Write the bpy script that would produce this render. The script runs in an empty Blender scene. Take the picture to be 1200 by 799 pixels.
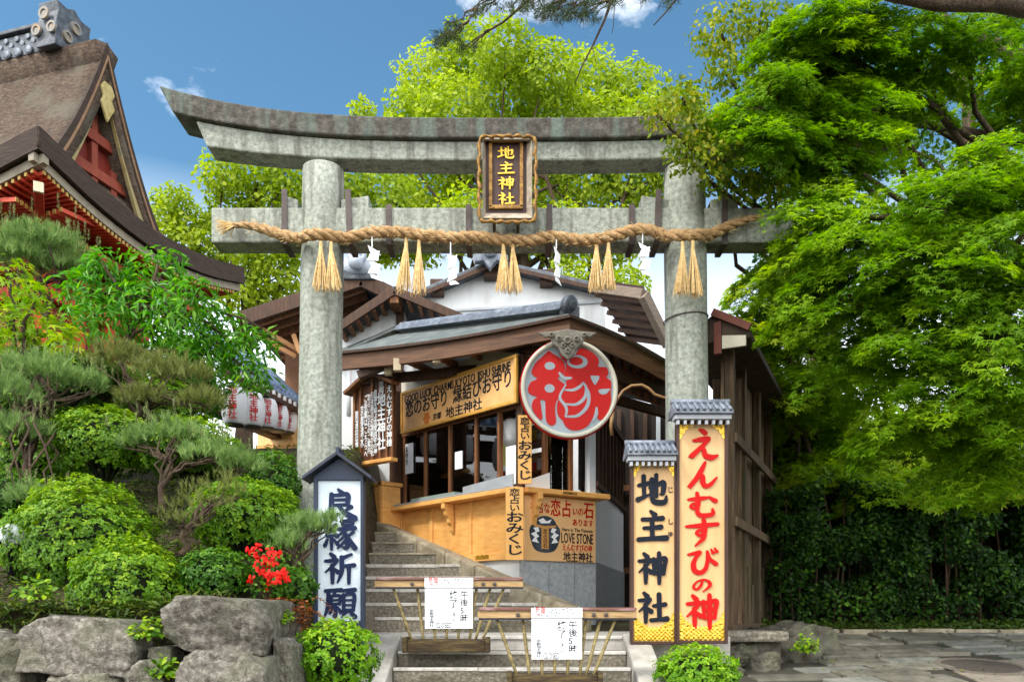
import bpy, bmesh, math, random
import numpy as np
from mathutils import Vector, Matrix, noise

random.seed(7)
RNG = np.random.default_rng(7)
S = bpy.context.scene
COL = S.collection
R = math.radians

# ------------------------------------------------------------------ camera, sky, sun, exposure
EYE, FOC, HOR = 1.6, 950.0, 720.0        # eye height (m), focal length and horizon row of the 1200 px photograph
cd = bpy.data.cameras.new("camera")
cam = bpy.data.objects.new("camera", cd); COL.objects.link(cam)
cam.location = (0, 0, EYE); cam.rotation_euler = (R(90), 0, 0)
cd.sensor_width = 36; cd.lens = 36 * FOC / 1200; cd.shift_y = (HOR - 399.5) / 1200
cd.clip_start = 0.05; cd.clip_end = 3000
S.camera = cam

SUN_DIR = Vector((-0.62, -0.50, 0.95)).normalized()      # towards the sun
SUN_EL = math.asin(SUN_DIR.z); SUN_AZ = math.atan2(SUN_DIR.x, SUN_DIR.y)
W = bpy.data.worlds.new("World"); S.world = W; W.use_nodes = True
wt = W.node_tree; wt.nodes.clear()
def wn(t, **k):
    n = wt.nodes.new(t)
    for a, b in k.items(): setattr(n, a, b)
    return n
sky = wn("ShaderNodeTexSky", sky_type='NISHITA', sun_disc=False, sun_elevation=SUN_EL, sun_rotation=SUN_AZ)
sky.air_density = 1.0; sky.dust_density = 0.6; sky.ozone_density = 2.5
tc = wn("ShaderNodeTexCoord"); mp = wn("ShaderNodeMapping"); mp.inputs['Scale'].default_value = (1.0, 1.0, 2.2)
mp.inputs['Location'].default_value = (0.62, 0.2, 0.1)
nz = wn("ShaderNodeTexNoise"); nz.inputs['Scale'].default_value = 2.3; nz.inputs['Detail'].default_value = 8; nz.inputs['Roughness'].default_value = .6
cr = wn("ShaderNodeValToRGB"); cr.color_ramp.elements[0].position = .605; cr.color_ramp.elements[1].position = .80
sx = wn("ShaderNodeSeparateXYZ")
mr = wn("ShaderNodeMapRange"); mr.inputs['From Min'].default_value = .16; mr.inputs['From Max'].default_value = .46
mr.inputs['To Min'].default_value = .85; mr.inputs['To Max'].default_value = 0
mx = wn("ShaderNodeMath", operation='MAXIMUM'); mx.use_clamp = True
mix = wn("ShaderNodeMixRGB"); mix.inputs['Color2'].default_value = (23.0, 23.2, 23.4, 1)
bg = wn("ShaderNodeBackground"); bg.inputs['Strength'].default_value = 0.085
wo = wn("ShaderNodeOutputWorld")
L = wt.links.new
L(tc.outputs['Generated'], mp.inputs[0]); L(mp.outputs[0], nz.inputs['Vector']); 
L(tc.outputs['Generated'], sx.inputs[0]); L(sx.outputs['Z'], mr.inputs[0])
my = wn("ShaderNodeMapRange"); my.inputs['From Min'].default_value = .15; my.inputs['From Max'].default_value = -.55   # fill light: unseen white bank added to the sky behind the camera
L(sx.outputs['Y'], my.inputs[0]); mb_ = wn("ShaderNodeMath", operation='MULTIPLY_ADD'); mb_.inputs[1].default_value = .46
L(my.outputs[0], mb_.inputs[0]); L(nz.outputs[0], mb_.inputs[2]); L(mb_.outputs[0], cr.inputs[0])
L(cr.outputs[0], mx.inputs[0]); L(mr.outputs[0], mx.inputs[1])
tint = wn("ShaderNodeMixRGB", blend_type='MULTIPLY'); tint.inputs[0].default_value = 1; tint.inputs[2].default_value = (.98, 1.40, 1.38, 1)
L(sky.outputs[0], tint.inputs[1]); L(tint.outputs[0], mix.inputs['Color1']); L(mx.outputs[0], mix.inputs['Fac']); L(mix.outputs[0], bg.inputs[0]); L(bg.outputs[0], wo.inputs[0])

sl = bpy.data.lights.new("sun", 'SUN'); sl.energy = 2.0; sl.angle = R(10.0); sl.color = (1, .95, .86)
so = bpy.data.objects.new("sun", sl); COL.objects.link(so); so.location = (-20, -20, 30)
so.rotation_euler = SUN_DIR.to_track_quat('Z', 'Y').to_euler()
S.view_settings.view_transform = 'Standard'; S.view_settings.look = 'None'
S.view_settings.exposure = 0.78; S.view_settings.gamma = 1
S.cycles.use_denoising = True
S.cycles.max_bounces = 8; S.cycles.transparent_max_bounces = 8; S.cycles.diffuse_bounces = 4

# ------------------------------------------------------------------ helpers
def P(px, py, Y):
    """world point seen at pixel (px, py) of the 1200x799 photograph when it lies Y metres ahead"""
    return Vector(((px - 600) / FOC * Y, Y, EYE + (HOR - py) / FOC * Y))
def PX(px, Y): return (px - 600) / FOC * Y
def PZ(py, Y): return EYE + (HOR - py) / FOC * Y

def lin(c):
    return tuple(((v / 12.92) if v <= .04045 else ((v + .055) / 1.055) ** 2.4) for v in (x / 255 for x in c))

class Frame:
    """wall frame: O origin (z = 0), U to the right as one faces the wall, N out of it"""
    def __init__(s, O, U):
        s.O = Vector((O[0], O[1], 0)); s.U = Vector((U[0], U[1], 0)).normalized(); s.N = s.U.cross(Vector((0, 0, 1)))
    def p(s, u, n, z): return s.O + s.U * u + s.N * n + Vector((0, 0, z))
ID = Frame((0, 0), (1, 0))          # u = x, n = -y

class MB:
    def __init__(s): s.v = []; s.f = []
    def add(s, vs, fs):
        b = len(s.v); s.v += [tuple(v) for v in vs]; s.f += [tuple(i + b for i in f) for f in fs]
    def hexa(s, a):           # a: 4 bottom + 4 top, both counter-clockwise from above
        s.add(a, [(3, 2, 1, 0), (4, 5, 6, 7), (0, 1, 5, 4), (1, 2, 6, 5), (2, 3, 7, 6), (3, 0, 4, 7)])
    def fbox(s, fr, u0, u1, n0, n1, z0, z1):
        q = [(u0, n1), (u1, n1), (u1, n0), (u0, n0)]
        s.hexa([fr.p(u, n, z0) for u, n in q] + [fr.p(u, n, z1) for u, n in q])
    def box(s, x0, x1, y0, y1, z0, z1):
        s.hexa([(x0, y0, z0), (x1, y0, z0), (x1, y1, z0), (x0, y1, z0), (x0, y0, z1), (x1, y0, z1), (x1, y1, z1), (x0, y1, z1)])
    def beam(s, a, b, w, h, up=(0, 0, 1)):
        a = Vector(a); b = Vector(b); d = (b - a).normalized(); up = Vector(up)
        sd = d.cross(up).normalized(); u2 = sd.cross(d).normalized()
        q = [(-1, -1), (1, -1), (1, 1), (-1, 1)]
        A = [a + sd * (w / 2 * i) + u2 * (h / 2 * j) for i, j in q]; B = [b + sd * (w / 2 * i) + u2 * (h / 2 * j) for i, j in q]
        s.add(A + B, [(0, 1, 2, 3), (7, 6, 5, 4), (0, 4, 5, 1), (1, 5, 6, 2), (2, 6, 7, 3), (3, 7, 4, 0)])
    def prism(s, poly, d):
        n = len(poly); poly = [Vector(p) for p in poly]; d = Vector(d)
        s.add(poly + [p + d for p in poly], [tuple(range(n))[::-1], tuple(range(n, 2 * n))] + [(i, (i + 1) % n, n + (i + 1) % n, n + i) for i in range(n)])
    def fprism(s, fr, uz, n0, n1):
        s.prism([fr.p(u, n0, z) for u, z in uz], fr.N * (n1 - n0))
    def tube(s, path, rad, n=8, caps=True):
        path = [Vector(p) for p in path]; m = len(path)
        if not hasattr(rad, '__len__'): rad = [rad] * m
        ref = None; rings = []
        for i, p in enumerate(path):
            d = (path[min(i + 1, m - 1)] - path[max(i - 1, 0)]).normalized()
            if ref is None: ref = d.orthogonal().normalized()
            ref = (ref - d * ref.dot(d)).normalized(); o = d.cross(ref)
            rings.append([p + (ref * math.cos(2 * math.pi * k / n) + o * math.sin(2 * math.pi * k / n)) * rad[i] for k in range(n)])
        vs = [v for r in rings for v in r]
        fs = [(i * n + k, i * n + (k + 1) % n, (i + 1) * n + (k + 1) % n, (i + 1) * n + k) for i in range(m - 1) for k in range(n)]
        if caps: fs += [tuple(range(n))[::-1], tuple(range((m - 1) * n, m * n))]
        s.add(vs, fs)
    def lathe(s, c, prof, n=24, axis=(0, 0, 1), caps=True):
        c = Vector(c); ax = Vector(axis).normalized(); a = ax.orthogonal().normalized(); b = ax.cross(a)
        vs = [c + ax * h + (a * math.cos(2 * math.pi * k / n) + b * math.sin(2 * math.pi * k / n)) * r for r, h in prof for k in range(n)]
        m = len(prof)
        fs = [(i * n + k, i * n + (k + 1) % n, (i + 1) * n + (k + 1) % n, (i + 1) * n + k) for i in range(m - 1) for k in range(n)]
        if caps: fs += [tuple(range(n))[::-1], tuple(range((m - 1) * n, m * n))]
        s.add(vs, fs)
    def grid(s, fn, nu, nv):
        vs = [fn(i / nu, j / nv) for j in range(nv + 1) for i in range(nu + 1)]
        s.add(vs, [(j * (nu + 1) + i, j * (nu + 1) + i + 1, (j + 1) * (nu + 1) + i + 1, (j + 1) * (nu + 1) + i) for j in range(nv) for i in range(nu)])
    def ball(s, c, r, n=10):
        c = Vector(c); rr = r if hasattr(r, '__len__') else (r, r, r)
        vs = [c + Vector((0, 0, -rr[2]))]
        for i in range(1, n):
            t = -math.pi / 2 + math.pi * i / n
            vs += [c + Vector((rr[0] * math.cos(t) * math.cos(2 * math.pi * k / (2 * n)), rr[1] * math.cos(t) * math.sin(2 * math.pi * k / (2 * n)), rr[2] * math.sin(t))) for k in range(2 * n)]
        vs.append(c + Vector((0, 0, rr[2]))); m = 2 * n; fs = [(0, 1 + (k + 1) % m, 1 + k) for k in range(m)]
        for i in range(n - 2): fs += [(1 + i * m + k, 1 + i * m + (k + 1) % m, 1 + (i + 1) * m + (k + 1) % m, 1 + (i + 1) * m + k) for k in range(m)]
        e = len(vs) - 1; b = 1 + (n - 2) * m; fs += [(b + k, b + (k + 1) % m, e) for k in range(m)]
        s.add(vs, fs)
    def build(s, name, mat, parent=None, smooth=False, bevel=0, loc=None, fix=False, solid=0):
        o0 = Vector(loc) if loc is not None else (Vector(parent['_o']) if parent else Vector((0, 0, 0)))
        me = bpy.data.meshes.new(name); me.from_pydata([Vector(v) - o0 for v in s.v], [], s.f)
        if fix:
            bm = bmesh.new(); bm.from_mesh(me); bmesh.ops.remove_doubles(bm, verts=bm.verts, dist=1e-5)
            bmesh.ops.recalc_face_normals(bm, faces=bm.faces); bm.to_mesh(me); bm.free()
        me.update()
        return finish(me, name, mat, parent, o0, smooth, bevel, solid)

def finish(me, name, mat, parent, o0, smooth=False, bevel=0, solid=0):
    if mat: me.materials.append(mat)
    if smooth: me.polygons.foreach_set('use_smooth', [True] * len(me.polygons))
    o = bpy.data.objects.new(name, me); COL.objects.link(o)
    if parent: o.parent = parent; o['_o'] = list(parent['_o'])
    else: o.location = o0; o['_o'] = list(o0)
    if solid:
        m = o.modifiers.new("thickness", 'SOLIDIFY'); m.thickness = solid; m.offset = -1
    if bevel:
        m = o.modifiers.new("edge", 'BEVEL'); m.width = bevel; m.segments = 2; m.limit_method = 'ANGLE'; m.angle_limit = R(35)
    return o

def tag(o, label, cat, group=None, kind=None):
    if label: o['label'] = label
    if cat: o['category'] = cat
    if group: o['group'] = group
    if kind: o['kind'] = kind
    return o
def thing(name, label, cat, loc, group=None):
    o = bpy.data.objects.new(name, None); COL.objects.link(o); o.location = loc; o['_o'] = list(loc)
    o.empty_display_size = .2
    return tag(o, label, cat, group)
def struct(o):
    o['kind'] = 'structure'; return o
def dup(o, loc, label, rotz=0.0, parent=None):
    """copy of a thing with its parts and sub-parts"""
    c = o.copy(); COL.objects.link(c)
    if parent: c.parent = parent
    else:
        c.location = loc; c.rotation_euler = (0, 0, rotz)
        if label: c['label'] = label
    for ch in list(o.children): dup(ch, None, None, 0, c)
    return c

# ------------------------------------------------------------------ materials
MATS = {}
def nodes(name):
    m = bpy.data.materials.new(name); m.use_nodes = True; nt = m.node_tree; b = nt.nodes['Principled BSDF']
    return m, nt, b
def pm(name, cols, scale=6, rough=.7, bump=.0, stretch=(1, 1, 1), metal=0, detail=6, rnd=0, bscale=None, spec=.4, stain=None, coat=0, distort=0, crack=0):
    """noise driven surface: cols = list of sRGB colours spread over the ramp; stain = (colour, amount, stretch)"""
    if name in MATS: return MATS[name]
    m, nt, b = nodes(name); N = nt.nodes.new; K = nt.links.new
    tcn = N("ShaderNodeTexCoord"); mpn = N("ShaderNodeMapping"); mpn.inputs['Scale'].default_value = stretch
    K(tcn.outputs['Object'], mpn.inputs[0])
    n1 = N("ShaderNodeTexNoise"); n1.inputs['Scale'].default_value = scale; n1.inputs['Detail'].default_value = detail; n1.inputs['Roughness'].default_value = .65
    n1.inputs['Distortion'].default_value = distort
    K(mpn.outputs[0], n1.inputs['Vector'])
    rp = N("ShaderNodeValToRGB"); el = rp.color_ramp.elements
    while len(el) < len(cols): el.new(.5)
    for i, c in enumerate(cols):
        el[i].position = .3 + .4 * i / max(1, len(cols) - 1); el[i].color = lin(c) + (1,)
    K(n1.outputs[0], rp.inputs[0]); out = rp.outputs[0]
    if stain:
        n3 = N("ShaderNodeTexNoise"); n3.inputs['Scale'].default_value = stain[3] if len(stain) > 3 else 2; n3.inputs['Detail'].default_value = 7
        mp3 = N("ShaderNodeMapping"); mp3.inputs['Scale'].default_value = stain[2]; K(tcn.outputs['Object'], mp3.inputs[0]); K(mp3.outputs[0], n3.inputs['Vector'])
        r3 = N("ShaderNodeValToRGB"); r3.color_ramp.elements[0].position = .5; r3.color_ramp.elements[1].position = .68
        r3.color_ramp.elements[1].color = (stain[1],) * 3 + (1,)
        K(n3.outputs[0], r3.inputs[0]); mm = N("ShaderNodeMixRGB"); K(r3.outputs[0], mm.inputs[0]); K(out, mm.inputs[1]); mm.inputs[2].default_value = lin(stain[0]) + (1,)
        out = mm.outputs[0]
    if crack:
        vo = N("ShaderNodeTexVoronoi"); vo.feature = 'DISTANCE_TO_EDGE'; vo.inputs['Scale'].default_value = crack
        nd = N("ShaderNodeTexNoise"); nd.inputs['Scale'].default_value = crack * 2.2; nd.inputs['Detail'].default_value = 5
        ad = N("ShaderNodeMixRGB"); ad.blend_type = 'ADD'; ad.inputs[0].default_value = .28; K(tcn.outputs['Object'], ad.inputs[1]); K(nd.outputs['Color'], ad.inputs[2]); K(ad.outputs[0], vo.inputs['Vector'])
        rc = N("ShaderNodeValToRGB"); rc.color_ramp.elements[0].position = .0; rc.color_ramp.elements[0].color = (.30, .28, .25, 1); rc.color_ramp.elements[1].position = .018; rc.color_ramp.elements[1].color = (1, 1, 1, 1)
        K(vo.outputs['Distance'], rc.inputs[0]); mc = N("ShaderNodeMixRGB"); mc.blend_type = 'MULTIPLY'; mc.inputs[0].default_value = 1; K(out, mc.inputs[1]); K(rc.outputs[0], mc.inputs[2]); out = mc.outputs[0]
    if rnd:
        oi = N("ShaderNodeObjectInfo"); hs = N("ShaderNodeHueSaturation"); mrn = N("ShaderNodeMapRange")
        mrn.inputs['To Min'].default_value = 1 - rnd; mrn.inputs['To Max'].default_value = 1 + rnd
        K(oi.outputs['Random'], mrn.inputs[0]); K(mrn.outputs[0], hs.inputs['Value']); K(out, hs.inputs['Color']); out = hs.outputs[0]
    K(out, b.inputs['Base Color']); b.inputs['Roughness'].default_value = rough; b.inputs['Metallic'].default_value = metal
    b.inputs['Specular IOR Level'].default_value = spec; b.inputs['Coat Weight'].default_value = coat
    if bump:
        n2 = N("ShaderNodeTexNoise"); n2.inputs['Scale'].default_value = bscale or scale * 3; n2.inputs['Detail'].default_value = 8
        K(mpn.outputs[0], n2.inputs['Vector']); bp = N("ShaderNodeBump"); bp.inputs['Strength'].default_value = bump; bp.inputs['Distance'].default_value = .02
        K(n2.outputs[0], bp.inputs['Height']); K(bp.outputs[0], b.inputs['Normal'])
    MATS[name] = m; return m

def leafmat(name, cols, trans=.35, rough=.55, spec=.25, nscale=1.2, namt=.35):
    """leaf tone runs over the colours: per-leaf value plus a slow drift through the crown (young and old growth)"""
    if name in MATS: return MATS[name]
    m, nt, b = nodes(name); N = nt.nodes.new; K = nt.links.new
    at = N("ShaderNodeAttribute"); at.attribute_name = 'tone'
    tcn = N("ShaderNodeTexCoord"); n1 = N("ShaderNodeTexNoise"); n1.inputs['Scale'].default_value = nscale; n1.inputs['Detail'].default_value = 2
    K(tcn.outputs['Object'], n1.inputs['Vector'])
    ma = N("ShaderNodeMath"); ma.operation = 'MULTIPLY_ADD'; ma.inputs[1].default_value = namt * 2; K(n1.outputs[0], ma.inputs[0])
    sb = N("ShaderNodeMath"); sb.operation = 'SUBTRACT'; sb.inputs[1].default_value = namt; K(at.outputs['Fac'], sb.inputs[0]); K(sb.outputs[0], ma.inputs[2])
    rp = N("ShaderNodeValToRGB"); el = rp.color_ramp.elements
    while len(el) < len(cols): el.new(.5)
    for i, c in enumerate(cols): el[i].position = i / (len(cols) - 1); el[i].color = lin(c) + (1,)
    K(ma.outputs[0], rp.inputs[0]); K(rp.outputs[0], b.inputs['Base Color']); b.inputs['Roughness'].default_value = rough
    b.inputs['Specular IOR Level'].default_value = spec
    tr = N("ShaderNodeBsdfTranslucent"); ms = N("ShaderNodeMixShader"); ms.inputs[0].default_value = trans
    hs = N("ShaderNodeHueSaturation"); hs.inputs['Saturation'].default_value = 1.1; hs.inputs['Value'].default_value = 1.25; K(rp.outputs[0], hs.inputs['Color'])
    K(hs.outputs[0], tr.inputs[0]); K(b.outputs[0], ms.inputs[1]); K(tr.outputs[0], ms.inputs[2])
    K(ms.outputs[0], nt.nodes['Material Output'].inputs[0]); MATS[name] = m; return m

# ------------------------------------------------------------------ foliage
TEMPL = {
 'diamond': (np.array([(0, 0, 0), (.45, .27, .07), (1, 0, -.10), (.45, -.27, .07)]), [(0, 3, 2), (0, 2, 1)]),
 'oval': (np.array([(0, 0, 0), (.25, .26, .05), (.65, .28, .05), (1, 0, -.08), (.65, -.28, .05), (.25, -.26, .05)]), [(0, 5, 4, 3), (0, 3, 2, 1)]),
 'long': (np.array([(0, 0, 0), (.4, .13, .05), (1, 0, -.25), (.4, -.13, .05)]), [(0, 3, 2), (0, 2, 1)]),
 'needle': (np.array([(0, .03, 0), (0, -.03, 0), (1, 0, 0)]), [(0, 1, 2)]),
}
def _star():
    pts = [(0, 0, 0)]
    for k, (a, r) in enumerate([(-115, .55), (-88, .26), (-60, .85), (-30, .30), (0, 1.0), (30, .30), (60, .85), (88, .26), (115, .55)]):
        pts.append((.1 + r * math.cos(R(a)), r * math.sin(R(a)), -.22 * r * r))
    return np.array(pts), [(0, 1, 2, 3, 4, 5), (0, 5, 6, 7, 8, 9)]
TEMPL['star'] = _star()

def unit(a): return a / np.maximum(np.linalg.norm(a, axis=1, keepdims=True), 1e-9)
def leaves(name, mat, parent, pos, nrm, axis, size, tone, shape='diamond', loc=None):
    """one mesh of N leaves"""
    T, F = TEMPL[shape]; n = len(pos); k = len(T)
    o0 = np.array(loc if loc is not None else (parent['_o'] if parent else (0, 0, 0)), float)
    nrm = unit(nrm); axis = unit(axis - nrm * (axis * nrm).sum(1, keepdims=True) + 1e-6); side = np.cross(nrm, axis)
    size = np.asarray(size).reshape(-1, 1, 1)
    co = (pos - o0)[:, None, :] + size * (T[None, :, 0:1] * axis[:, None, :] + T[None, :, 1:2] * side[:, None, :] + T[None, :, 2:3] * nrm[:, None, :])
    me = bpy.data.meshes.new(name); me.vertices.add(n * k); me.vertices.foreach_set('co', co.reshape(-1).astype(np.float32))
    lt = np.array([i for f in F for i in f]); idx = (np.arange(n)[:, None] * k + lt[None, :]).reshape(-1)
    me.loops.add(len(idx)); me.loops.foreach_set('vertex_index', idx.astype(np.int32))
    lens = [len(f) for f in F]; st = np.concatenate([[0], np.cumsum(lens)[:-1]])
    starts = (np.arange(n)[:, None] * len(lt) + st[None, :]).reshape(-1)
    me.polygons.add(len(starts)); me.polygons.foreach_set('loop_start', starts.astype(np.int32))
    me.update(calc_edges=True); me.validate()
    at = me.attributes.new('tone', 'FLOAT', 'POINT'); at.data.foreach_set('value', np.repeat(tone, k).astype(np.float32))
    return finish(me, name, mat, parent, Vector(o0))

def rdir(n):
    v = RNG.normal(size=(n, 3)); return unit(v)
def blob_pts(c, r, n, inner=.55, top=.0):
    """n points in the outer shell of an ellipsoid, with their outward directions"""
    d = rdir(n); d[:, 2] += top; d = unit(d)
    lump = 1 + .16 * np.sin(d[:, 0] * 7 + c[0] * 3) * np.sin(d[:, 1] * 6 + c[1]) + .12 * np.sin(d[:, 2] * 9 + c[2])
    rad = (inner + (1 - inner) * RNG.random(n) ** .6) * lump
    return np.asarray(c) + d * rad[:, None] * np.asarray(r), d

def branchy(mb, base, tips, r0, r1=.012, n=7, wob=.15, seed=0):
    rr = random.Random(seed)
    base = Vector(base)
    for t in tips:
        t = Vector(t); m = []; k = 5
        for i in range(k + 1):
            f = i / k; p = base.lerp(t, f); w = wob * (t - base).length * math.sin(math.pi * f) * .5
            m.append(p + Vector((rr.uniform(-w, w), rr.uniform(-w, w), rr.uniform(-w, w) * .5 + w * .4)))
        mb.tube(m, [r0 + (r1 - r0) * (i / k) ** .7 for i in range(k + 1)], n)

def crown_tree(name, label, cat, base, top, blobs, per, lsize, lmat, bmat, shape='diamond', group=None, r0=.2, up=.5, inner=.5, rnd=.6, droop=0, split=.45, seed=1):
    """tapered trunk, limbs to every clump, leaves in each clump"""
    t = thing(name, label, cat, base, group); base = Vector(base); top = Vector(top)
    tr = MB(); k = 7; rr = random.Random(seed); pth = []
    for i in range(k + 1):
        f = i / k; p = base.lerp(top, f); w = (top - base).length * .025
        pth.append(p + Vector((rr.uniform(-w, w), rr.uniform(-w, w), 0)) if 0 < i < k else p)
    tr.tube(pth, [r0 * (1.25 if i == 0 else 1 - .72 * i / k) for i in range(k + 1)], 10)
    for j, (c, r) in enumerate(blobs):
        f = min(.98, max(split, rr.uniform(split, 1.0))); i = int(f * k); a = pth[i].lerp(pth[min(i + 1, k)], f * k - i)
        branchy(tr, a, [c], r0 * (1 - .72 * f) * .5, .015, 6, .18, seed + j)
    tr.build('trunk', bmat, t, True)
    Ps, Ds, Ts = [], [], []
    for c, r in blobs:
        rv = np.asarray(r if hasattr(r, '__len__') else (r, r, r), float); n = int(per * (rv[0] * rv[1] + rv[1] * rv[2] + rv[0] * rv[2]) / 3)
        p, d = blob_pts(np.asarray(c), rv, n, inner); Ps.append(p); Ds.append(d); Ts.append(np.clip(RNG.normal(.5, .2, n) + RNG.uniform(-.12, .12), 0, 1))
    Pn = np.concatenate(Ps); D = np.concatenate(Ds); n = len(Pn)
    nr = D * .7 + np.array([0, 0, up]) + RNG.normal(size=(n, 3)) * rnd * .6
    ax = D + RNG.normal(size=(n, 3)) * .8 + np.array([0, 0, -droop])
    leaves('crown', lmat, t, Pn, nr, ax, RNG.uniform(.7, 1.25, n) * lsize, np.concatenate(Ts), shape)
    return t

def rock(mb, c, s, seed=0, rough=.16, rz=0.0, sub=4, boxy=.7):
    """split boulder: a box rounded a little, broken by noise"""
    rr = random.Random(seed); n = sub * 2; c = Vector(c); off = Vector((rr.uniform(0, 50), rr.uniform(0, 50), rr.uniform(0, 50)))
    M = Matrix.Rotation(rz, 3, 'Z'); key = {}; vs = []; fs = []
    sk = Vector((rr.uniform(-.12, .12), rr.uniform(-.12, .12), rr.uniform(-.15, .15)))
    pl = []
    for _ in range(9):
        v = Vector((rr.uniform(-1, 1), rr.uniform(-1, 1), rr.uniform(-1, 1))).normalized(); pl.append((v, rr.uniform(.93, 1.12)))
    def vid(p):
        k = tuple(round(x, 5) for x in p)
        if k not in key:
            q = Vector(p); sp = q.normalized(); q = q * boxy + sp * (1 - boxy)
            nn = noise.noise(q * 1.3 + off) * rough * .9 + noise.noise(q * 3.1 + off) * rough * .7 + noise.noise(q * 9 + off) * rough * .25 + abs(noise.noise(q * 7 + off)) * rough * .25
            for pn, pd in pl:
                e = q.dot(pn) - pd * (abs(pn.x) + abs(pn.y) + abs(pn.z)) * .80
                if e > 0: q = q - pn * e
            q = q * (1 + nn); q.x += q.z * sk.x; q.y += q.z * sk.y; q.z += q.x * sk.z
            key[k] = len(vs); vs.append(c + M @ Vector((q.x * s[0], q.y * s[1], q.z * s[2])))
        return key[k]
    for ax in range(3):
        for sg in (-1, 1):
            for i in range(n):
                for j in range(n):
                    q = []
                    for di, dj in ((0, 0), (1, 0), (1, 1), (0, 1)):
                        a = [0, 0, 0]; a[ax] = sg; a[(ax + 1) % 3] = -1 + 2 * (i + di) / n; a[(ax + 2) % 3] = -1 + 2 * (j + dj) / n
                        q.append(vid(a))
                    fs.append(tuple(q) if sg > 0 else tuple(q[::-1]))
    mb.add(vs, fs)

# ------------------------------------------------------------------ lettering
_GC = {}
def glyph_mesh(ch, bold, wx):
    """outline of one character (em box 1 x 1 centred on 0,0); wx > 1 makes the verticals heavier than the horizontals"""
    k = (ch, bold, wx)
    if k not in _GC:
        c = bpy.data.curves.new("t", "FONT"); c.body = ch; c.offset = bold; c.resolution_u = 3; c.fill_mode = 'FRONT'
        o = bpy.data.objects.new("t", c); COL.objects.link(o); dg = bpy.context.evaluated_depsgraph_get()
        m = bpy.data.meshes.new_from_object(o.evaluated_get(dg))
        vs = [(v.co.x, v.co.y) for v in m.vertices]; fs = [tuple(p.vertices) for p in m.polygons]
        bpy.data.objects.remove(o); bpy.data.curves.remove(c); bpy.data.meshes.remove(m)
        _GC[k] = (vs, fs)
    return _GC[k]
def put(mb, fr, vs, fs, n, thick=.004):
    """extruded flat faces (u, z) in a wall frame"""
    from collections import Counter
    b = len(mb.v); m = len(vs)
    mb.v += [tuple(fr.p(u, n, z)) for u, z in vs] + [tuple(fr.p(u, n + thick, z)) for u, z in vs]
    ec = Counter()
    for f in fs:
        for i in range(len(f)): ec[(f[i], f[(i + 1) % len(f)])] += 1
    mb.f += [tuple(b + m + i for i in f) for f in fs]
    for (i, j), c in ec.items():
        if (j, i) not in ec: mb.f.append((b + i, b + j, b + m + j, b + m + i))
def vtext(mb, fr, s, u, z0, z1, w, n, bold=.012, thick=.004, fill=.95):
    """vertical line of CJK characters centred on u from z1 (top) down to z0"""
    h = (z1 - z0) / len(s)
    for i, ch in enumerate(s):
        if ch == ' ': continue
        vs, fs = glyph_mesh(ch, bold, 1); cz = z1 - (i + .5) * h
        put(mb, fr, [(u + (x - .5) * w * 1.12, cz + (y - .325) * h * fill * 1.12) for x, y in vs], fs, n, thick)
def htext(mb, fr, s, u0, u1, zc, h, n, bold=.012, thick=.004, cjk=True):
    """horizontal line stretched to u0..u1; cell height h"""
    gl = [];x = 0
    for ch in s:
        if ch == ' ': x += .5 if cjk else .32; continue
        vs, fs = glyph_mesh(ch, bold, 1)
        if not vs: continue
        a = min(v[0] for v in vs); b = max(v[0] for v in vs)
        if cjk: gl.append((x, vs, fs)); x += 1
        else: gl.append((x - a, vs, fs)); x += b - a + .07
    k = (u1 - u0) / x; hh = .325 if cjk else .36
    for x0, vs, fs in gl: put(mb, fr, [(u0 + (x0 + vx) * k, zc + (vy - hh) * h * 1.15) for vx, vy in vs], fs, n, thick)

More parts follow.
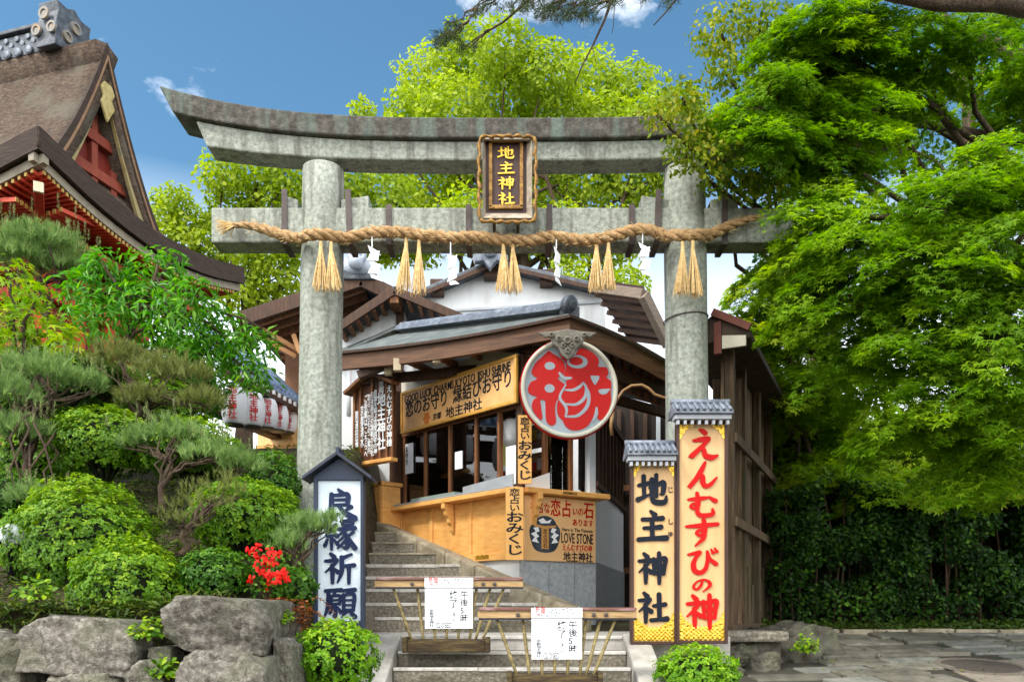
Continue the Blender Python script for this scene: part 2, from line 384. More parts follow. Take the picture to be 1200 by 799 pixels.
_NE = [[(22,4,6),(33,15,9)], [(6,28,6),(24,27,7),(42,24,7),(30,42,6),(6,64,3)], [(27,42,8),(28,70,8),(28,99,6)], [(33,52,4),(46,64,9)]]
BR = {
 'え': [[(44,3,5),(52,7,8),(60,14,8)], [(26,36,5),(48,33,9),(70,30,7),(58,46,7),(40,64,8),(18,86,9),(26,78,6),(46,60,6),(55,64,7),(60,82,9),(78,88,10),(95,82,4)]],
 'ん': [[(60,3,5),(48,32,9),(32,64,9),(10,95,8),(20,82,5),(38,56,6),(51,53,8),(52,74,9),(60,90,9),(76,84,8),(95,58,3)]],
 'む': [[(8,30,6),(36,27,10),(64,23,7)], [(34,3,6),(37,30,9),(37,52,8),(27,64,7),(15,58,6),(22,47,6),(36,52,7),(35,78,8),(46,91,10),(70,91,10),(84,84,8),(83,66,4)], [(72,20,5),(92,35,10)]],
 'す': [[(4,28,6),(45,25,10),(96,19,8)], [(55,2,7),(58,30,9),(56,52,8),(44,60,7),(34,52,6),(42,42,6),(55,46,8),(53,72,8),(30,98,3)]],
 'び': [[(6,24,5),(26,20,8),(44,15,7),(30,36,7),(22,58,9),(26,82,10),(44,90,10),(61,76,8),(68,44,7),(67,12,5)], [(68,13,4),(76,40,7),(95,58,9)], [(79,4,3),(86,18,7)], [(91,0,3),(98,13,7)]],
 'の': [[(54,20,5),(44,56,8),(26,80,8),(12,64,7),(24,34,6),(54,16,7),(80,28,9),(84,58,9),(54,94,3)]],
 '神': _NE + [[(54,22,8),(56,46,7),(57,70,6)], [(53,25,6),(74,23,7),(93,20,8),(90,46,7),(88,70,6)], [(57,46,5),(88,44,6)], [(58,68,6),(88,67,6)], [(72,2,7),(73,40,9),(73,100,6)]],
 '地': [[(4,38,6),(38,31,8)], [(21,8,8),(23,76,7)], [(2,84,9),(40,68,4)], [(42,46,6),(64,38,6),(87,29,9),(85,62,8),(76,66,3)], [(63,4,7),(64,74,6)], [(48,18,8),(49,74,8),(58,91,9),(90,92,9),(97,72,3)]],
 '主': [[(44,2,5),(58,15,10)], [(17,29,7),(50,28,7),(84,25,9)], [(22,57,6),(50,56,7),(79,53,9)], [(49,29,8),(50,90,8)], [(4,94,8),(50,91,8),(97,89,10)]],
 '社': _NE + [[(54,46,6),(93,41,8)], [(72,8,8),(74,88,8)], [(46,92,7),(74,90,7),(99,88,10)]],
 '良': [[(46,1,5),(58,12,9)], [(26,21,6),(50,19,7),(76,18,9),(75,52,8)], [(25,16,8),(26,90,10),(47,78,3)], [(29,35,5),(73,34,6)], [(29,52,6),(73,50,6)], [(47,54,6),(64,74,9),(97,95,13)], [(87,57,8),(66,71,4)]],
 '祈': _NE + [[(88,6,5),(58,19,8)], [(57,15,8),(57,62,8),(44,98,3)], [(59,45,6),(97,41,8)], [(80,43,8),(80,100,6)]],
 '願': [[(6,11,7),(56,8,8)], [(15,11,7),(14,60,8),(2,97,3)], [(36,14,6),(29,26,4)], [(24,28,6),(24,55,6)], [(24,29,5),(51,27,6),(50,55,5)], [(26,41,4),(50,40,4)], [(26,54,5),(50,53,5)], [(37,55,6),(38,94,6),(30,90,3)], [(28,64,6),(20,84,5)], [(44,64,4),(55,80,7)],
        [(59,10,6),(99,7,8)], [(80,10,6),(73,22,4)], [(63,24,7),(64,74,6)], [(64,25,5),(96,23,7),(94,74,6)], [(66,41,4),(92,40,4)], [(66,57,4),(92,56,4)], [(66,73,5),(92,72,5)], [(72,77,7),(58,96,3)], [(83,77,5),(99,95,9)]],
 '縁': [[(26,3,7),(9,27,6),(29,33,5)], [(38,18,7),(8,54,5),(42,50,5)], [(31,40,4),(43,56,8)], [(25,54,7),(25,99,5)], [(12,66,5),(4,86,7)], [(34,66,4),(44,82,7)],
        [(55,8,6),(90,6,7),(86,29,6)], [(58,19,5),(86,18,5)], [(46,32,6),(99,29,8)], [(74,33,6),(48,52,4)], [(62,42,6),(77,60,8),(74,92,8),(60,90,3)], [(66,56,5),(45,74,3)], [(72,68,6),(44,95,3)], [(94,42,6),(78,55,4)], [(77,57,5),(99,94,10)]],
}
def brush(mb, fr, ch, uc, zc, w, h, n, thick=.006, fat=1.0):
    """one brush-written character: each stroke a flat swelling ribbon with round ends, raised off the board"""
    for si, st in enumerate(BR[ch]):
        pts = [Vector((a[0], a[1], a[2] * fat * .62)) for a in st]; q = []
        ex = [pts[0] * 2 - pts[1]] + pts + [pts[-1] * 2 - pts[-2]]
        for i in range(1, len(ex) - 2):
            for k in range(6):
                t = k / 6; a, b, c, d = ex[i - 1:i + 3]
                q.append(.5 * ((2 * b) + (c - a) * t + (2 * a - 5 * b + 4 * c - d) * t * t + (3 * b - a - 3 * c + d) * t ** 3))
        q.append(pts[-1]); Lp, Rp = [], []
        for i, p in enumerate(q):
            d = Vector((q[min(i + 1, len(q) - 1)] - q[max(i - 1, 0)])).to_2d()
            d = d.normalized() if d.length > 1e-6 else Vector((1, 0)); o = Vector((-d.y, d.x)) * max(p.z, .8)
            Lp.append(p.to_2d() + o); Rp.append(p.to_2d() - o)
        def cap(p, d, r):
            a0 = math.atan2(d.y, d.x); return [Vector((p.x + r * math.cos(a0 + t), p.y + r * math.sin(a0 + t))) for t in (math.pi / 3, 0, -math.pi / 3)]
        d0 = (q[0] - q[1]).to_2d(); d1 = (q[-1] - q[-2]).to_2d()
        vs = []; fs = []; m = len(q)
        for a, b in zip(Lp, Rp): vs += [a, b]
        for i in range(m - 1): fs.append((2 * i, 2 * i + 2, 2 * i + 3, 2 * i + 1))
        e = len(vs); vs += cap(q[-1].to_2d(), d1, max(q[-1].z, .8)); fs.append((2 * m - 2, e, e + 1, e + 2, 2 * m - 1))
        e = len(vs); vs += cap(q[0].to_2d(), d0, max(q[0].z, .8)); fs.append((1, e, e + 1, e + 2, 0))
        b0 = len(mb.v); nv = len(vs)
        put(mb, fr, [(uc + (v.x - 50) / 100 * w, zc + (50 - v.y) / 100 * h) for v in vs], fs, n, thick + si * .0006)
        for i in range(nv):      # the ribbon climbs a hair along its length so that it never lies in its own plane where it crosses itself
            k = m if i >= 2 * m and i < 2 * m + 3 else (0 if i >= 2 * m else i // 2)
            p = Vector(mb.v[b0 + nv + i]) + fr.N * (k * .00006); mb.v[b0 + nv + i] = tuple(p)
# ------------------------------------------------------------------ colours
STONE = pm("granite", [(106, 112, 103), (144, 149, 138), (170, 174, 163)], 26, .85, .35, stain=((84, 84, 74), .75, (9, 9, .8), 1.2), bscale=60)
STONE_TOP = pm("granite_mossy", [(48, 45, 41), (76, 72, 66), (108, 103, 95)], 14, .9, .4, stain=((112, 132, 122), .55, (5, 5, .6), 1.3), bscale=50)
STEPS = pm("step_stone", [(74, 70, 60), (116, 109, 96), (156, 148, 134)], 30, .9, .6, stain=((66, 64, 48), .7, (1, 1, 3), 2.0), bscale=40, rnd=.10)
NOSE = pm("step_nosing", [(150, 146, 138), (186, 182, 174), (205, 202, 196)], 12, .85, .3)
CURB = pm("curb_stone", [(120, 108, 88), (150, 140, 118), (168, 160, 140)], 10, .9, .4, stain=((92, 84, 62), .6, (1, 1, 1), 3))
ROCK = pm("field_rock", [(58, 54, 48), (100, 95, 86), (146, 142, 132)], 22, .92, .55, stain=((96, 98, 76), .7, (1, 1, 1), 2.2), bscale=70, rnd=.12, crack=2.6)
ROCKD = pm("dark_rock", [(58, 54, 46), (84, 80, 70), (110, 106, 96)], 5, .9, .7, stain=((70, 78, 46), .6, (1, 1, 1), 2.5), bscale=40, rnd=.15, crack=2.2)
SOIL = pm("soil", [(36, 29, 20), (56, 45, 30), (76, 64, 42)], 9, 1, .6, stain=((66, 74, 34), .8, (1, 1, 1), 1.6))
PAVE = pm("paving", [(78, 75, 66), (104, 100, 88), (128, 124, 112)], 5, .85, .4, stain=((76, 72, 60), .7, (1, 1, 1), 1.3), bscale=40)
CONC = pm("concrete", [(140, 136, 128), (166, 162, 154), (186, 182, 176)], 6, .9, .3, stain=((110, 106, 94), .5, (1, 1, 1), 2.0), bscale=60)
JOINT = pm("joint_earth", [(44, 42, 34), (60, 56, 46)], 12, 1, .4)
CEMENT = pm("cement_patch", [(112, 104, 92), (136, 126, 112)], 6, .9, .25)
WOOD_D = pm("dark_timber", [(44, 28, 18), (66, 42, 26), (86, 56, 34)], 5, .65, .25, stretch=(6, 6, .6), rnd=.12)
WOOD_M = pm("brown_timber", [(84, 52, 28), (120, 76, 42), (146, 98, 58)], 5, .6, .25, stretch=(6, 6, .6), rnd=.10)
BARGE = pm("barge_timber", [(66, 42, 24), (96, 63, 38), (118, 80, 50)], 4, .55, .2, stretch=(.6, .6, 6))
RAFT = pm("rafter_timber", [(96, 62, 38), (134, 90, 58), (156, 110, 74)], 5, .6, .2, stretch=(3, 3, 3), rnd=.12)
FENCEW = pm("weathered_board", [(58, 45, 32), (90, 72, 52), (122, 102, 76)], 6, .85, .4, stretch=(7, 7, .5), stain=((60, 62, 36), .6, (1, 1, .5), 2), rnd=.16)
OCHRE = pm("ochre_panel", [(212, 150, 78), (226, 168, 94), (234, 182, 112)], 5, .45, .06, stretch=(1, 1, 5), spec=.35, stain=((178, 128, 74), .45, (1, 1, .35), 2.6))
OCHRE_L = pm("pale_board", [(232, 186, 118), (238, 194, 128), (242, 202, 140)], 3, .5, .05, stretch=(5, 5, .8), spec=.35)
SIGNB = pm("sign_board", [(190, 152, 100), (202, 164, 114), (210, 174, 126)], 2.5, .5, .05, stretch=(5, 5, .6), spec=.3, stain=((176, 138, 92), .4, (1, 1, .4), 2.2))
GOLD = pm("gold_leaf", [(196, 150, 44), (222, 180, 70), (236, 200, 96)], 30, .32, .35, metal=.85, bscale=60)
GOLD_D = pm("old_gold", [(92, 66, 30), (136, 100, 46), (172, 134, 70)], 20, .5, .4, metal=.35)
BLACK = pm("black_lacquer", [(24, 24, 28), (32, 32, 36)], 4, .4)
INK = pm("ink_blue_black", [(16, 21, 31), (23, 30, 42)], 6, .6, spec=.15)
RED = pm("vermilion_paint", [(172, 12, 12), (190, 20, 16)], 4, .6, spec=.15)
WHITE = pm("white_paint", [(226, 230, 232), (236, 238, 240)], 3, .6)
PLASTER = pm("white_plaster", [(206, 209, 210), (222, 224, 224), (230, 232, 232)], 2, .85, .08, stain=((168, 168, 162), .6, (1.6, 1.6, .25), 1.8))
NAVY = pm("navy_paint", [(32, 42, 62), (40, 52, 74)], 4, .5, .05)
TILE = pm("roof_tile", [(72, 79, 91), (106, 114, 126), (140, 147, 158)], 10, .45, .15, spec=.5)
TILE_D = pm("dark_tile", [(52, 56, 62), (76, 82, 90), (104, 110, 118)], 8, .5, .2)
COPPER = pm("copper_roof", [(76, 82, 82), (98, 104, 102), (120, 126, 122)], 5, .75, .1, stretch=(1, 1, 1), stain=((84, 92, 92), .5, (2, 2, 2), 1.5))
METAL_G = pm("grey_metal", [(150, 154, 158), (172, 176, 180)], 4, .4, metal=.2)
GREYP = pm("grey_wall_panel", [(180, 190, 198), (198, 206, 212)], 3, .6, .04)
BTILE = pm("stone_cladding", [(138, 144, 148), (160, 166, 170), (178, 184, 188)], 16, .6, .12)
STRAW = pm("straw", [(120, 91, 56), (162, 128, 86), (194, 164, 120)], 22, .8, .4, stretch=(1, 1, 1), bscale=50)
STRAW_L = pm("straw_pale", [(178, 142, 88), (208, 176, 118), (226, 202, 152)], 30, .8, .2)
PAPER = pm("paper", [(232, 236, 240), (240, 243, 246)], 3, .75)
LANT = pm("lantern_paper", [(206, 210, 216), (222, 225, 230)], 3, .7, .05)
BARK = pm("tree_bark", [(46, 36, 28), (72, 58, 44), (96, 80, 62)], 9, .95, .7, stretch=(3, 3, .6))
HINOKI = pm("bark_shingle", [(46, 37, 31), (78, 64, 53), (112, 96, 80)], 9, .95, 1.0, stretch=(1, 1, 2.6), stain=((96, 92, 80), .7, (1, 1, 1), 1.1), bscale=24)
HINOKI_E = pm("bark_edge", [(38, 28, 24), (58, 46, 40), (76, 62, 54)], 5, .9, .4, stretch=(.6, .6, 14))
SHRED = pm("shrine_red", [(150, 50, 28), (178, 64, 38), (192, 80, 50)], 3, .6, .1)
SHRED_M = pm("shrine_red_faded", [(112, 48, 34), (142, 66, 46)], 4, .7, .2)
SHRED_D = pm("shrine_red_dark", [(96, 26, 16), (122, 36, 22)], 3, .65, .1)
FASCIA = pm("fascia_board", [(120, 112, 96), (150, 142, 124)], 6, .7, .2)
BARGEG = pm("painted_barge", [(126, 112, 70), (156, 142, 98), (120, 124, 100)], 3, .6, .2)
BAMBOO = pm("old_bamboo", [(84, 74, 44), (124, 110, 68), (158, 142, 96)], 8, .6, .15, stretch=(1, 1, 3))
TREST = pm("trestle_wood", [(140, 110, 70), (172, 142, 98), (190, 164, 122)], 6, .7, .2, stretch=(.8, 5, 5))
TRESTC = pm("trestle_capping", [(80, 50, 42), (112, 74, 62), (150, 120, 118)], 6, .5, .2, stretch=(.8, 5, 5))
OLDW = pm("mossy_wood", [(38, 30, 20), (66, 52, 32), (104, 90, 50)], 7, .85, .4, stretch=(.8, 5, 5))
DARKIN = pm("dark_interior", [(150, 122, 94), (184, 154, 122)], 3, .8)
DARKW = pm("deep_brown", [(30, 22, 16), (46, 34, 26)], 4, .8, .1)
IRON = pm("dark_iron", [(58, 48, 46), (88, 76, 72)], 8, .6, .2)
def glassmat():
    m, nt, b = nodes("window_glass"); b.inputs['Base Color'].default_value = (.8, .85, .86, 1); b.inputs['Roughness'].default_value = .02
    b.inputs['Transmission Weight'].default_value = 0; 
    tr = nt.nodes.new("ShaderNodeBsdfTransparent"); gl = nt.nodes.new("ShaderNodeBsdfGlossy"); gl.inputs['Roughness'].default_value = .02
    fr = nt.nodes.new("ShaderNodeFresnel"); fr.inputs[0].default_value = 1.9; ms = nt.nodes.new("ShaderNodeMixShader")
    nt.links.new(fr.outputs[0], ms.inputs[0]); nt.links.new(tr.outputs[0], ms.inputs[1]); nt.links.new(gl.outputs[0], ms.inputs[2])
    nt.links.new(ms.outputs[0], nt.nodes['Material Output'].inputs[0]); return m
GLASS = glassmat()

# ------------------------------------------------------------------ ground, lane, landing
def gz(y):
    return np.interp(y, [-300, -12, 0, 10.2, 14, 400], [-1.68, -1.68, 0, 1.43, 1.75, 1.9])
ys = [-300, -60, -12, -6, 0, 3, 5, 7, 8, 9, 10.2, 12, 14, 20, 40, 120, 400]
m = MB(); xs = [-300, -60, -15, -5, 0, 5, 15, 60, 300]
for y in ys:
    for x in xs: m.v.append((x, y, float(gz(y))))
n = len(xs)
m.f = [(j * n + i, j * n + i + 1, (j + 1) * n + i + 1, (j + 1) * n + i) for j in range(len(ys) - 1) for i in range(n - 1)]
struct(m.build('ground', SOIL))
# paved lane climbing on the right: joint bed and dressed stones in courses
m = MB(); m.grid(lambda a, b: (1.0 + 14 * a, -3 + 13.0 * b, float(gz(-3 + 13.0 * b)) + .004), 1, 40); struct(m.build('lane', JOINT))
PM = [MB(), MB(), MB()]; rr = random.Random(3); cA, sA = math.cos(R(8)), math.sin(R(8)); v = 4.2
while v < 10.2:
    dv = rr.uniform(.26, .40); u = -2.0 + rr.uniform(-.5, 0)
    while u < 10:
        du = rr.uniform(.42, .95); q = []
        for a, b in ((u + .018, v + .018), (u + du - .018, v + .018), (u + du - .018, v + dv - .018), (u + .018, v + dv - .018)):
            a += rr.uniform(-.03, .03); b += rr.uniform(-.03, .03); q.append((2.6 + a * cA - (b - 6) * sA, 6 + a * sA + (b - 6) * cA))
        cx = sum(p[0] for p in q) / 4; cy = sum(p[1] for p in q) / 4
        lim = 2.55 + max(0, (cy - 7.6)) * .5
        m = PM[rr.randrange(3)]
        if cx > lim and cy < 10.0 and not (4.1 < cx < 6.2 and 6.9 < cy < 8.2):
            h = .03 + rr.uniform(-.015, .015)
            m.hexa([(x, y, float(gz(y)) - .03) for x, y in q] + [(x, y, float(gz(y)) + h) for x, y in q])
        u += du
    v += dv
for m, mt in zip(PM, (PAVE, pm("paving_dark", [(64, 62, 54), (86, 83, 72), (108, 104, 92)], 5, .8, .5, bscale=40), pm("paving_pale", [(84, 84, 78), (108, 108, 100), (132, 130, 120)], 5, .85, .5, bscale=40))): struct(m.build('lane_paving', mt, bevel=.014))
m = MB(); m.hexa([(x, y, float(gz(y)) - .03) for x, y in ((4.1, 6.9), (6.2, 7.1), (6.25, 8.25), (4.15, 8.0))] + [(x, y, float(gz(y)) + .018) for x, y in ((4.1, 6.9), (6.2, 7.1), (6.25, 8.25), (4.15, 8.0))])
struct(m.build('lane_cement', CEMENT, bevel=.01))
mh = P(1150, 779, 7.75); mh.z = float(gz(7.75)) + .02
t = thing('drain_cover', 'dark oval drain cover set in the cement patch of the lane', 'drain cover', mh)
m = MB(); m.prism([(mh.x + .34 * math.cos(a), mh.y + .34 * math.sin(a), float(gz(mh.y + .34 * math.sin(a))) + .0185) for a in np.linspace(0, 2 * math.pi, 28, endpoint=False)], (0, 0, .006)); m.build('lid', pm("drain_iron", [(58, 52, 46), (80, 72, 64)], 20, .7, .4), t)
m = MB()
for a in np.linspace(0, 2 * math.pi, 28, endpoint=False):
    b = a + 2 * math.pi / 28; q = [(r * math.cos(w) + mh.x, r * math.sin(w) + mh.y) for r, w in ((.345, a), (.40, a), (.40, b), (.345, b))]
    m.hexa([(x, y, float(gz(y)) + .0185) for x, y in q] + [(x, y, float(gz(y)) + .03) for x, y in q])
m.build('rim', pm("drain_rim", [(92, 84, 74), (110, 100, 90)], 20, .8, .2), t)

ZL = EYE - .2                                   # landing level
m = MB(); m.box(-2.75, 2.05, 7.6, 12.0, .6, ZL); struct(m.build('landing', CONC, bevel=.015))

# upper flight: steps cut off on the right by the slanting curb
t = thing('upper_stairs', 'worn stone stairs climbing left past the ochre charm stall', 'stairs', (-1, 9.3, ZL))
def curbx(y): return -.03 - 1.09 * (y - 9.9)
for k in range(1, 13):
    y0 = 9.3 + .3 * (k - 1); z0 = ZL - .05 + .17 * (k - 1); z1 = ZL + .17 * k; xr = curbx(y0) + .08
    m = MB(); a = [(-3.4, y0), (xr, y0), (xr - .42, y0 + .38), (-3.4, y0 + .38)]
    m.hexa([(x, y, z0) for x, y in a] + [(x, y, z1) for x, y in a])
    s_ = m.build('step', STEPS, t, bevel=.012)
    m = MB(); rr = random.Random(k); x = -3.4
    while x < xr - .05:
        x2 = min(xr - .02, x + rr.uniform(.5, 1.1)); m.box(x, x2 - .004, y0 - .006 - rr.uniform(0, .004), y0 + .06, z1 - (.030 if k < 6 else .018) - rr.uniform(0, .010), z1 + .003); x = x2
    m.build('nosing', NOSE if k < 6 else CURB, s_, bevel=.004)
m = MB(); d = Vector((-1.09, 1, 0)).normalized(); nr = Vector((d.y, -d.x, 0))
pts = []
for i in range(10):
    y = 9.18 + i * .38; x = curbx(y) ; z = ZL + .24 + .52 * (y - 9.18); pts.append((x, y, z))
for a, b in zip(pts[:-1], pts[1:]):
    a = Vector(a); b = Vector(b); b = a.lerp(b, .985); w = .26
    q = [a, a + nr * w, b + nr * w, b]
    m.hexa([(p.x, p.y, ZL - .02) for p in q] + [tuple(p) for p in q])
m.build('curb', CURB, t, bevel=.03)
m = MB(); m.box(-2.75, -1.56, 8.35, 9.25, ZL + .003, ZL + .27); m.build('side_block', STEPS, t, bevel=.03)

# lower flight between two sloping stringers
t = thing('lower_stairs', 'short stone flight with pale nosings below the landing', 'stairs', (0, 7.3, 0))
for k in range(1, 9):
    z1 = ZL - .13 * k; y1 = 7.6 - .3 * (k - 1); xw = 1.03
    m = MB(); m.box(-xw, xw, y1 - .3, y1 - .002, z1 - .26, z1); s_ = m.build('step', STEPS, t, bevel=.012)
    m = MB(); x = -xw; rr = random.Random(40 + k)
    while x < xw - .05:
        x2 = min(xw, x + rr.uniform(.45, .9)); m.box(x + .003, x2 - .003, y1 - .306 - rr.uniform(0, .004), y1 - .235, z1 - .022 - rr.uniform(0, .008), z1 + .003); x = x2
    m.build('nosing', NOSE, s_, bevel=.004)
m = MB(); m.box(-1.03, 1.03, 7.585, 7.66, ZL - .03, ZL + .004); m.build('top_edge', NOSE, t, bevel=.006)
for x0, x1 in ((-1.36, -1.035), (1.035, 1.27)):
    m = MB(); m.hexa([(x0, 4.9, -.6), (x1, 4.9, -.6), (x1, 7.594, .3), (x0, 7.594, .3), (x0, 4.9, .38), (x1, 4.9, .38), (x1, 7.594, ZL + .03), (x0, 7.594, ZL + .03)])
    m.build('stringer', CONC, t, bevel=.02)

# ------------------------------------------------------------------ torii
TY = 8.0
zs0, zs1, zk1 = PZ(188, TY - .13), PZ(162, TY - .2), PZ(137, TY - .22)
t = thing('torii_gate', 'weathered grey granite shrine gate with straw rope across it', 'torii gate', (-.06, TY, ZL))
for bx, tx in ((-1.925, -1.86), (1.755, 1.70)):
    m = MB(); zt = zs0 - .06; prof = []
    k = 14; path = []; rad = []
    for i in range(k + 1):
        f = i / k; path.append((bx + (tx - bx) * f, TY, ZL - .02 + (zt + .05 - ZL) * f)); rad.append(.228 - .03 * f + .004 * math.sin(9 * f))
    m.tube(path, rad, 40); m.build('pillar', STONE, t, True)
    m = MB(); m.lathe((bx, TY, ZL), [(.33, 0), (.33, .10), (.29, .14), (.25, .16)], 32); m.build('pillar_base', STONE, t, True)
# nuki (tie beam) in two boxes from pillar to pillar and beyond
m = MB(); zn0, zn1 = PZ(284, TY - .13), PZ(243, TY - .13); XL, XR = PX(253, TY), PX(932, TY)
m.box(XL, XR, TY - .13, TY + .13, zn0, zn1); m.build('tie_beam', STONE, t, bevel=.015)
# wedges standing on the tie beam beside the pillars
for a, b, s in ((337, 352, -1), (402, 434, 1), (750, 781, -1), (830, 862, 1)):
    m = MB(); x0, x1 = PX(a, TY), PX(b, TY); zt = PZ(229, TY - .1); zs = PZ(234, TY - .1)
    m.hexa([(x0, TY - .10, zn1 + .002), (x1, TY - .10, zn1 + .002), (x1, TY + .10, zn1 + .002), (x0, TY + .10, zn1 + .002),
            (x0, TY - .10, zs if s > 0 else zt), (x1, TY - .10, zt if s > 0 else zs), (x1, TY + .10, zt if s > 0 else zs), (x0, TY + .10, zs if s > 0 else zt)])
    m.build('wedge', STONE, t, bevel=.008)
def sweepx(name, mat, zfun0, zfun1, x0f, x1f, hy):
    """beam curved along x; the ends lean outwards"""
    m = MB(); k = 40; vs = []
    for i in range(k + 1):
        f = i / k
        row = []
        for lvl in (0, 1):
            x = x0f[lvl] + (x1f[lvl] - x0f[lvl]) * f; c = (x - .0 + .06) / 3.35
            z = (zfun0, zfun1)[lvl](c)
            row += [(x, TY - hy[lvl], z), (x, TY + hy[lvl], z)]
        vs += row
    fs = []
    for i in range(k):
        b = 4 * i; fs += [(b, b + 4, b + 6, b + 2), (b + 2, b + 6, b + 7, b + 3), (b + 3, b + 7, b + 5, b + 1), (b + 1, b + 5, b + 4, b)]
    fs += [(0, 2, 3, 1), (4 * k, 4 * k + 1, 4 * k + 3, 4 * k + 2)]
    m.add(vs, fs); m.build(name, mat, t, False, .015, fix=True)
rise = lambda c: .29 * max(0, abs(c)) ** 3.3
xa, xb = PX(248, TY), PX(236, TY)
sweepx('lower_lintel', STONE, lambda c: zs0 + rise(c) * .75, lambda c: zs1 + rise(c), (xa, xb), (-.12 - xa, -.12 - xb), (.13, .15))
xc, xd = PX(212, TY), PX(197, TY)
sweepx('upper_lintel', STONE_TOP, lambda c: zs1 + .004 + rise(c), lambda c: zk1 + rise(c) * 1.08, (xc, xd), (-.12 - xc, -.12 - xd), (.20, .215))
# dark iron straps round the tie beam
def strap(px, w=.05, lean=0, z1=None):
    m = MB(); x = PX(px, TY); zb, ztp = zn0 - .014, (z1 or zn1 + .02); w = w / 2
    for y0, y1 in ((TY - .148, TY - .134), (TY + .134, TY + .148)):
        m.hexa([(x - w - lean, y0, zb), (x + w - lean, y0, zb), (x + w - lean, y1, zb), (x - w - lean, y1, zb), (x - w, y0, ztp), (x + w, y0, ztp), (x + w, y1, ztp), (x - w, y1, ztp)])
    m.box(x - w - lean, x + w - lean, TY - .148, TY + .148, zb - .012, zb); m.build('strap', IRON, t)
for px, ln, hi in ((338, 0, 1), (411, -.02, 1), (458, 0, 0), (550, 0, 0), (643, 0, 0), (738, 0, 0), (769, .02, 1), (845, 0, 1)):
    strap(px, .055, ln, PZ(231, TY) if hi else None)
m = MB(); m.tube([(1.715 + .215 * math.cos(a), TY + .215 * math.sin(a), PZ(375, TY) + .02 * math.cos(a)) for a in np.linspace(0, 2 * math.pi, 33)], .006, 6); m.build('wire_tie', IRON, t, True)

# tablet hung on the lintels
yP = TY - .30
t = thing('name_tablet', 'brown tablet with gold writing in a scalloped frame at the gate centre', 'tablet', P(594, 262, yP))
x0, x1, z0, z1 = PX(574, yP), PX(612, yP), PZ(245, yP), PZ(166, yP)
m = MB(); m.box(x0 - .04, x1 + .04, yP - .01, yP + .03, z0 - .04, z1 + .04); m.build('backing', pm("plaque_brown", [(52, 34, 30), (74, 50, 44)], 8, .6, .1, stretch=(5, 5, 1)), t)
m = MB(); fi = .035
for a in ((x0 - .01, x0 + fi - .01, z0, z1), (x1 - fi + .01, x1 + .01, z0, z1), (x0 - .01, x1 + .01, z1 - fi + .01, z1 + .012), (x0 - .01, x1 + .01, z0 - .012, z0 + fi - .01)):
    m.box(a[0], a[1], yP - .035, yP - .011, a[2], a[3])
m.build('gold_border', GOLD_D, t, bevel=.006)
yO = yP - .09; xo0, xo1, zo0, zo1 = PX(563, yO), PX(626, yO), PZ(258, yO), PZ(161, yO)
pale = pm("tablet_frame", [(120, 108, 92), (156, 144, 126), (178, 166, 150)], 12, .7, .4)
m = MB()
q = [(x0 - .045, z0 - .045, x0 - .045, z1 + .045, xo0 + .02, zo1 - .02, xo0 + .02, zo0 + .02)]
def slope(a, b, c, d):   # frame board sloping forwards from the tablet to the rim
    ya, yb = yP + .0, yP - .09
    m.hexa([(a[0], ya + .03, a[1]), (b[0], ya + .03, b[1]), (c[0], yb + .03, c[1]), (d[0], yb + .03, d[1]), (a[0], ya, a[1]), (b[0], ya, b[1]), (c[0], yb, c[1]), (d[0], yb, d[1])])
I = [(x0 - .035, z0 - .035), (x1 + .035, z0 - .035), (x1 + .035, z1 + .035), (x0 - .035, z1 + .035)]; O_ = [(xo0 + .02, zo0 + .02), (xo1 - .02, zo0 + .02), (xo1 - .02, zo1 - .02), (xo0 + .02, zo1 - .02)]
for i in range(4): slope(I[i], I[(i + 1) % 4], O_[(i + 1) % 4], O_[i])
m.build('sloped_frame', pale, t, fix=True)
m = MB(); rim = []
def edge(a, b, n, amp):
    a = Vector(a); b = Vector(b); d = (b - a); nn = Vector((d.y, -d.x)).normalized()
    return [a.lerp(b, i / n) + nn * amp * (abs(math.sin(i / n * math.pi * 5)) - .2 + .5 * math.sin(i / n * math.pi)) for i in range(n)]
c4 = [(xo0, zo0), (xo1, zo0), (xo1, zo1), (xo0, zo1)]
for i in range(4): rim += edge(c4[i], c4[(i + 1) % 4], 30, .016)
rim.append(rim[0]); m.tube([(p.x, yP - .085, p.y) for p in rim], [.016 + .005 * math.sin(i * 1.3) for i in range(len(rim))], 8); m.build('scalloped_rim', GOLD_D, t, True)
m = MB(); fr = Frame((0, yP - .012), (1, 0)); hh = (z1 - z0) * .9
for i, ch in enumerate("地主神社"):
    brush(m, fr, ch, (x0 + x1) / 2, z1 - .045 - hh / 4 * (i + .5), .155, hh / 4 * .82, 0, .008, 1.15)
m.build('lettering', GOLD, t)
for px in (579, 607):
    m = MB(); m.box(PX(px, yP) - .015, PX(px, yP) + .015, yP - .05, yP + .15, zo0 - .01, zo0 + .06)
    m.build('hook', IRON, t)

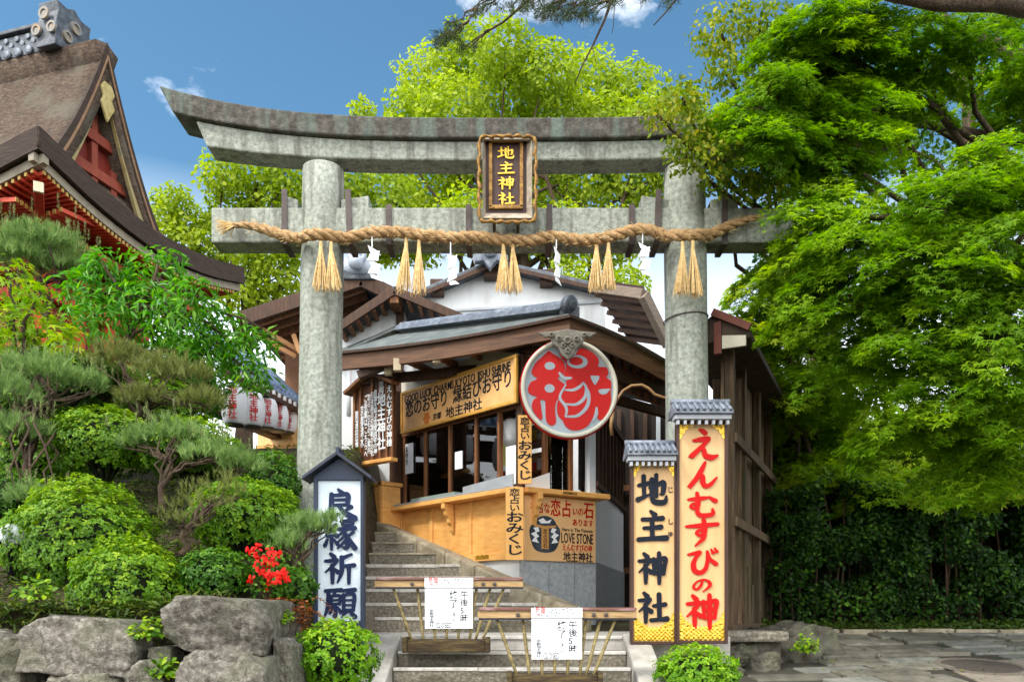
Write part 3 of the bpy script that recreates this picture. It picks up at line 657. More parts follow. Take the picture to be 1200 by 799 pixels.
# straw rope: three strands twisted round a sagging line in front of the beam
yR = TY - .26
rope_px = [(272, 263), (290, 262), (310, 268), (335, 276), (362, 281), (380, 282), (400, 279), (430, 272), (460, 270), (500, 275), (530, 278), (556, 276), (590, 281), (625, 281), (645, 275), (680, 281), (700, 280), (725, 274), (745, 267), (765, 268), (785, 279), (805, 284), (822, 280), (845, 268), (870, 258), (893, 252)]
rp_ = np.array(rope_px, float); sx_ = np.linspace(272, 893, 420); sz_ = np.interp(sx_, rp_[:, 0], rp_[:, 1])
sz_ = np.convolve(np.pad(sz_, 8, mode='edge'), np.ones(17) / 17, 'valid')
t = thing('straw_rope', 'thick twisted straw rope slung along the gate tie beam', 'rope', P(592, 278, yR))
def bulge(px):
    d = min(abs(px - 376), abs(px - 806)) / 26; return .02 - .14 * max(0, 1 - d * d)
def ropept(i): return Vector((PX(sx_[i], yR), yR + bulge(sx_[i]), PZ(sz_[i], yR)))
m = MB()
for s in range(3):
    pth = []; rad = []
    for i in range(420):
        c = ropept(i); a = i * .24 + s * 2.094; taper = min(1, .45 + i / 60, .45 + (419 - i) / 60)
        pth.append(c + Vector((0, math.cos(a), math.sin(a))) * .026 * taper); rad.append(.031 * taper * (1 + .08 * noise.noise((i * .21, s * 9, 0))))
    m.tube(pth, rad, 9)
m.build('rope', STRAW, t, True)
m = MB(); rr = random.Random(5)
for k in range(70):          # frayed end
    c = ropept(2); d = Vector((-rr.uniform(.06, .2), rr.uniform(-.05, .05), rr.uniform(-.09, .06))); m.tube([c, c + d], [.005, .002], 4)
for k in range(420):         # loose straws along the rope
    i = rr.randrange(8, 412); c = ropept(i); a = rr.uniform(0, 6.28); o = Vector((0, math.cos(a), math.sin(a))); b = c + o * .055
    m.tube([b, b + Vector((rr.uniform(-.06, .06), o.y * .02, o.z * .02))], [.003, .0015], 3, False)
m.build('loose_straw', STRAW_L, t)['kind'] = 'stuff'
rr = random.Random(9)
for px, top, bot in ((376, 287, 341), (388, 287, 342), (476, 281, 342), (491, 283, 346), (590, 286, 343), (601, 286, 344), (699, 284, 342), (713, 284, 340), (800, 287, 347), (812, 286, 348)):
    m = MB(); yy = yR + bulge(px) - (.02 if 360 < px < 400 or 790 < px < 830 else 0)
    a = Vector((PX(px, yy), yy, PZ(top, yy))); hgt = PZ(top, yy) - PZ(bot, yy); lean = rr.uniform(-.03, .03)
    m.tube([a + Vector((0, 0, .03)), a - Vector((0, 0, hgt * .16))], [.014, .02], 8)
    for k in range(70):
        an = rr.uniform(0, 6.28); rd = .082 * math.sqrt(rr.random()); e = a + Vector((lean + rd * math.cos(an), rd * .8 * math.sin(an) - .01, -hgt * rr.uniform(.9, 1.03)))
        b = a + Vector((.012 * math.cos(an), .012 * math.sin(an), -hgt * .1)); m.tube([b, b.lerp(e, .5) + Vector((0, 0, 0)), e], [.0042, .0042, .003], 4, False)
    m.build('tassel', STRAW_L, t)
for px, top, bot, tw in ((436, 281, 325, .5), (528, 290, 333, -.6), (652, 283, 329, 1.0), (753, 277, 320, .3)):
    m = MB(); a = P(px, top, yR); hgt = a.z - PZ(bot, yR); m.tube([a + Vector((0, 0, .05)), a - Vector((0, 0, .07))], .006, 5)
    c, s = math.cos(tw), math.sin(tw); w = .062; z = -.06; off = 0
    for k in range(5):
        o2 = off + (.035 if k % 2 == 0 else -.028); hh = hgt / 5; tilt = (.03 if k % 2 else -.03)
        q = [(off - w * .7, z), (off + w * .7, z + tilt), (o2 + w * .9, z - hh), (o2 - w * .9, z - hh - tilt * .5)]
        m.prism([a + Vector((u * c, u * s - .012 * (k % 2), zz)) for u, zz in q], Vector((-s, c, 0)) * .004); off = o2; z -= hh * .86
    m.build('paper_streamer', PAPER, t)

# ------------------------------------------------------------------ charm stall
C0 = Vector((.127, 10.1, 0)); UL = Vector((.688, -.726, 0)).normalized(); UF = Vector((.857, .516, 0)).normalized(); US = Vector((.27, .963, 0)).normalized()
FL = Frame(C0, UL); FF = Frame(C0, UF); D0 = C0 + UF * 1.14; FS = Frame(D0, US)
t = thing('charm_stall', 'ochre and dark timber charm stall with a low curved gable roof', 'stall', (C0.x, C0.y, ZL))
zc = EYE + 1.57; zb = EYE + .70; LEN = 4.6
m = MB(); m.fbox(FL, -LEN, .0, -.30, -.02, ZL - .1, zb); m.build('base_wall', pm("white_base_tile", [(196, 198, 198), (214, 216, 216)], 4, .5), t)
def plan(u):  # counter front of the long side follows the stairs
    return 0
# long side: ochre panelling below the counter
m = MB(); m.fbox(FL, -2.62, 0, -.32, 0, zb, zc - .06); m.build('counter_panel', OCHRE, t, bevel=.004)
m = MB()
for u in (-2.60, -1.86, -1.02, -.30): m.fbox(FL, u, u + .07, .001, .022, zb + .002, zc - .062)
m.fbox(FL, -2.6, -.02, .001, .028, zb + .001, zb + .09); m.build('panel_rail', OCHRE, t, bevel=.004)
for u in (-.72, -1.7):
    m = MB(); m.fprism(FL, [(u - .13, zb + .03), (u + .13, zb + .03), (u + .13, zb + .07), (u + .08, zb + .085), (u + .03, zb + .07), (u, zb + .09), (u - .03, zb + .07), (u - .08, zb + .085), (u - .13, zb + .07)], .029, .034)
    m.build('gold_fitting', GOLD, t)
m = MB(); m.fbox(FL, -2.95, .10, -.1, .20, zc - .06, zc); m.build('counter_top', OCHRE, t, bevel=.008)
def corbel(fr, u, n1):
    m = MB(); z = zc - .062
    prof = [(.0, z), (n1, z), (n1, z - .07), (n1 * .8, z - .10), (n1 * .72, z - .16), (n1 * .5, z - .19), (n1 * .42, z - .26), (n1 * .22, z - .29), (n1 * .12, z - .36), (0, z - .40)]
    m.prism([fr.p(u, .023 + n, zz) for n, zz in prof], fr.U * .07); m.build('corbel', OCHRE, t, bevel=.006)
corbel(FL, -1.38, .17); corbel(FF, .12, .17)
# short side: cladding, panel with the painted notice
m = MB(); 
for i, (a, b) in enumerate(((0.004, .40), (.408, .80), (.808, 1.135))):
    for z0_, z1_ in ((ZL - .1, ZL + .28), (ZL + .288, zb - .004)): m.fbox(FF, a, b, -.2, 0, z0_, z1_)
m.build('stone_cladding', BTILE, t, bevel=.003)
m = MB(); 
for a, b in ((0.004, .8), (.808, 1.7), (1.708, 2.8)): m.fbox(FS, a, b, -.2, -.0, ZL - .1, zb - .004)
m.build('side_cladding', BTILE, t, bevel=.003)
m = MB(); m.fbox(FF, .005, 1.135, -.25, 0, zb, zc - .06); m.build('notice_backing', OCHRE, t)
m = MB(); m.fbox(FF, -.02, 1.26, -.1, .16, zc - .062, zc + .004); m.build('counter_top', OCHRE, t, bevel=.008)
m = MB(); m.fbox(FF, .5, .72, .161, .166, zc - .045, zc - .015); m.build('brass_plate', GOLD_D, t)
# posts and window frames
zw1 = EYE + 2.62
m = MB(); m.fbox(FL, -.12, .0, -.12, .0, zc + .002, EYE + 3.25); m.build('corner_post', WOOD_D, t, bevel=.008)
m = MB(); m.fbox(FL, -2.78, -2.60, -.1, .06, ZL, EYE + 3.3); m.build('end_post', WOOD_D, t, bevel=.008)
m = MB(); m.fbox(FF, 1.03, 1.135, -.09, .01, zc + .005, EYE + 2.85); m.build('end_post', GREYP, t, bevel=.005)
m = MB()
for u in (-2.56, -2.06, -1.50, -.95, -.50): m.fbox(FL, u, u + .045, -.10, -.03, zc + .003, zw1)
m.fbox(FL, -2.58, -.12, -.11, -.02, zw1, zw1 + .07); m.build('window_frame', WOOD_M, t, bevel=.004)
m = MB()
for u in (.35, .74): m.fbox(FF, u, u + .06, -.10, -.03, zc + .006, EYE + 2.85)
m.fbox(FF, 0, 1.03, -.11, -.02, EYE + 2.85, EYE + 2.95); m.build('front_window_frame', WOOD_M, t, bevel=.004)
for a, b in ((-2.515, -2.06), (-2.015, -1.50), (-1.455, -.95), (-.905, -.5)):
    m = MB(); m.fbox(FL, a, b, -.067, -.063, zc + .003, zw1); m.build('window_pane', GLASS, t)
m = MB(); m.fbox(FF, .41, .74, -.067, -.063, zc + .006, EYE + 2.85); m.build('window_pane', GLASS, t)
# interior: floor, back wall, dark ceiling
m = MB(); m.fbox(FL, -2.7, -.55, -1.5, -1.4, zb, zc + .62); m.fbox(FL, -2.7, -.45, -1.39, -.12, zc - .5, zc - .45); m.fbox(FL, -2.7, -.45, -1.39, -.12, EYE + 3.0, EYE + 3.06)
m.fbox(FL, -2.76, -2.7, -1.45, -.11, zb, EYE + 3.1); m.build('interior', DARKIN, t)
for k, z in enumerate((zc + .35, zc + .75, zc + 1.1)):
    m = MB(); m.fbox(FL, -2.6, -.2, -1.0, -.7, z, z + .025); m.build('shelf', WOOD_M, t)
# fascia wall over the windows
m = MB(); m.fbox(FL, -2.6, -.12, -.08, -.03, zw1 + .072, EYE + 3.45); m.build('upper_wall', pm("cream_plaster", [(206, 196, 176), (220, 212, 194)], 3, .85, .05), t)
# side wall: windows over grey panel
m = MB(); m.fbox(FS, .02, 2.8, -.15, -.02, zb, zc + .12); m.build('side_panel', WHITE, t, bevel=.004)
m = MB(); m.fbox(FS, .0, 2.82, -.16, .03, zc + .121, zc + .19)
for u in (.02, .35, .68, 1.0, 1.35, 1.7, 2.05, 2.4, 2.75): m.fbox(FS, u, u + .06, -.12, -.02, zc + .19, EYE + 2.8)
m.fbox(FS, 0, 2.82, -.14, .02, EYE + 2.8, EYE + 2.9); m.build('side_window_frame', WOOD_D, t, bevel=.004)
m = MB(); m.fbox(FS, .03, 2.8, -.24, -.2, zc + .1, EYE + 2.9); m.build('side_screen', DARKW, t)
# roof: two planes meeting at the ridge, thin copper sheet on boards, deep barge boards
A = P(668, 369, 9.62); A2 = P(664, 366, 9.75); Lp_ = P(398, 412, 11.0); B = P(466, 391, 12.0); Rr = P(788, 426, 10.75); Bk = Vector((2.6, 13.2, A2.z - .35)); Lb = P(404, 404, 13.0)
def curve_pts(a, b, n, sag):
    return [a.lerp(b, i / n) - Vector((0, 0, sag * math.sin(math.pi * i / n))) for i in range(n + 1)]
eL = curve_pts(A, Lp_, 14, .05); eR = curve_pts(A, Rr, 10, -.05); rd = curve_pts(A2, B, 14, .02)
m = MB(); n_ = 14
rows = [[eL[i].lerp(rd[i], j / 4) for j in range(5)] for i in range(n_ + 1)]
m.add([p for r in rows for p in r], [(i * 5 + j, (i + 1) * 5 + j, (i + 1) * 5 + j + 1, i * 5 + j + 1) for i in range(n_) for j in range(4)])
bR = curve_pts(B, Bk, 10, 0); rows = [[eR[i].lerp(A2.lerp(B, i / 10 * .0).lerp(bR[i], 1) if i else A2, j / 4) for j in range(5)] for i in range(11)]
m.build('roof', COPPER, t, True, 0, solid=-.035)
m = MB(); bk = [A2.lerp(B, i / 10) + Vector((0.0, 0, 0)) for i in range(11)]
rows = [[Rr.lerp(Vector((2.9, 13.6, Rr.z + .1)), i / 10).lerp(bk[i], 1 - j / 6) if j else bk[i] for j in range(7)] for i in range(11)]
rows[0] = [A2] + [eR[int(j / 6 * 10)] for j in range(1, 7)]
m.add([p for r in rows for p in r], [(i * 7 + j, (i + 1) * 7 + j, (i + 1) * 7 + j + 1, i * 7 + j + 1) for i in range(10) for j in range(6)]); m.build('roof_right', COPPER, t, True, 0, solid=-.035)
def barge(pts, drop, th, mat, name, inset=Vector((0, .04, 0))):
    m = MB(); vs = []
    for p in pts:
        p = p + inset; vs += [p - Vector((0, 0, .03)), p - Vector((0, 0, .03 + drop)), p - Vector((0, 0, .03 + drop)) + Vector((.02, th, 0)), p - Vector((0, 0, .03)) + Vector((.02, th, 0))]
    k = len(pts); fs = [(4 * i + a, 4 * i + (a + 1) % 4, 4 * i + 4 + (a + 1) % 4, 4 * i + 4 + a) for i in range(k - 1) for a in range(4)] + [(0, 1, 2, 3), (4 * k - 1, 4 * k - 2, 4 * k - 3, 4 * k - 4)]
    m.add(vs, fs); return m.build(name, mat, t, fix=True)
barge(eL, .20, .07, BARGE, 'barge_board'); barge(eR, .24, .07, BARGE, 'barge_board')
barge(eL, .035, .05, WOOD_D, 'roof_edge', Vector((0, -.012, .035))); barge(eR, .035, .05, WOOD_D, 'roof_edge', Vector((0, -.012, .035)))
# ridge: stacked tiles under a round cap with an end ornament
m = MB(); rA = A2 + Vector((0, .05, .02)); rB = B + Vector((.05, 0, .02))
for k, (w, h, z) in enumerate(((.26, .026, .015), (.22, .026, .043), (.18, .026, .071))): m.beam(rA + Vector((0, 0, z)), rB + Vector((0, 0, z)), w, h)
m.tube([rA + Vector((0, 0, .10)), rB + Vector((0, 0, .10))], .045, 12); rg = m.build('ridge', TILE, t, bevel=.006)
m = MB(); dR = (rA - rB).normalized(); e = rA + dR * .05
m.lathe(e + Vector((0, 0, .07)), [(.115, -.05), (.125, 0), (.125, .04), (.08, .06)], 20, dR); m.box(e.x - .12, e.x + .12, e.y - .04, e.y + .05, e.z - .08, e.z + .05)
m.lathe(e + dR * .05 + Vector((0, 0, .07)), [(.06, 0), (.075, .02), (.04, .035)], 14, dR); m.build('ridge_end', TILE_D, rg, bevel=.008)
# beams, rafters, brackets under the eave
m = MB()
for i in range(2, 14, 2):
    a = eL[i] + Vector((0, .15, -.12)); b = Vector((a.x + .55, a.y + 1.0, a.z + .02)); m.beam(a, b, .06, .08)
m.build('rafter', RAFT, t)
m = MB(); m.beam(eL[1] + Vector((0, .75, -.30)), eL[13] + Vector((0, .55, -.26)), .10, .12); m.beam(P(540, 402, 10.45), P(640, 412, 10.1), .08, .10); m.beam(P(420, 440, 11.0), P(478, 418, 10.9), .09, .11)
m.build('eave_beam', WOOD_D, t, bevel=.006)
for px, py, Y in ((466, 428, 10.7), (512, 419, 10.5), (455, 433, 10.95), (566, 400, 10.4)):
    m = MB(); p = P(px, py, Y); m.box(p.x - .05, p.x + .05, p.y - .05, p.y + .05, p.z - .08, p.z + .08); m.build('bracket_block', pm("pale_end_grain", [(176, 160, 132), (196, 180, 152)], 8, .7), t, bevel=.006)
# underside on the right: boards, beams
m = MB()
for i in range(9):
    f = i / 8; a = eR[1].lerp(eR[9], f) + Vector((.05, .12, -.20)); m.beam(a, a + Vector((.35, 1.7, .05)), .055, .075)
m.build('rafter_right', WOOD_D, t)
m = MB(); a = eR[0] + Vector((0, .14, -.13)); b = eR[10] + Vector((0, .14, -.13)); m.hexa([a, b, b + Vector((.4, 1.9, .0)), a + Vector((.4, 1.9, .0)), a + Vector((0, 0, .03)), b + Vector((0, 0, .03)), b + Vector((.4, 1.9, .03)), a + Vector((.4, 1.9, .03))]); m.build('soffit', pm("soffit_board", [(120, 66, 28), (158, 92, 40)], 5, .6, .1, stretch=(6, 1, 1)), t)
m = MB(); m.beam(P(690, 430, 10.2), P(790, 462, 11.2), .11, .16); m.beam(P(700, 462, 10.9), P(800, 490, 11.6), .10, .12); m.build('side_beam', WOOD_D, t, bevel=.008)
m = MB(); pth = [P(x, y, 10.05) for x, y in ((718, 482), (722, 470), (730, 458), (740, 452), (752, 451), (760, 455), (767, 462), (778, 466), (790, 464))]; m.tube(pth, .018, 10); m.build('curved_pipe', pm("pipe_tan", [(150, 112, 70), (176, 138, 92)], 8, .5), t, True)
m = MB(); m.tube([P(718, 482, 10.05), P(716, 498, 10.05), P(717, 510, 10.05)], [.024, .022, .02], 8); m.build('pipe_drop', pm("pipe_tan", []), t, True)
# gable ornament above the round sign
tO = MB(); cO = P(665, 402, 9.30); tO.fprism(ID, [(cO.x + u * .34, cO.z + v * .24) for u, v in ((-1, .45), (-.75, .2), (-.6, .25), (-.5, -.1), (-.3, -.3), (-.2, -.62), (0, -.85), (.2, -.62), (.3, -.3), (.5, -.1), (.6, .25), (.75, .2), (1, .45), (.5, .5), (0, .62), (-.5, .5))], -cO.y, -cO.y + .05)
go = tO.build('gable_ornament', pm("carved_grey", [(120, 116, 104), (150, 146, 134)], 18, .8, .5), t, bevel=.012)
m = MB(); 
for u, v, r in ((0, .05, .045), (-.3, .12, .035), (.3, .12, .035), (-.55, .3, .03), (.55, .3, .03), (0, -.45, .035), (-.15, -.2, .03), (.15, -.2, .03)):
    m.lathe((cO.x + u * .34, cO.y - .05, cO.z + v * .24), [(r, 0), (r, .02), (r * .6, .03), (r * .5, .012), (.002, .012)], 12, (0, -1, 0))
m.build('carving', pm("carved_grey", []), go, True)
# counter trays and the ochre cabinet at the far end
m = MB()
m.fbox(FL, -2.50, -.10, .005, .19, zc + .003, zc + .025)
m.fprism(FL, [(-1.1, zc + .026), (-.12, zc + .026), (-.12, zc + .20), (-1.1, zc + .14)], .03, .045); m.build('display_ledge', METAL_G, t, bevel=.003)
m = MB(); m.fbox(FL, -2.1, -1.12, .02, .17, zc + .026, zc + .07); m.build('display_case', pm("case_green", [(120, 134, 126), (146, 158, 150)], 30, .3), t, bevel=.004)
m = MB(); m.fprism(FF, [(.05, zc + .006), (.42, zc + .006), (.42, zc + .24), (.05, zc + .10)], -.02, -.008); m.build('slope_screen', WHITE, t)

cb = thing('ochre_cabinet', 'ochre cabinet with a gold trimmed lid at the far end of the stall counter', 'cabinet', FL.p(-2.80, .1, zc))
m = MB(); m.fbox(FL, -3.15, -2.55, .02, .34, zc - .55, zc + .30); m.build('body', OCHRE, cb, bevel=.006)
m = MB(); m.fbox(FL, -3.18, -2.52, .0, .37, zc + .301, zc + .36); m.build('lid', OCHRE, cb, bevel=.01)
m = MB(); m.fbox(FL, -3.0, -2.7, .372, .378, zc + .31, zc + .35); m.fbox(FL, -3.18, -3.08, .372, .378, zc + .31, zc + .35); m.fbox(FL, -2.62, -2.52, .372, .378, zc + .31, zc + .35); m.build('gold_trim', GOLD, cb)
m = MB(); 
for u in (-3.12, -2.87, -2.62): m.fbox(FL, u, u + .045, .341, .352, zc - .5, zc + .3)
m.build('rail', OCHRE, cb, bevel=.003)
# goods seen through the windows
def goods(name, label, cat, u, n, z, w, h, d, mat):
    o = thing(name, label, cat, FL.p(u, n, z)); m = MB(); m.fbox(FL, u - w / 2, u + w / 2, n - d, n, z, z + h); m.build('panel', mat, o, bevel=.004); return o
o = goods('red_banner', 'red cloth with white marks behind the stall windows', 'banner', -2.35, -.25, zc + .02, .34, .42, .02, RED)
m = MB(); vtext(m, FL, "お守", -2.38, zc + .06, zc + .38, .12, -.248, .02); m.build('lettering', WHITE, o)
o = goods('paper_notice', 'white paper notice in the leftmost stall window', 'notice', -2.42, -.04, zc + .50, .20, .44, .004, PAPER)
m = MB(); vtext(m, FL, "お守り", -2.47, zc + .62, zc + .9, .06, -.038, .01); m.build('lettering', INK, o)
for lb, u, z, w_, h_, mt in (('tall white fortune poster behind the third stall window', -1.78, .30, .16, .46, PAPER), ('small orange card low in the third stall window', -1.62, .10, .14, .18, OCHRE), ('wide pale price list at the top of the second window', -1.25, .80, .36, .16, PAPER), ('green charm card low in the second window', -1.05, .08, .16, .2, pm("card_green", [(70, 120, 84), (96, 146, 108)], 5, .6)), ('narrow white talisman strip in the leftmost window', -2.18, .25, .10, .50, PAPER), ('white folded cloth in the window nearest the corner', -.30, .10, .26, .5, PAPER)):
    goods('window_card', lb, 'card', u, -.12, zc + z, w_, h_, .006, mt)
goods('price_card', 'small white price card in the second stall window', 'card', -1.30, -.05, zc + .42, .16, .24, .004, PAPER)
o = goods('charm_poster', 'bright white and yellow poster at the right stall window', 'poster', -.68, -.35, zc + .35, .42, .62, .02, PAPER)
m = MB(); m.fbox(FL, -.82, -.62, -.349, -.342, zc + .42, zc + .72); m.build('yellow_area', pm("poster_yellow", [(196, 196, 96), (214, 210, 130)], 9, .6), o)
m = MB(); m.fbox(FL, -.86, -.50, -.349, -.343, zc + .80, zc + .93); m.build('blue_area', pm("poster_blue", [(52, 84, 176), (90, 120, 200)], 9, .6), o)
o = thing('white_jar', 'pale round jar standing behind the stall windows', 'jar', FL.p(-.62, -.2, zc)); m = MB(); m.lathe(FL.p(-.50, -.3, zc + .62), [(.06, 0), (.15, .1), (.17, .22), (.13, .34), (.07, .38)], 18); m.build('body', WHITE, o, True)
o = thing('charm_rack', 'small rack of colourful charms behind the second window', 'rack', FL.p(-1.2, -.3, zc)); m = MB(); m.fbox(FL, -1.95, -1.5, -.42, -.36, zc + .0, zc + .5); m.build('board', WOOD_D, o)
rr = random.Random(4); cm = [pm("charm_red", [(180, 40, 40), (200, 60, 50)], 5), pm("charm_gold", [(200, 160, 60), (214, 176, 84)], 5), pm("charm_white", [(210, 210, 206), (226, 226, 222)], 5), pm("charm_green", [(60, 120, 70), (80, 140, 90)], 5)]
for i in range(6):
    for j in range(3):
        m = MB(); u = -1.92 + i * .068; z = zc + .06 + j * .15; m.fbox(FL, u, u + .045, -.358, -.348, z, z + .085); m.build('charm', cm[rr.randrange(4)], o)
for q in range(3):
    o = thing('charm_rack', ('shelf rack of charms at the top behind the windows', 'shelf rack of charms at mid height behind the windows', 'low shelf rack of charms behind the windows')[2 - q], 'rack', FL.p(-1.4, -.8, zc + (.35, .75, 1.1)[q] + .03)); z = (.38, .78, 1.13)[q] + zc
    m = MB(); m.fbox(FL, -2.5, -.3, -.98, -.96, z, z + .3); m.build('board', pm("rack_felt", [(150, 120, 90), (180, 150, 116)], 5, .8), o)
    for i in range(24):
        m = MB(); u = -2.46 + i * .09; h = rr.uniform(.1, .2); m.fbox(FL, u, u + rr.uniform(.04, .065), -.955, -.93, z + .02, z + .02 + h); m.build('charm', cm[rr.randrange(4)], o)
# ------------------------------------------------------------------ round sign
c = P(667, 456, 9.42); rS = .568
t = thing('round_sign', 'big round sign with a red seal character on grey under the stall gable', 'sign', c)
n_ = Vector((.10, -1, .0)).normalized(); fr = Frame((c.x, c.y), (1, .10)); fr.O = Vector((c.x, c.y, c.z))
class FZ(Frame):
    def __init__(s, O, U): Frame.__init__(s, O, U); s.O = Vector(O)
fz = FZ(c, (1, .10, 0)); nv = fz.N
m = MB(); m.lathe(c - nv * .05, [(rS - .02, 0), (rS - .02, .06)], 64, nv); m.build('face', pm("sign_face_grey", [(150, 162, 172), (172, 184, 192)], 3, .45, .03), t)
m = MB(); m.lathe(c, [(rS - .045, .0), (rS - .045, .045), (rS - .03, .055), (rS - .005, .055), (rS, .045), (rS, -.02)], 64, nv, False); m.build('rim', pm("rim_cream", [(206, 204, 184), (222, 220, 202)], 5, .5, .05), t, True)
m = MB(); m.lathe(c, [(rS + .001, -.045), (rS + .012, -.04), (rS + .012, .012), (rS + .001, .018)], 64, nv, False); m.build('red_edge', RED, t, True)
kx = rS / 350
def Q(pts): return [((x - 472) * kx, (460 - y) * kx) for x, y in pts]
def smooth_poly(pts, k=4):
    q = []; n = len(pts)
    for i in range(n):
        a, b, c_, d = (np.array(pts[(i + j) % n]) for j in (-1, 0, 1, 2))
        for s in range(k):
            u = s / k; q.append(tuple(.5 * ((2 * b) + (c_ - a) * u + (2 * a - 5 * b + 4 * c_ - d) * u * u + (3 * b - a - 3 * c_ + d) * u ** 3)))
    return q
def flat(mb, pts, n, th): put(mb, fz, pts, [tuple(range(len(pts)))], n, th)
def ribbon(mb, pts, w, n, th):
    q = [np.array(p, float) for p in pts]; ex = [2 * q[0] - q[1]] + q + [2 * q[-1] - q[-2]]; cur = []
    for i in range(1, len(ex) - 2):
        for s in range(6):
            u = s / 6; a, b, c_, d = ex[i - 1:i + 3]; cur.append(.5 * ((2 * b) + (c_ - a) * u + (2 * a - 5 * b + 4 * c_ - d) * u * u + (3 * b - a - 3 * c_ + d) * u ** 3))
    cur.append(q[-1]); Ls, Rs = [], []
    for i, p in enumerate(cur):
        d = cur[min(i + 1, len(cur) - 1)] - cur[max(i - 1, 0)]; d = d / max(1e-6, np.linalg.norm(d)); f = i / (len(cur) - 1); ww = w * (.35 + .65 * math.sin(math.pi * min(1, max(0, f * .9 + .05)))) / 2
        o = np.array((-d[1], d[0])) * ww; Ls.append(tuple(p + o)); Rs.append(tuple(p - o))
    vs = Q(Ls) + Q(Rs); k = len(Ls); put(mb, fz, vs, [(i, i + 1, k + i + 1, k + i) for i in range(k - 1)], n, th)
m = MB()
flat(m, Q(smooth_poly([(320,195),(355,215),(420,258),(440,310),(430,350),(388,388),(438,432),(430,480),(402,520),(375,560),(368,620),(374,700),(345,725),(308,700),(300,640),(298,560),(285,545),(262,548),(268,600),(275,685),(235,660),(202,600),(212,548),(238,525),(190,505),(172,470),(195,420),(240,395),(205,365),(203,330),(230,280),(280,235)])), .011, .012)
flat(m, Q(smooth_poly([(400,205),(430,232),(500,228),(530,190),(560,165),(620,185),(672,225),(686,262),(682,296),(740,300),(754,345),(738,372),(772,395),(775,440),(770,480),(775,530),(762,590),(738,640),(700,678),(680,668),(668,640),(645,660),(605,720),(545,752),(480,752),(440,722),(425,690),(405,672),(386,640),(384,570),(400,530),(418,495),(438,470),(440,440),(450,405),(430,385),(426,370),(446,318),(445,270),(415,240)])), .011, .012)
m.build('red_character', pm("sign_red", [(196, 34, 32), (200, 36, 32)], 3, .55, .03, spec=.2), t)
m = MB()
def ell(x, y, a, b, k=24): return [(x + a * math.cos(i / k * 6.2832), y + b * math.sin(i / k * 6.2832)) for i in range(k)]
flat(m, Q(ell(330, 302, 38, 28)), .0235, .002); flat(m, Q(ell(328, 462, 36, 30)), .0235, .002)
flat(m, Q([(624, 362), (688, 362), (686, 385), (660, 428), (648, 420), (628, 385)]), .0235, .002)
flat(m, Q([(680, 466), (705, 455), (772, 452), (742, 488), (712, 496), (690, 488)]), .0235, .002)
e1, e2 = ell(528, 266, 76, 48, 32), ell(520, 262, 50, 30, 32)
put(m, fz, Q(e1) + Q(e2), [(i, (i + 1) % 32, 32 + (i + 1) % 32, 32 + i) for i in range(32)], .0235, .002)
ribbon(m, [(438, 470), (500, 468), (550, 440), (572, 412)], 22, .0235, .002); ribbon(m, [(440, 570), (520, 570), (582, 520), (592, 450), (568, 410)], 24, .0235, .0022)
ribbon(m, [(440, 660), (530, 650), (598, 585), (612, 500), (590, 440)], 26, .0235, .0024); ribbon(m, [(446, 430), (402, 520), (440, 580), (452, 620), (440, 660)], 22, .0235, .0026)
ribbon(m, [(668, 585), (664, 640), (640, 690)], 26, .0235, .0028); ribbon(m, [(395, 345), (432, 385), (490, 382)], 26, .0235, .002)
m.build('grey_gaps', pm("sign_face_grey", []), t)

# ------------------------------------------------------------------ long charm sign over the windows
def sgn(fr, name, label, u0, u1, z0, z1, n, mat, th=.03):
    o = thing(name, label, 'sign', fr.p((u0 + u1) / 2, n, z0)); m = MB(); m.fbox(fr, u0, u1, n, n + th, z0, z1); m.build('board', mat, o, bevel=.004); return o
z0, z1 = EYE + 2.64, EYE + 3.22; u0, u1 = -2.44, -.02
t = sgn(FL, 'charm_sign', 'long tilted-looking ochre sign about lucky charms above the stall windows', u0, u1, z0, z1, .05, pm("charm_sign_board", [(214, 158, 92), (228, 174, 108), (236, 188, 126)], 4, .4, .03))
t['label'] = 'long ochre signboard with black lucky charm writing above the stall windows'
m = MB(); w = .03
for a in ((u0 - .01, u1 + .01, z0 - .012, z0 + w), (u0 - .01, u1 + .01, z1 - w, z1 + .012), (u0 - .01, u0 + w, z0 + w, z1 - w), (u1 - w, u1 + .01, z0 + w, z1 - w)): m.fbox(FL, a[0], a[1], .055, .095, a[2], a[3])
m.build('frame', pm("gilt_frame", [(206, 146, 52), (228, 176, 84)], 8, .35, .1, metal=.3), t, bevel=.005)
m = MB(); htext(m, FL, "GOOD LUCK CHARMS KYOTO JISHU SHRINE", u0 + .08, u1 - .10, z1 - .105, .135, .081, .016, cjk=False)
htext(m, FL, "恋のお守り 縁結びお守り", u0 + .10, u1 - .06, z1 - .27, .215, .081, .012)
htext(m, FL, "地主神社", u0 + 1.02, u0 + 1.78, z0 + .10, .14, .081, .012); htext(m, FL, "京都", u0 + .74, u0 + .93, z0 + .10, .085, .081, .015)
m.build('lettering', INK, t)
m = MB(); fzc = FL.p(u0 + .60, .081, z0 + .115); m.lathe(fzc, [(.05, 0), (.05, .004)], 12, FL.N)
for k in range(6): m.lathe(fzc + FL.U * .052 * math.cos(k * 1.047) + Vector((0, 0, .062 * math.sin(k * 1.047))), [(.026, 0), (.026, .005)], 10, FL.N)
m.build('crest', pm("crest_orange", [(196, 98, 24), (214, 120, 36)], 9, .5), t)
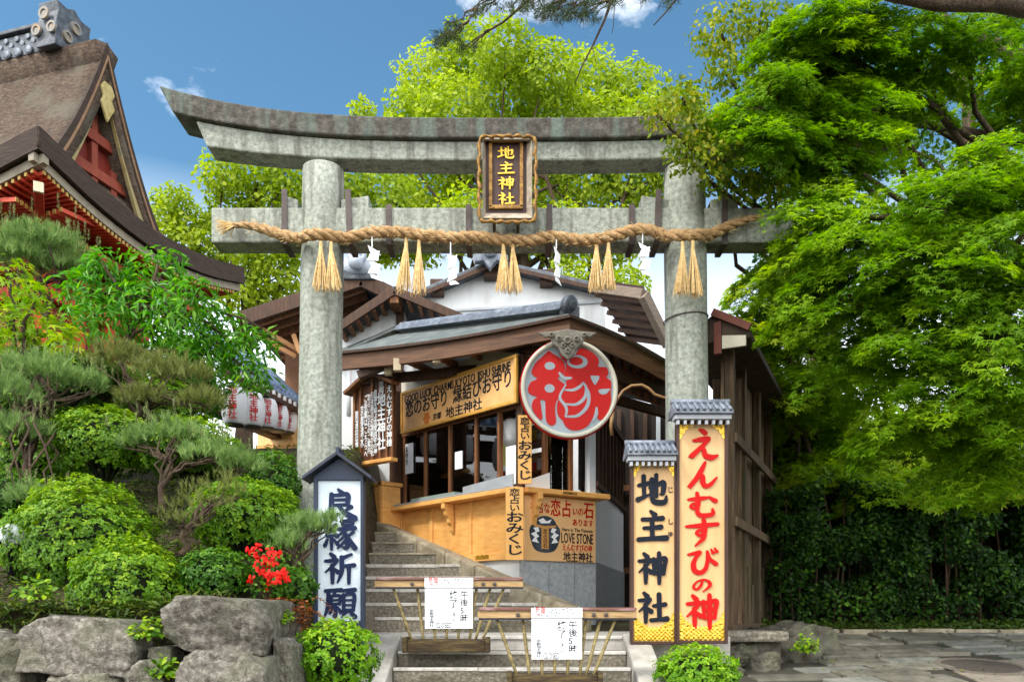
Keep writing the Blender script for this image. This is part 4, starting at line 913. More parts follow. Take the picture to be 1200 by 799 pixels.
# two narrow fortune signs at the corner
FC = FL
m_w = pm("narrow_board", [(226, 168, 84), (234, 178, 98)], 3, .45, .04)
t = sgn(ID, 'fortune_sign', 'narrow upper fortune sign hanging below the round sign', PX(607, 9.9), PX(623, 9.9), PZ(567, 9.9), PZ(487, 9.9), -9.9, m_w, .03)
m = MB(); vtext(m, ID, "恋占い", PX(615, 9.9), PZ(516, 9.9), PZ(490, 9.9), .11, -9.869, .018); vtext(m, ID, "おみくじ", PX(615, 9.9), PZ(563, 9.9), PZ(517, 9.9), .165, -9.869, .02); m.build('lettering', INK, t)
t = sgn(ID, 'fortune_sign', 'narrow lower fortune sign fixed on the corner of the ochre counter', PX(592.5, 9.86), PX(613.5, 9.86), PZ(656, 9.86), PZ(571, 9.86), -9.86, m_w, .03)
m = MB(); vtext(m, ID, "恋占い", PX(603, 9.86), PZ(600, 9.86), PZ(573, 9.86), .12, -9.829, .018); vtext(m, ID, "おみくじ", PX(603, 9.86), PZ(651, 9.86), PZ(600, 9.86), .20, -9.829, .02); m.build('lettering', INK, t)
# love stone notice
t = sgn(FF, 'stone_notice', 'cream notice with red heading and a painted black rock under the counter', .02, 1.12, zb - .02, zc - .08, .003, pm("notice_board", [(224, 178, 120), (232, 188, 132)], 3, .5, .04), .025)
m = MB(); zt = zc - .08
htext(m, FF, "有名な", .10, .40, zt - .15, .125, .029, .012); htext(m, FF, "恋占", .40, .73, zt - .14, .20, .029, .014); htext(m, FF, "いの", .74, .92, zt - .16, .10, .029, .012); htext(m, FF, "石", .92, 1.09, zt - .14, .20, .029, .014)
htext(m, FF, "あります", .74, 1.08, zt - .30, .085, .029, .012); htext(m, FF, "えんむすびの神", .58, 1.06, zt - .63, .085, .029, .012)
m.build('red_lettering', RED, t)
m = MB(); htext(m, FF, "Here is The Famous", .58, 1.07, zt - .395, .055, .029, .004, cjk=False); htext(m, FF, "LOVE STONE", .57, 1.08, zt - .50, .16, .029, .012, cjk=False); htext(m, FF, "地主神社", .60, 1.07, zt - .75, .12, .029, .014); m.build('lettering', INK, t)
class FR2:
    pass
def fpoly(mb, fr, pts, n, th): put(mb, fr, pts, [tuple(range(len(pts)))], n, th)
m = MB(); cx, cz = .32, zt - .47
fpoly(m, fr=FF, pts=[(cx + x * .235, cz + y * .235) for x, y in smooth_poly([(-.95, -.2), (-.98, .25), (-.7, .6), (-.45, .85), (0, .98), (.5, .85), (.75, .55), (.98, .25), (.95, -.25), (.7, -.8), (.3, -.98), (-.3, -.98), (-.72, -.78)], 3)], n=.029, th=.003); m.build('painted_rock', pm("rock_ink", [(28, 34, 42), (48, 58, 68), (84, 96, 106)], 6, .6), t)
m = MB()
for sg in (-1, 1): fpoly(m, FF, [(cx + sg * x * .235, cz + y * .235) for x, y in ((.45, .35), (.75, .3), (.6, .1), (.9, -.02), (.66, -.2), (.86, -.42), (.4, -.5), (.56, -.25), (.38, -.15), (.58, .05), (.36, .12))], .0325, .002)
fpoly(m, FF, [(cx - .1, cz + .17), (cx - .03, cz + .20), (cx + .02, cz + .16), (cx + .10, cz + .19), (cx + .07, cz + .14), (cx - .06, cz + .13)], .0325, .002)
m.build('painted_paper', WHITE, t)
m = MB(); fpoly(m, FF, [(cx + x * .235, cz + y * .235) for x, y in ((-.7, .38), (0, .28), (.7, .38), (.7, .5), (0, .42), (-.7, .5))], .0325, .0025); fpoly(m, FF, [(cx - .055, cz - .19), (cx + .055, cz - .19), (cx + .055, cz + .07), (cx - .055, cz + .07)], .0325, .003)
pb = m.build('painted_tag', pm("tag_tan", [(186, 132, 70), (200, 148, 84)], 8, .6), t)
m = MB(); vtext(m, FF, "恋占の石", cx, cz - .18, cz + .06, .06, .036, .01, .0015); m.build('tag_lettering', INK, t)

# ------------------------------------------------------------------ dark board of white writing at the far end of the stall
fE = Frame(tuple(P(438, 500, 11.35))[:2], (.80, -.60)); w2 = .40
zE0, zE1 = PZ(540, 11.35), PZ(440, 11.35)
t = thing('prayer_board', 'dark slatted board with columns of white brush writing under a small peaked cap', 'board', fE.p(0, 0, zE0))
m = MB(); m.fbox(fE, -w2, w2, -.04, .0, zE0 + .02, zE1 - .08); m.build('backing', pm("board_umber", [(70, 40, 22), (96, 58, 32)], 5, .6, .2, stretch=(6, 6, .6)), t)
for u in (-w2, -.27, -.03, .12, .25, w2 - .04):
    m = MB(); m.fbox(fE, u, u + .04, .001, .03, zE0, zE1 - .12 + (.10 if abs(u) < .3 else 0)); m.build('slat', WOOD_M, t, bevel=.004)
m = MB(); 
for s in (-1, 1):
    a = fE.p(s * (w2 + .08), .06, zE1 - .20); b = fE.p(0, .06, zE1 + .02); m.beam(a, b, .16, .05)
m.build('peaked_cap', WOOD_M, t, bevel=.006)
m = MB(); m.fbox(fE, -w2 - .02, w2 + .02, -.05, .08, zE0 - .05, zE0); m.build('sill', OCHRE, t, bevel=.006)
m = MB(); vtext(m, fE, "地主神社", .185, zE0 + .12, zE1 - .28, .15, .031, .012); vtext(m, fE, "京都", .185, zE1 - .28, zE1 - .12, .09, .031, .010)
vtext(m, fE, "えんむすびの神様", .34, zE0 + .15, zE1 - .2, .10, .031, .012)
for u, s, a, b in ((.07, "良縁を結ぶ恋愛成就の神", .08, .22), (.005, "日本最古の縁結びの社", .06, .24), (-.06, "恋占いの石のご案内", .1, .26), (-.125, "ご祈願はこちらへ", .05, .26), (-.20, "京都清水", .2, .40), (-.31, "開運招福", .22, .46)):
    vtext(m, fE, s, u, zE0 + a, zE1 - b, .06, .031, .010)
m.build('lettering', WHITE, t)
# ochre booth and striped curtain farther up
t = thing('ochre_booth', 'ochre panelled booth beyond the dark writing board, left of the stall', 'booth', P(360, 560, 13.4))
fB = Frame(tuple(P(420, 560, 13.1))[:2], (.95, -.3)); zq0, zq1 = PZ(600, 13.2), PZ(489, 13.2)
m = MB(); m.fbox(fB, -1.9, .1, -.4, 0, zq0, zq1); m.build('body', OCHRE_L, t, bevel=.01)
m = MB(); m.fbox(fB, -1.92, .12, -.42, .04, zq1 - .02, zq1 + .06); m.fbox(fB, -1.92, .12, .001, .03, zq1 - .42, zq1 - .36); m.build('ledge', OCHRE, t, bevel=.006)
m = MB(); htext(m, fB, "おみくじ", -.35, .08, zq1 - .18, .14, .003, .005); m.build('lettering', INK, t)
t = thing('striped_curtain', 'red and white striped curtain beside the dark writing board', 'curtain', P(404, 486, 12.9))
for i in range(6):
    m = MB(); x0 = PX(398, 12.9) + i * .075 - .12; m.grid(lambda a, b: (x0 + .075 * a, 12.9 + .02 * math.sin((i + a) * 3.1), PZ(487, 12.9) + (PZ(425, 12.9) - PZ(487, 12.9)) * b), 4, 2); m.build('stripe', (RED, WHITE)[i % 2], t, True, solid=.004)

# ------------------------------------------------------------------ two tall roofed signboards on the right
def roofed_sign(label, pxa, pxb, pyt, pyb, roof_a, roof_b, roof_y0, roof_y1, Y, yaw=0):
    x0, x1, z0, z1 = PX(pxa, Y), PX(pxb, Y), PZ(pyb, Y), PZ(pyt, Y)
    t = thing('roofed_signboard', label, 'sign', ((x0 + x1) / 2, Y, z0)); fr = Frame((0, Y), (1, 0))
    m = MB(); m.fbox(fr, x0, x1, -.06, 0, z0, z1); m.build('board', SIGNB, t)
    m = MB(); e = .028
    m.fbox(fr, x0 - e, x0, -.07, .02, z0 - .03, z1 + .03); m.fbox(fr, x1, x1 + e, -.07, .02, z0 - .03, z1 + .03); m.fbox(fr, x0, x1, -.07, .018, z0 - .03, z0); m.fbox(fr, x0, x1, -.07, .018, z1, z1 + .03)
    m.build('frame', pm("sign_frame", [(48, 28, 20), (70, 42, 30)], 6, .5, .1, stretch=(6, 6, .6)), t, bevel=.004)
    # gilt corner mounts and foot plate with a scale pattern
    m = MB(); g = .001; w = (x1 - x0)
    hp = .125
    m.fbox(fr, x0 + .002, x1 - .002, g, .005, z0 + .002, z0 + hp)
    rows = 6
    for j in range(rows):
        kk = 9; 
        for i in range(kk):
            u = x0 + .012 + (w - .024) * (i + .5 + (.25 if j % 2 else -.25)) / kk; z = z0 + .012 + (hp - .02) * j / rows
            m.lathe(fr.p(u, .005, z + .008), [(w / kk * .46, 0), (w / kk * .3, .006), (.001, .008)], 8, fr.N)
    m.build('foot_plate', GOLD, t)
    for s, zz, d in ((1, z1, -1), (-1, z1, -1), (1, z0 + hp, 1), (-1, z0 + hp, 1)):
        xc = x0 if s > 0 else x1; q = [(0, 0), (.13, 0), (.115, .02), (.09, .022), (.075, .045), (.05, .05), (.045, .075), (.022, .09), (.02, .12), (0, .135)]
        m = MB(); fpoly(m, fr, [(xc + s * (u + .002), zz + d * (v + .002)) for u, v in q], .001, .006)
        for u, v in ((.035, .03), (.075, .016), (.016, .075)): m.lathe(fr.p(xc + s * u, .007, zz + d * v), [(.014, 0), (.011, .006), (.001, .008)], 8, fr.N)
        m.build('corner_mount', GOLD, t)
    # little tiled roof
    xr0, xr1, zr0, zr1 = PX(roof_a, Y), PX(roof_b, Y), PZ(roof_y1, Y), PZ(roof_y0, Y)
    m = MB(); m.prism([(xr0, Y - .14, zr0 + .02), (xr0, Y + .02, zr1 - .03), (xr0, Y + .18, zr0 + .02), (xr0, Y + .18, zr0 - .01), (xr0, Y - .14, zr0 - .01)], (xr1 - xr0, 0, 0)); rf = m.build('tiled_roof', TILE, t, bevel=.004)
    nt_ = 9
    m = MB()
    for i in range(nt_):
        x = xr0 + (xr1 - xr0) * (i + .5) / nt_; m.tube([(x, Y - .155, zr0 + .022), (x, Y + .015, zr1 - .025)], .016, 8)
    m.tube([(xr0 - .005, Y + .02, zr1 - .018), (xr1 + .005, Y + .02, zr1 - .018)], .026, 10); m.build('roll_tiles', TILE, rf, True)
    m = MB(); m.fbox(fr, xr0 + .01, xr1 - .01, -.02, .11, zr0 - .055, zr0 - .012); m.build('eave_board', WHITE if False else pm("eave_pale", [(150, 154, 160), (172, 176, 180)], 5, .6), t, bevel=.004)
    m = MB(); m.fbox(fr, x0 - .02, x1 + .02, -.05, .04, z1 + .03, zr0 - .056)
    m.build('neck', pm("sign_frame", []), t)
    k = 8
    for i in range(k):
        m = MB(); u = xr0 + .04 + (xr1 - xr0 - .08) * i / (k - 1); m.fbox(fr, u - .013, u + .013, .041, .10, zr0 - .10, zr0 - .062); m.build('rafter_end', pm("eave_pale", []), t, bevel=.003)
    return t, fr, x0, x1, z0, z1
YS = 7.35
t, fr, x0, x1, z0, z1 = roofed_sign('shorter roofed signboard with four dark raised characters, left of its red twin', 742.5, 790, 541, 751, 733, 791, 516, 535, YS)
m = MB(); w = x1 - x0
for ch, py in zip("地主神社", (573, 616, 665, 711)): brush(m, fr, ch, x0 + w * .46, PZ(py, YS), w * .74, w * .76, .001, .008, 1.6)
m.build('lettering', INK, t)
m = MB()
for ch, py in (("じ", 574), ("し", 611), ("ゅ", 625)): vtext(m, fr, ch, x1 - .035, PZ(py, YS) - .03, PZ(py, YS) + .03, .05, .002, .01)
m.build('small_lettering', INK, t)
t, fr, x0, x1, z0, z1 = roofed_sign('tallest roofed signboard with seven vermilion brush characters', 796, 849, 497, 750, 787, 855, 468, 487, YS - .02)
m = MB(); w = x1 - x0
for ch, py, hp_, wp_ in zip("えんむすびの神", (522, 557, 591.5, 624, 658, 685, 716), (38, 32, 30, 32, 32, 18, 40), (40, 38, 37, 39, 36, 26, 39)): brush(m, fr, ch, x0 + w * .50, PZ(py, YS), wp_ / FOC * YS, hp_ / FOC * YS, .001, .008, 1.45)
m.build('lettering', RED, t)

# ------------------------------------------------------------------ white signboard in a navy frame on the left
Y = 7.0; x0, x1, z0, z1 = PX(373, Y), PX(423, Y), PZ(727, Y), PZ(563, Y); fr = Frame((0, Y), (1, 0))
t = thing('framed_signboard', 'white signboard with four navy characters in a navy frame with a peaked roof', 'sign', ((x0 + x1) / 2, Y, z0 - .25))
m = MB(); m.fbox(fr, x0, x1, -.05, 0, z0, z1); m.build('board', pm("sign_white", [(196, 210, 220), (210, 222, 230)], 3, .55, .03), t)
m = MB(); e = .035
m.fbox(fr, x0 - e, x0, -.08, .03, z0 - .3, z1 + .02); m.fbox(fr, x1, x1 + e * .8, -.08, .03, z0 - .3, z1 + .02); m.fbox(fr, x0, x1, -.07, .028, z0 - .05, z0); m.build('frame', NAVY, t, bevel=.004)
m = MB(); xc = (x0 + x1) / 2; zp = PZ(537, Y); m.fprism(fr, [(x0 - e, z1 + .001), (x1 + e * .8, z1 + .001), (x1 + e * .8, PZ(558, Y)), (xc, zp), (x0 - e, PZ(558, Y))], -.08, .026); m.build('gable', NAVY, t, bevel=.004)
m = MB(); pk = PZ(531, Y); el_ = PZ(560, Y)
for xs_ in (PX(358, Y), PX(438, Y)):
    q = [(xc, pk), (xs_, el_), (xs_, el_ - .03), (xc, pk - .035)]; m.fprism(fr, q, -.16, .12)
m.build('roof', pm("sign_roof", [(34, 38, 50), (52, 58, 74)], 6, .6, .2), t, bevel=.004)
m = MB(); m.fbox(fr, xc - .015, xc + .015, -.15, .10, pk - .01, pk + .035); m.build('ridge_cap', NAVY, t, bevel=.004)
m = MB(); w = x1 - x0
for ch, py in zip("良縁祈願", (591, 626, 665, 706)): brush(m, fr, ch, xc, PZ(py, Y), w * .74, w * .72, .001, .008, 1.45)
m.build('lettering', pm("navy_ink", [(24, 34, 62), (32, 44, 76)], 6, .6, spec=.15), t)

# ------------------------------------------------------------------ two low trestle barriers with closed notices
def trestle(label, xa, xb, top, foot_y, Y, lab2):
    x0, x1 = PX(xa, Y), PX(xb, Y); zt = PZ(top, Y); zf = foot_y
    t = thing('trestle_barrier', label, 'barrier', ((x0 + x1) / 2, Y, zf), 'trestle barriers across the stairs'); xc = (x0 + x1) / 2; W_ = (x1 - x0)
    m = MB(); m.beam((x0, Y - .03, zt - .062), (x1, Y - .03, zt - .062), .035, .055); m.build('rail', TREST, t, bevel=.004)
    m = MB(); m.beam((x0 + .01, Y, zt - .016), (x1, Y, zt - .018), .12, .028); m.build('capping', TRESTC, t, bevel=.006)
    m = MB(); m.beam((x0 + .01, Y - .056, zt - .096), (x1 - .0, Y - .056, zt - .096), .012, .016); m.build('lower_strip', BLACK, t)
    fw = .315; xm = xc - .02
    m = MB(); rr = random.Random(int(xa)); m.box(xm - fw - .03, xm + fw + .03, Y - .10, Y + .10, zf + .004, zf + .115); m.build('foot_beam', OLDW, t, bevel=.012)
    for s in (-1, 1):
        m = MB(); m.box(xm + s * (fw + .045) - .02, xm + s * (fw + .045) + .02, Y - .13, Y + .11, zf + .002, zf + .135); m.build('foot_block', OLDW, t, bevel=.008)
    for a, b in ((-.47, -.30), (-.26, -.20), (-.12, -.10), (0, 0), (.13, .10), (.26, .20), (.38, .25), (.50, .31)):
        m = MB(); pth = [Vector((xm + a * W_ / 1.3, Y + (.0 if abs(a) < .4 else -.01), zt - .10)), Vector((xm + b, Y - .06, zf + .10))]; q = [pth[0].lerp(pth[1], i / 6) for i in range(7)]
        m.tube(q, [.0125 + (.003 if i in (2, 4) else 0) for i in range(7)], 8); m.build('bamboo_stay', BAMBOO, t, True)
    for u in (-.30, .32, .42):
        m = MB(); m.lathe((xm + u * W_ / 1.3, Y - .05, zt - .062), [(.016, 0), (.018, .01), (.008, .014)], 10, (0, -1, 0)); m.build('iron_stud', IRON, t)
    return t, xc, zt, zf
def notice(label, xa, xb, ya, yb, Y):
    x0, x1, z0, z1 = PX(xa, Y), PX(xb, Y), PZ(yb, Y), PZ(ya, Y); fr = Frame((0, Y), (1, 0))
    t = thing('closed_notice', label, 'notice', ((x0 + x1) / 2, Y, z0)); W_ = x1 - x0; H_ = z1 - z0
    m = MB(); m.fbox(fr, x0, x1, -.006, 0, z0, z1 - H_ * .205); m.build('sheet', PAPER, t)
    m = MB(); m.fbox(fr, x0 - .003, x1 + .003, -.005, .004, z1 - H_ * .19, z1); hd = m.build('heading_strip', PAPER, t)
    m = MB(); htext(m, fr, "危険", x0 + W_ * .07, x0 + W_ * .28, z1 - H_ * .065, .06, .0045, .007, .001); m.build('red_lettering', RED, hd)
    m = MB(); htext(m, fr, "ふれないで下さい", x0 + W_ * .31, x0 + W_ * .88, z1 - H_ * .07, .05, .0045, .006, .001); htext(m, fr, "PLEASE DON'T TOUCH", x0 + W_ * .12, x0 + W_ * .85, z1 - H_ * .15, .02, .0045, .0, .001, cjk=False); m.build('heading_lettering', INK, hd)
    m = MB(); Lx = lambda f: x0 + W_ * f; Lz = lambda f: z1 - H_ * f
    vtext(m, fr, "午後5時", Lx(.82), Lz(.88), Lz(.26), .066, .0005, .010, .001); vtext(m, fr, "終了", Lx(.60), Lz(.60), Lz(.26), .070, .0005, .010, .001)
    vtext(m, fr, "しました", Lx(.61), Lz(.90), Lz(.62), .035, .0005, .005, .001); vtext(m, fr, "京都地主神社", Lx(.14), Lz(.97), Lz(.62), .038, .0005, .007, .001)
    htext(m, fr, "CLOSED", Lx(.23), Lx(.56), Lz(.93), .055, .0005, .008, .001, cjk=False); m.build('lettering', INK, t)
    m = MB(); vtext(m, fr, "またのお参りを", Lx(.37), Lz(.82), Lz(.32), .022, .0005, 0, .001); vtext(m, fr, "お待ちしております", Lx(.31), Lz(.84), Lz(.40), .022, .0005, 0, .001); m.build('faint_lettering', pm("grey_ink", [(150, 156, 162), (164, 168, 174)], 3, .6), t)
    for u in (.06, .94):
        m = MB(); m.fbox(fr, Lx(u) - .006, Lx(u) + .006, -.02, .006, Lz(.012), Lz(-.02)); m.build('clip', METAL_G, t)
trestle('bamboo and timber trestle on the left, set higher up the stairs', 440, 613, 676, ZL - .13, 7.14, '')
notice('white closed notice on the higher left trestle', 498, 554, 677, 736, 7.06)
trestle('bamboo and timber trestle on the right, set lower down the stairs', 560, 745, 711, ZL - .39, 6.54, '')
notice('white closed notice on the lower right trestle', 623, 682, 712, 772, 6.46)
# ------------------------------------------------------------------ white gabled storehouse behind the stall
Y = 15.0
t = thing('white_storehouse', 'white plastered house with a dark tiled gable rising behind the charm stall', 'house', P(590, 560, Y))
fr = Frame((0, Y), (1, 0)); g = lambda px, py: (PX(px, Y), PZ(py, Y))
m = MB(); m.fprism(fr, [g(448, 640), g(712, 640), g(709, 337), g(578, 309), g(470, 352)], -.3, 0); m.build('wall', PLASTER, t)
m = MB(); m.fprism(fr, [g(468, 367), g(708, 353), g(708, 355.5), g(468, 369.5)], .001, .05); m.build('string_course', pm("grey_moulding", [(176, 182, 188), (192, 196, 200)], 4, .8), t)
def slab(px, thick, mat, name, par, over=.28, back=6):
    m = MB(); a, b = px; A_ = Vector((PX(a[0], Y - over), 0, PZ(a[1], Y - over))); B_ = Vector((PX(b[0], Y - over), 0, PZ(b[1], Y - over)))
    m.hexa([(A_.x, Y - over, A_.z - thick), (B_.x, Y - over, B_.z - thick), (B_.x, Y + back, B_.z - thick), (A_.x, Y + back, A_.z - thick), (A_.x, Y - over, A_.z), (B_.x, Y - over, B_.z), (B_.x, Y + back, B_.z), (A_.x, Y + back, A_.z)])
    return m.build(name, mat, par, bevel=.02)
slab(((440, 360), (577, 303)), .11, TILE_D, 'roof', t); slab(((579, 303), (712, 334)), .11, TILE_D, 'roof', t)
m = MB(); 
for a, b in (((440, 366), (577, 309)), ((579, 309), (712, 340))):
    m.beam((PX(a[0], Y - .28), Y - .30, PZ(a[1], Y - .28) - .03), (PX(b[0], Y - .28), Y - .30, PZ(b[1], Y - .28) - .03), .04, .08)
m.build('barge_board', WOOD_D, t, bevel=.006)
m = MB(); m.beam((PX(578, Y), Y - .3, PZ(300, Y)), (PX(578, Y), Y + 5, PZ(300, Y)), .4, .22); m.build('ridge', TILE_D, t, bevel=.02)
m = MB(); o = Vector((PX(575, Y), Y - .5, PZ(297, Y - .5))); m.prism([o + Vector((u * .30, 0, v * .30)) for u, v in ((-.9, -.5), (-1.1, -.1), (-.7, .1), (-.75, .5), (-.3, .5), (0, .75), (.3, .5), (.75, .5), (.7, .1), (1.1, -.1), (.9, -.5), (.4, -.4), (0, -.9), (-.4, -.4))], (0, .16, 0)); m.lathe(o + Vector((0, -.03, .03)), [(.10, 0), (.12, .03), (.06, .06)], 14, (0, -1, 0)); m.build('ridge_end', TILE, t, bevel=.015)
for px, py in ((575, 322), (513, 341), (640, 330)):
    m = MB(); x, z = g(px, py); m.box(x - .12, x + .12, Y - .24, Y - .005, z - .13, z + .13); m.build('purlin_end', WOOD_D, t, bevel=.01)
# right eave: underside with boards and rafters seen from below
q = [P(696, 337, 14.2), P(754, 345, 13.4), P(783, 404, 13.9), P(736, 398, 15.2)]
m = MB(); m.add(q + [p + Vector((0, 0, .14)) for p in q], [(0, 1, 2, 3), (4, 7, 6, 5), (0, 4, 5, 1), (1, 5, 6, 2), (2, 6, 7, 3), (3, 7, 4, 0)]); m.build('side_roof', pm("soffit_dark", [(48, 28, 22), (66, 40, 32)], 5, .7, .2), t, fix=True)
m = MB()
for i in range(6):
    f = (i + .5) / 6; m.beam(q[0].lerp(q[3], f) - Vector((0, 0, .05)), q[1].lerp(q[2], f) - Vector((0, 0, .05)), .10, .08)
m.build('side_rafters', WOOD_D, t)
m = MB(); m.beam(q[1], q[2], .12, .2); m.beam(q[0], q[1], .12, .16); m.build('side_barge', pm("grey_timber", [(110, 96, 84), (138, 122, 108)], 5, .8, .3, stretch=(1, 1, 4)), t, bevel=.01)
for f in (0, .12, .25):
    m = MB(); p = q[0].lerp(q[1], f); m.lathe(p + Vector((0, -.12, .12)), [(.09, 0), (.10, .05), (.05, .07)], 12, (0, -1, 0)); m.build('eave_tile', TILE, t, True)

# small white house with a brown gable left of the stall roof
Y = 12.9; fr = Frame((0, Y), (1, 0))
t = thing('small_white_house', 'small white house with brown timber eaves between the pillar and the stall', 'house', P(440, 560, Y))
m = MB(); m.fprism(fr, [g(392, 640), g(520, 640), g(470, 352), g(462, 340), g(392, 380)], -3.5, 0); m.build('wall', PLASTER, t)
m = MB(); x, z = g(469, 400); m.box(x - .06, x + .06, Y - .06, Y - .002, z - 1.2, z + .65); m.build('post', WOOD_D, t)
for a, b in (((396, 378), (462, 334)), ((462, 334), (552, 371))):
    o = slab((a, b), .10, TILE_D, 'roof', t, .45, 3)
    m = MB()
    for i in range(7):
        f = (i + .3) / 7; x = PX(a[0] + (b[0] - a[0]) * f, Y - .45); z = PZ(a[1] + (b[1] - a[1]) * f, Y - .45); m.box(x - .03, x + .03, Y - .43, Y - .005, z - .17, z - .102)
    m.build('rafter', RAFT, o)
    m = MB(); m.beam((PX(a[0], Y - .45), Y - .47, PZ(a[1], Y - .45) - .09), (PX(b[0], Y - .45), Y - .47, PZ(b[1], Y - .45) - .09), .05, .13); m.build('barge_board', WOOD_D, o, bevel=.006)
m = MB(); m.beam((PX(462, Y - .45), Y - .46, PZ(350, Y - .45)), (PX(462, Y - .45), Y, PZ(350, Y - .45)), .14, .14); m.build('purlin', WOOD_M, t, bevel=.01)
m = MB(); m.hexa([tuple(P(x, y, d)) for x, y, d in ((388, 420, 12.6), (472, 382, 12.6), (472, 380, 13.1), (388, 414, 13.1), (388, 417, 12.6), (472, 379, 12.6), (472, 377, 13.1), (388, 411, 13.1))]); m.build('lean_to_roof', COPPER, t)

# gabled hall behind the left pillar: long rake, rafters, moon-white ridge tile
Y = 13.6; fr = Frame((0, Y), (1, 0))
t = thing('rafter_gable_hall', 'timber hall with exposed rafters and a pale ridge ornament behind the left pillar', 'hall', P(350, 560, Y))
m = MB(); m.fprism(fr, [g(330, 640), g(450, 640), g(450, 345), g(424, 330), g(330, 400)], -4, -.2); m.build('wall', pm("hall_brown", [(120, 82, 56), (148, 106, 76)], 4, .7, .1), t)
for a, b in (((284, 364), (424, 318)), ((424, 318), (470, 340))):
    o = slab((a, b), .14, TILE_D, 'roof', t, 1.0, 4)
    m = MB(); m.beam((PX(a[0], Y - 1), Y - 1.03, PZ(a[1], Y - 1) - .14), (PX(b[0], Y - 1), Y - 1.03, PZ(b[1], Y - 1) - .14), .06, .22); m.build('barge_board', WOOD_D, o, bevel=.008)
m = MB()
for i in range(12):
    f = (i + .5) / 12; x = PX(300 + 120 * f, Y); z = PZ(366 - 40 * f, Y); 
    pass
for i in range(9):
    yy = Y - .85 + i * .32; m.beam((PX(292, Y - 1), yy, PZ(377, Y - 1)), (PX(424, Y - 1), yy, PZ(333, Y - 1)), .07, .10)
m.build('rafters', RAFT, t)
m = MB(); m.beam(P(305, 385, 12.9), P(352, 412, 13.2), .07, .07); m.beam(P(300, 392, 12.9), P(346, 418, 13.2), .07, .07); m.beam(P(344, 392, 13), P(352, 414, 13.0), .07, .07); m.build('brace', pm("fresh_timber", [(196, 140, 88), (214, 160, 108)], 5, .6), t)
m = MB(); o = P(421, 318, 12.5); m.box(o.x - .25, o.x + .25, o.y, o.y + .3, o.z - .12, o.z + .02); m.build('ridge', TILE_D, t, bevel=.02)
m = MB(); c2 = P(419, 300, 12.45)
m.lathe(c2, [(.125, 0), (.15, .04), (.13, .08), (.085, .08), (.085, .02), (.001, .02)], 24, (0, -1, 0)); m.ball(c2 + Vector((-.01, -.10, -.14)), .115, 10); m.prism([c2 + Vector((u, .04, v)) for u, v in ((-.25, -.18), (-.2, 0), (-.13, -.02), (-.1, .1), (.1, .1), (.13, -.02), (.2, 0), (.25, -.18), (.1, -.25), (-.1, -.25))], (0, .1, 0))
m.build('ridge_ornament', pm("pale_tile", [(150, 158, 172), (180, 188, 198)], 8, .5, .1), t, True)
# tiled eave over the row of paper lanterns
t = thing('lantern_eave', 'short blue-grey tiled eave with pale rafter ends over the paper lanterns', 'eave', P(330, 470, 12.4))
a0, a1 = P(268, 428, 10.4), P(372, 486, 14.2)
d = (a1 - a0); a1 = a0 + d; side = Vector((.9, -.0, .0)); 
m = MB(); sv = Vector((-1.0, .1, .85)); uz = Vector((0, 0, .06)); m.hexa([a0, a1, a1 + sv, a0 + sv, a0 + uz, a1 + uz, a1 + sv + uz, a0 + sv + uz]); rf = m.build('roof', pm("blue_tile", [(84, 104, 132), (116, 138, 168), (150, 170, 196)], 6, .4, .2), t, bevel=.01)
m = MB()
for i in range(22):
    p = a0.lerp(a1, (i + .5) / 22) + Vector((-.02, 0, .075)); m.tube([p, p + sv], .045, 8)
m.build('roll_tiles', pm("blue_tile", []), rf, True)
m = MB(); m.beam(a0 + Vector((-.03, 0, -.07)), a1 + Vector((-.03, 0, -.07)), .10, .13); m.build('eave_board', WOOD_D, t)
for i in range(16):
    m = MB(); p = a0.lerp(a1, (i + .5) / 16) + Vector((.05, 0, -.05)); m.beam(p, p + Vector((-.1, .0, 0)), .06, .06); m.build('rafter_end', PLASTER, t)
m = MB(); m.beam(a0 + Vector((-.5, .2, -.32)), a1 + Vector((-.5, .2, -.32)), .2, .34); m.build('wall_beam', WOOD_D, t)
first = None; rr = random.Random(2)
for i, lb in enumerate(('paper lantern with red writing at the leafy near end of the row', 'second paper lantern from the near end of the row', 'middle paper lantern of the row, red writing on its edge', 'fourth paper lantern from the leafy near end', 'fifth paper lantern from the leafy near end', 'paper lantern farthest along the row, beside the left pillar')):
    f = .06 + i * .165; Yl = 10.7 + i * .62; px = (275, 296, 312, 325, 336, 345)[i]; top = (452, 461, 468, 474, 479, 484)[i]; bot = (498, 500, 502, 505, 507, 509)[i]
    p = P(px, top, Yl); h = p.z - PZ(bot, Yl)
    t = thing('paper_lantern', lb, 'lantern', p, 'row of paper lanterns')
    m = MB(); k = 16; prof = []
    for j in range(k * 2 + 1):
        f = j / (2 * k); prof.append((.12 + .055 * math.sin(math.pi * f) ** .6 - (.004 if j % 2 else 0), -h * f))
    m.lathe(p, prof, 24); m.build('shade', LANT, t, True)
    for s, zz in ((1, 0), (-1, -h)):
        m = MB(); m.lathe(p + Vector((0, 0, zz - .012)), [(.115, 0), (.125, .005), (.125, .03), (.11, .035)], 20); m.build('hoop', BLACK, t)
    fl = FZ(p, (.98, .15, 0)) if i == 0 else FZ(p, (.92, .38, 0)); m = MB(); vtext(m, fl, "地主神社", 0, -h * .92, -h * .08, .11, .176, .014, .003); m.build('lettering', RED, t)

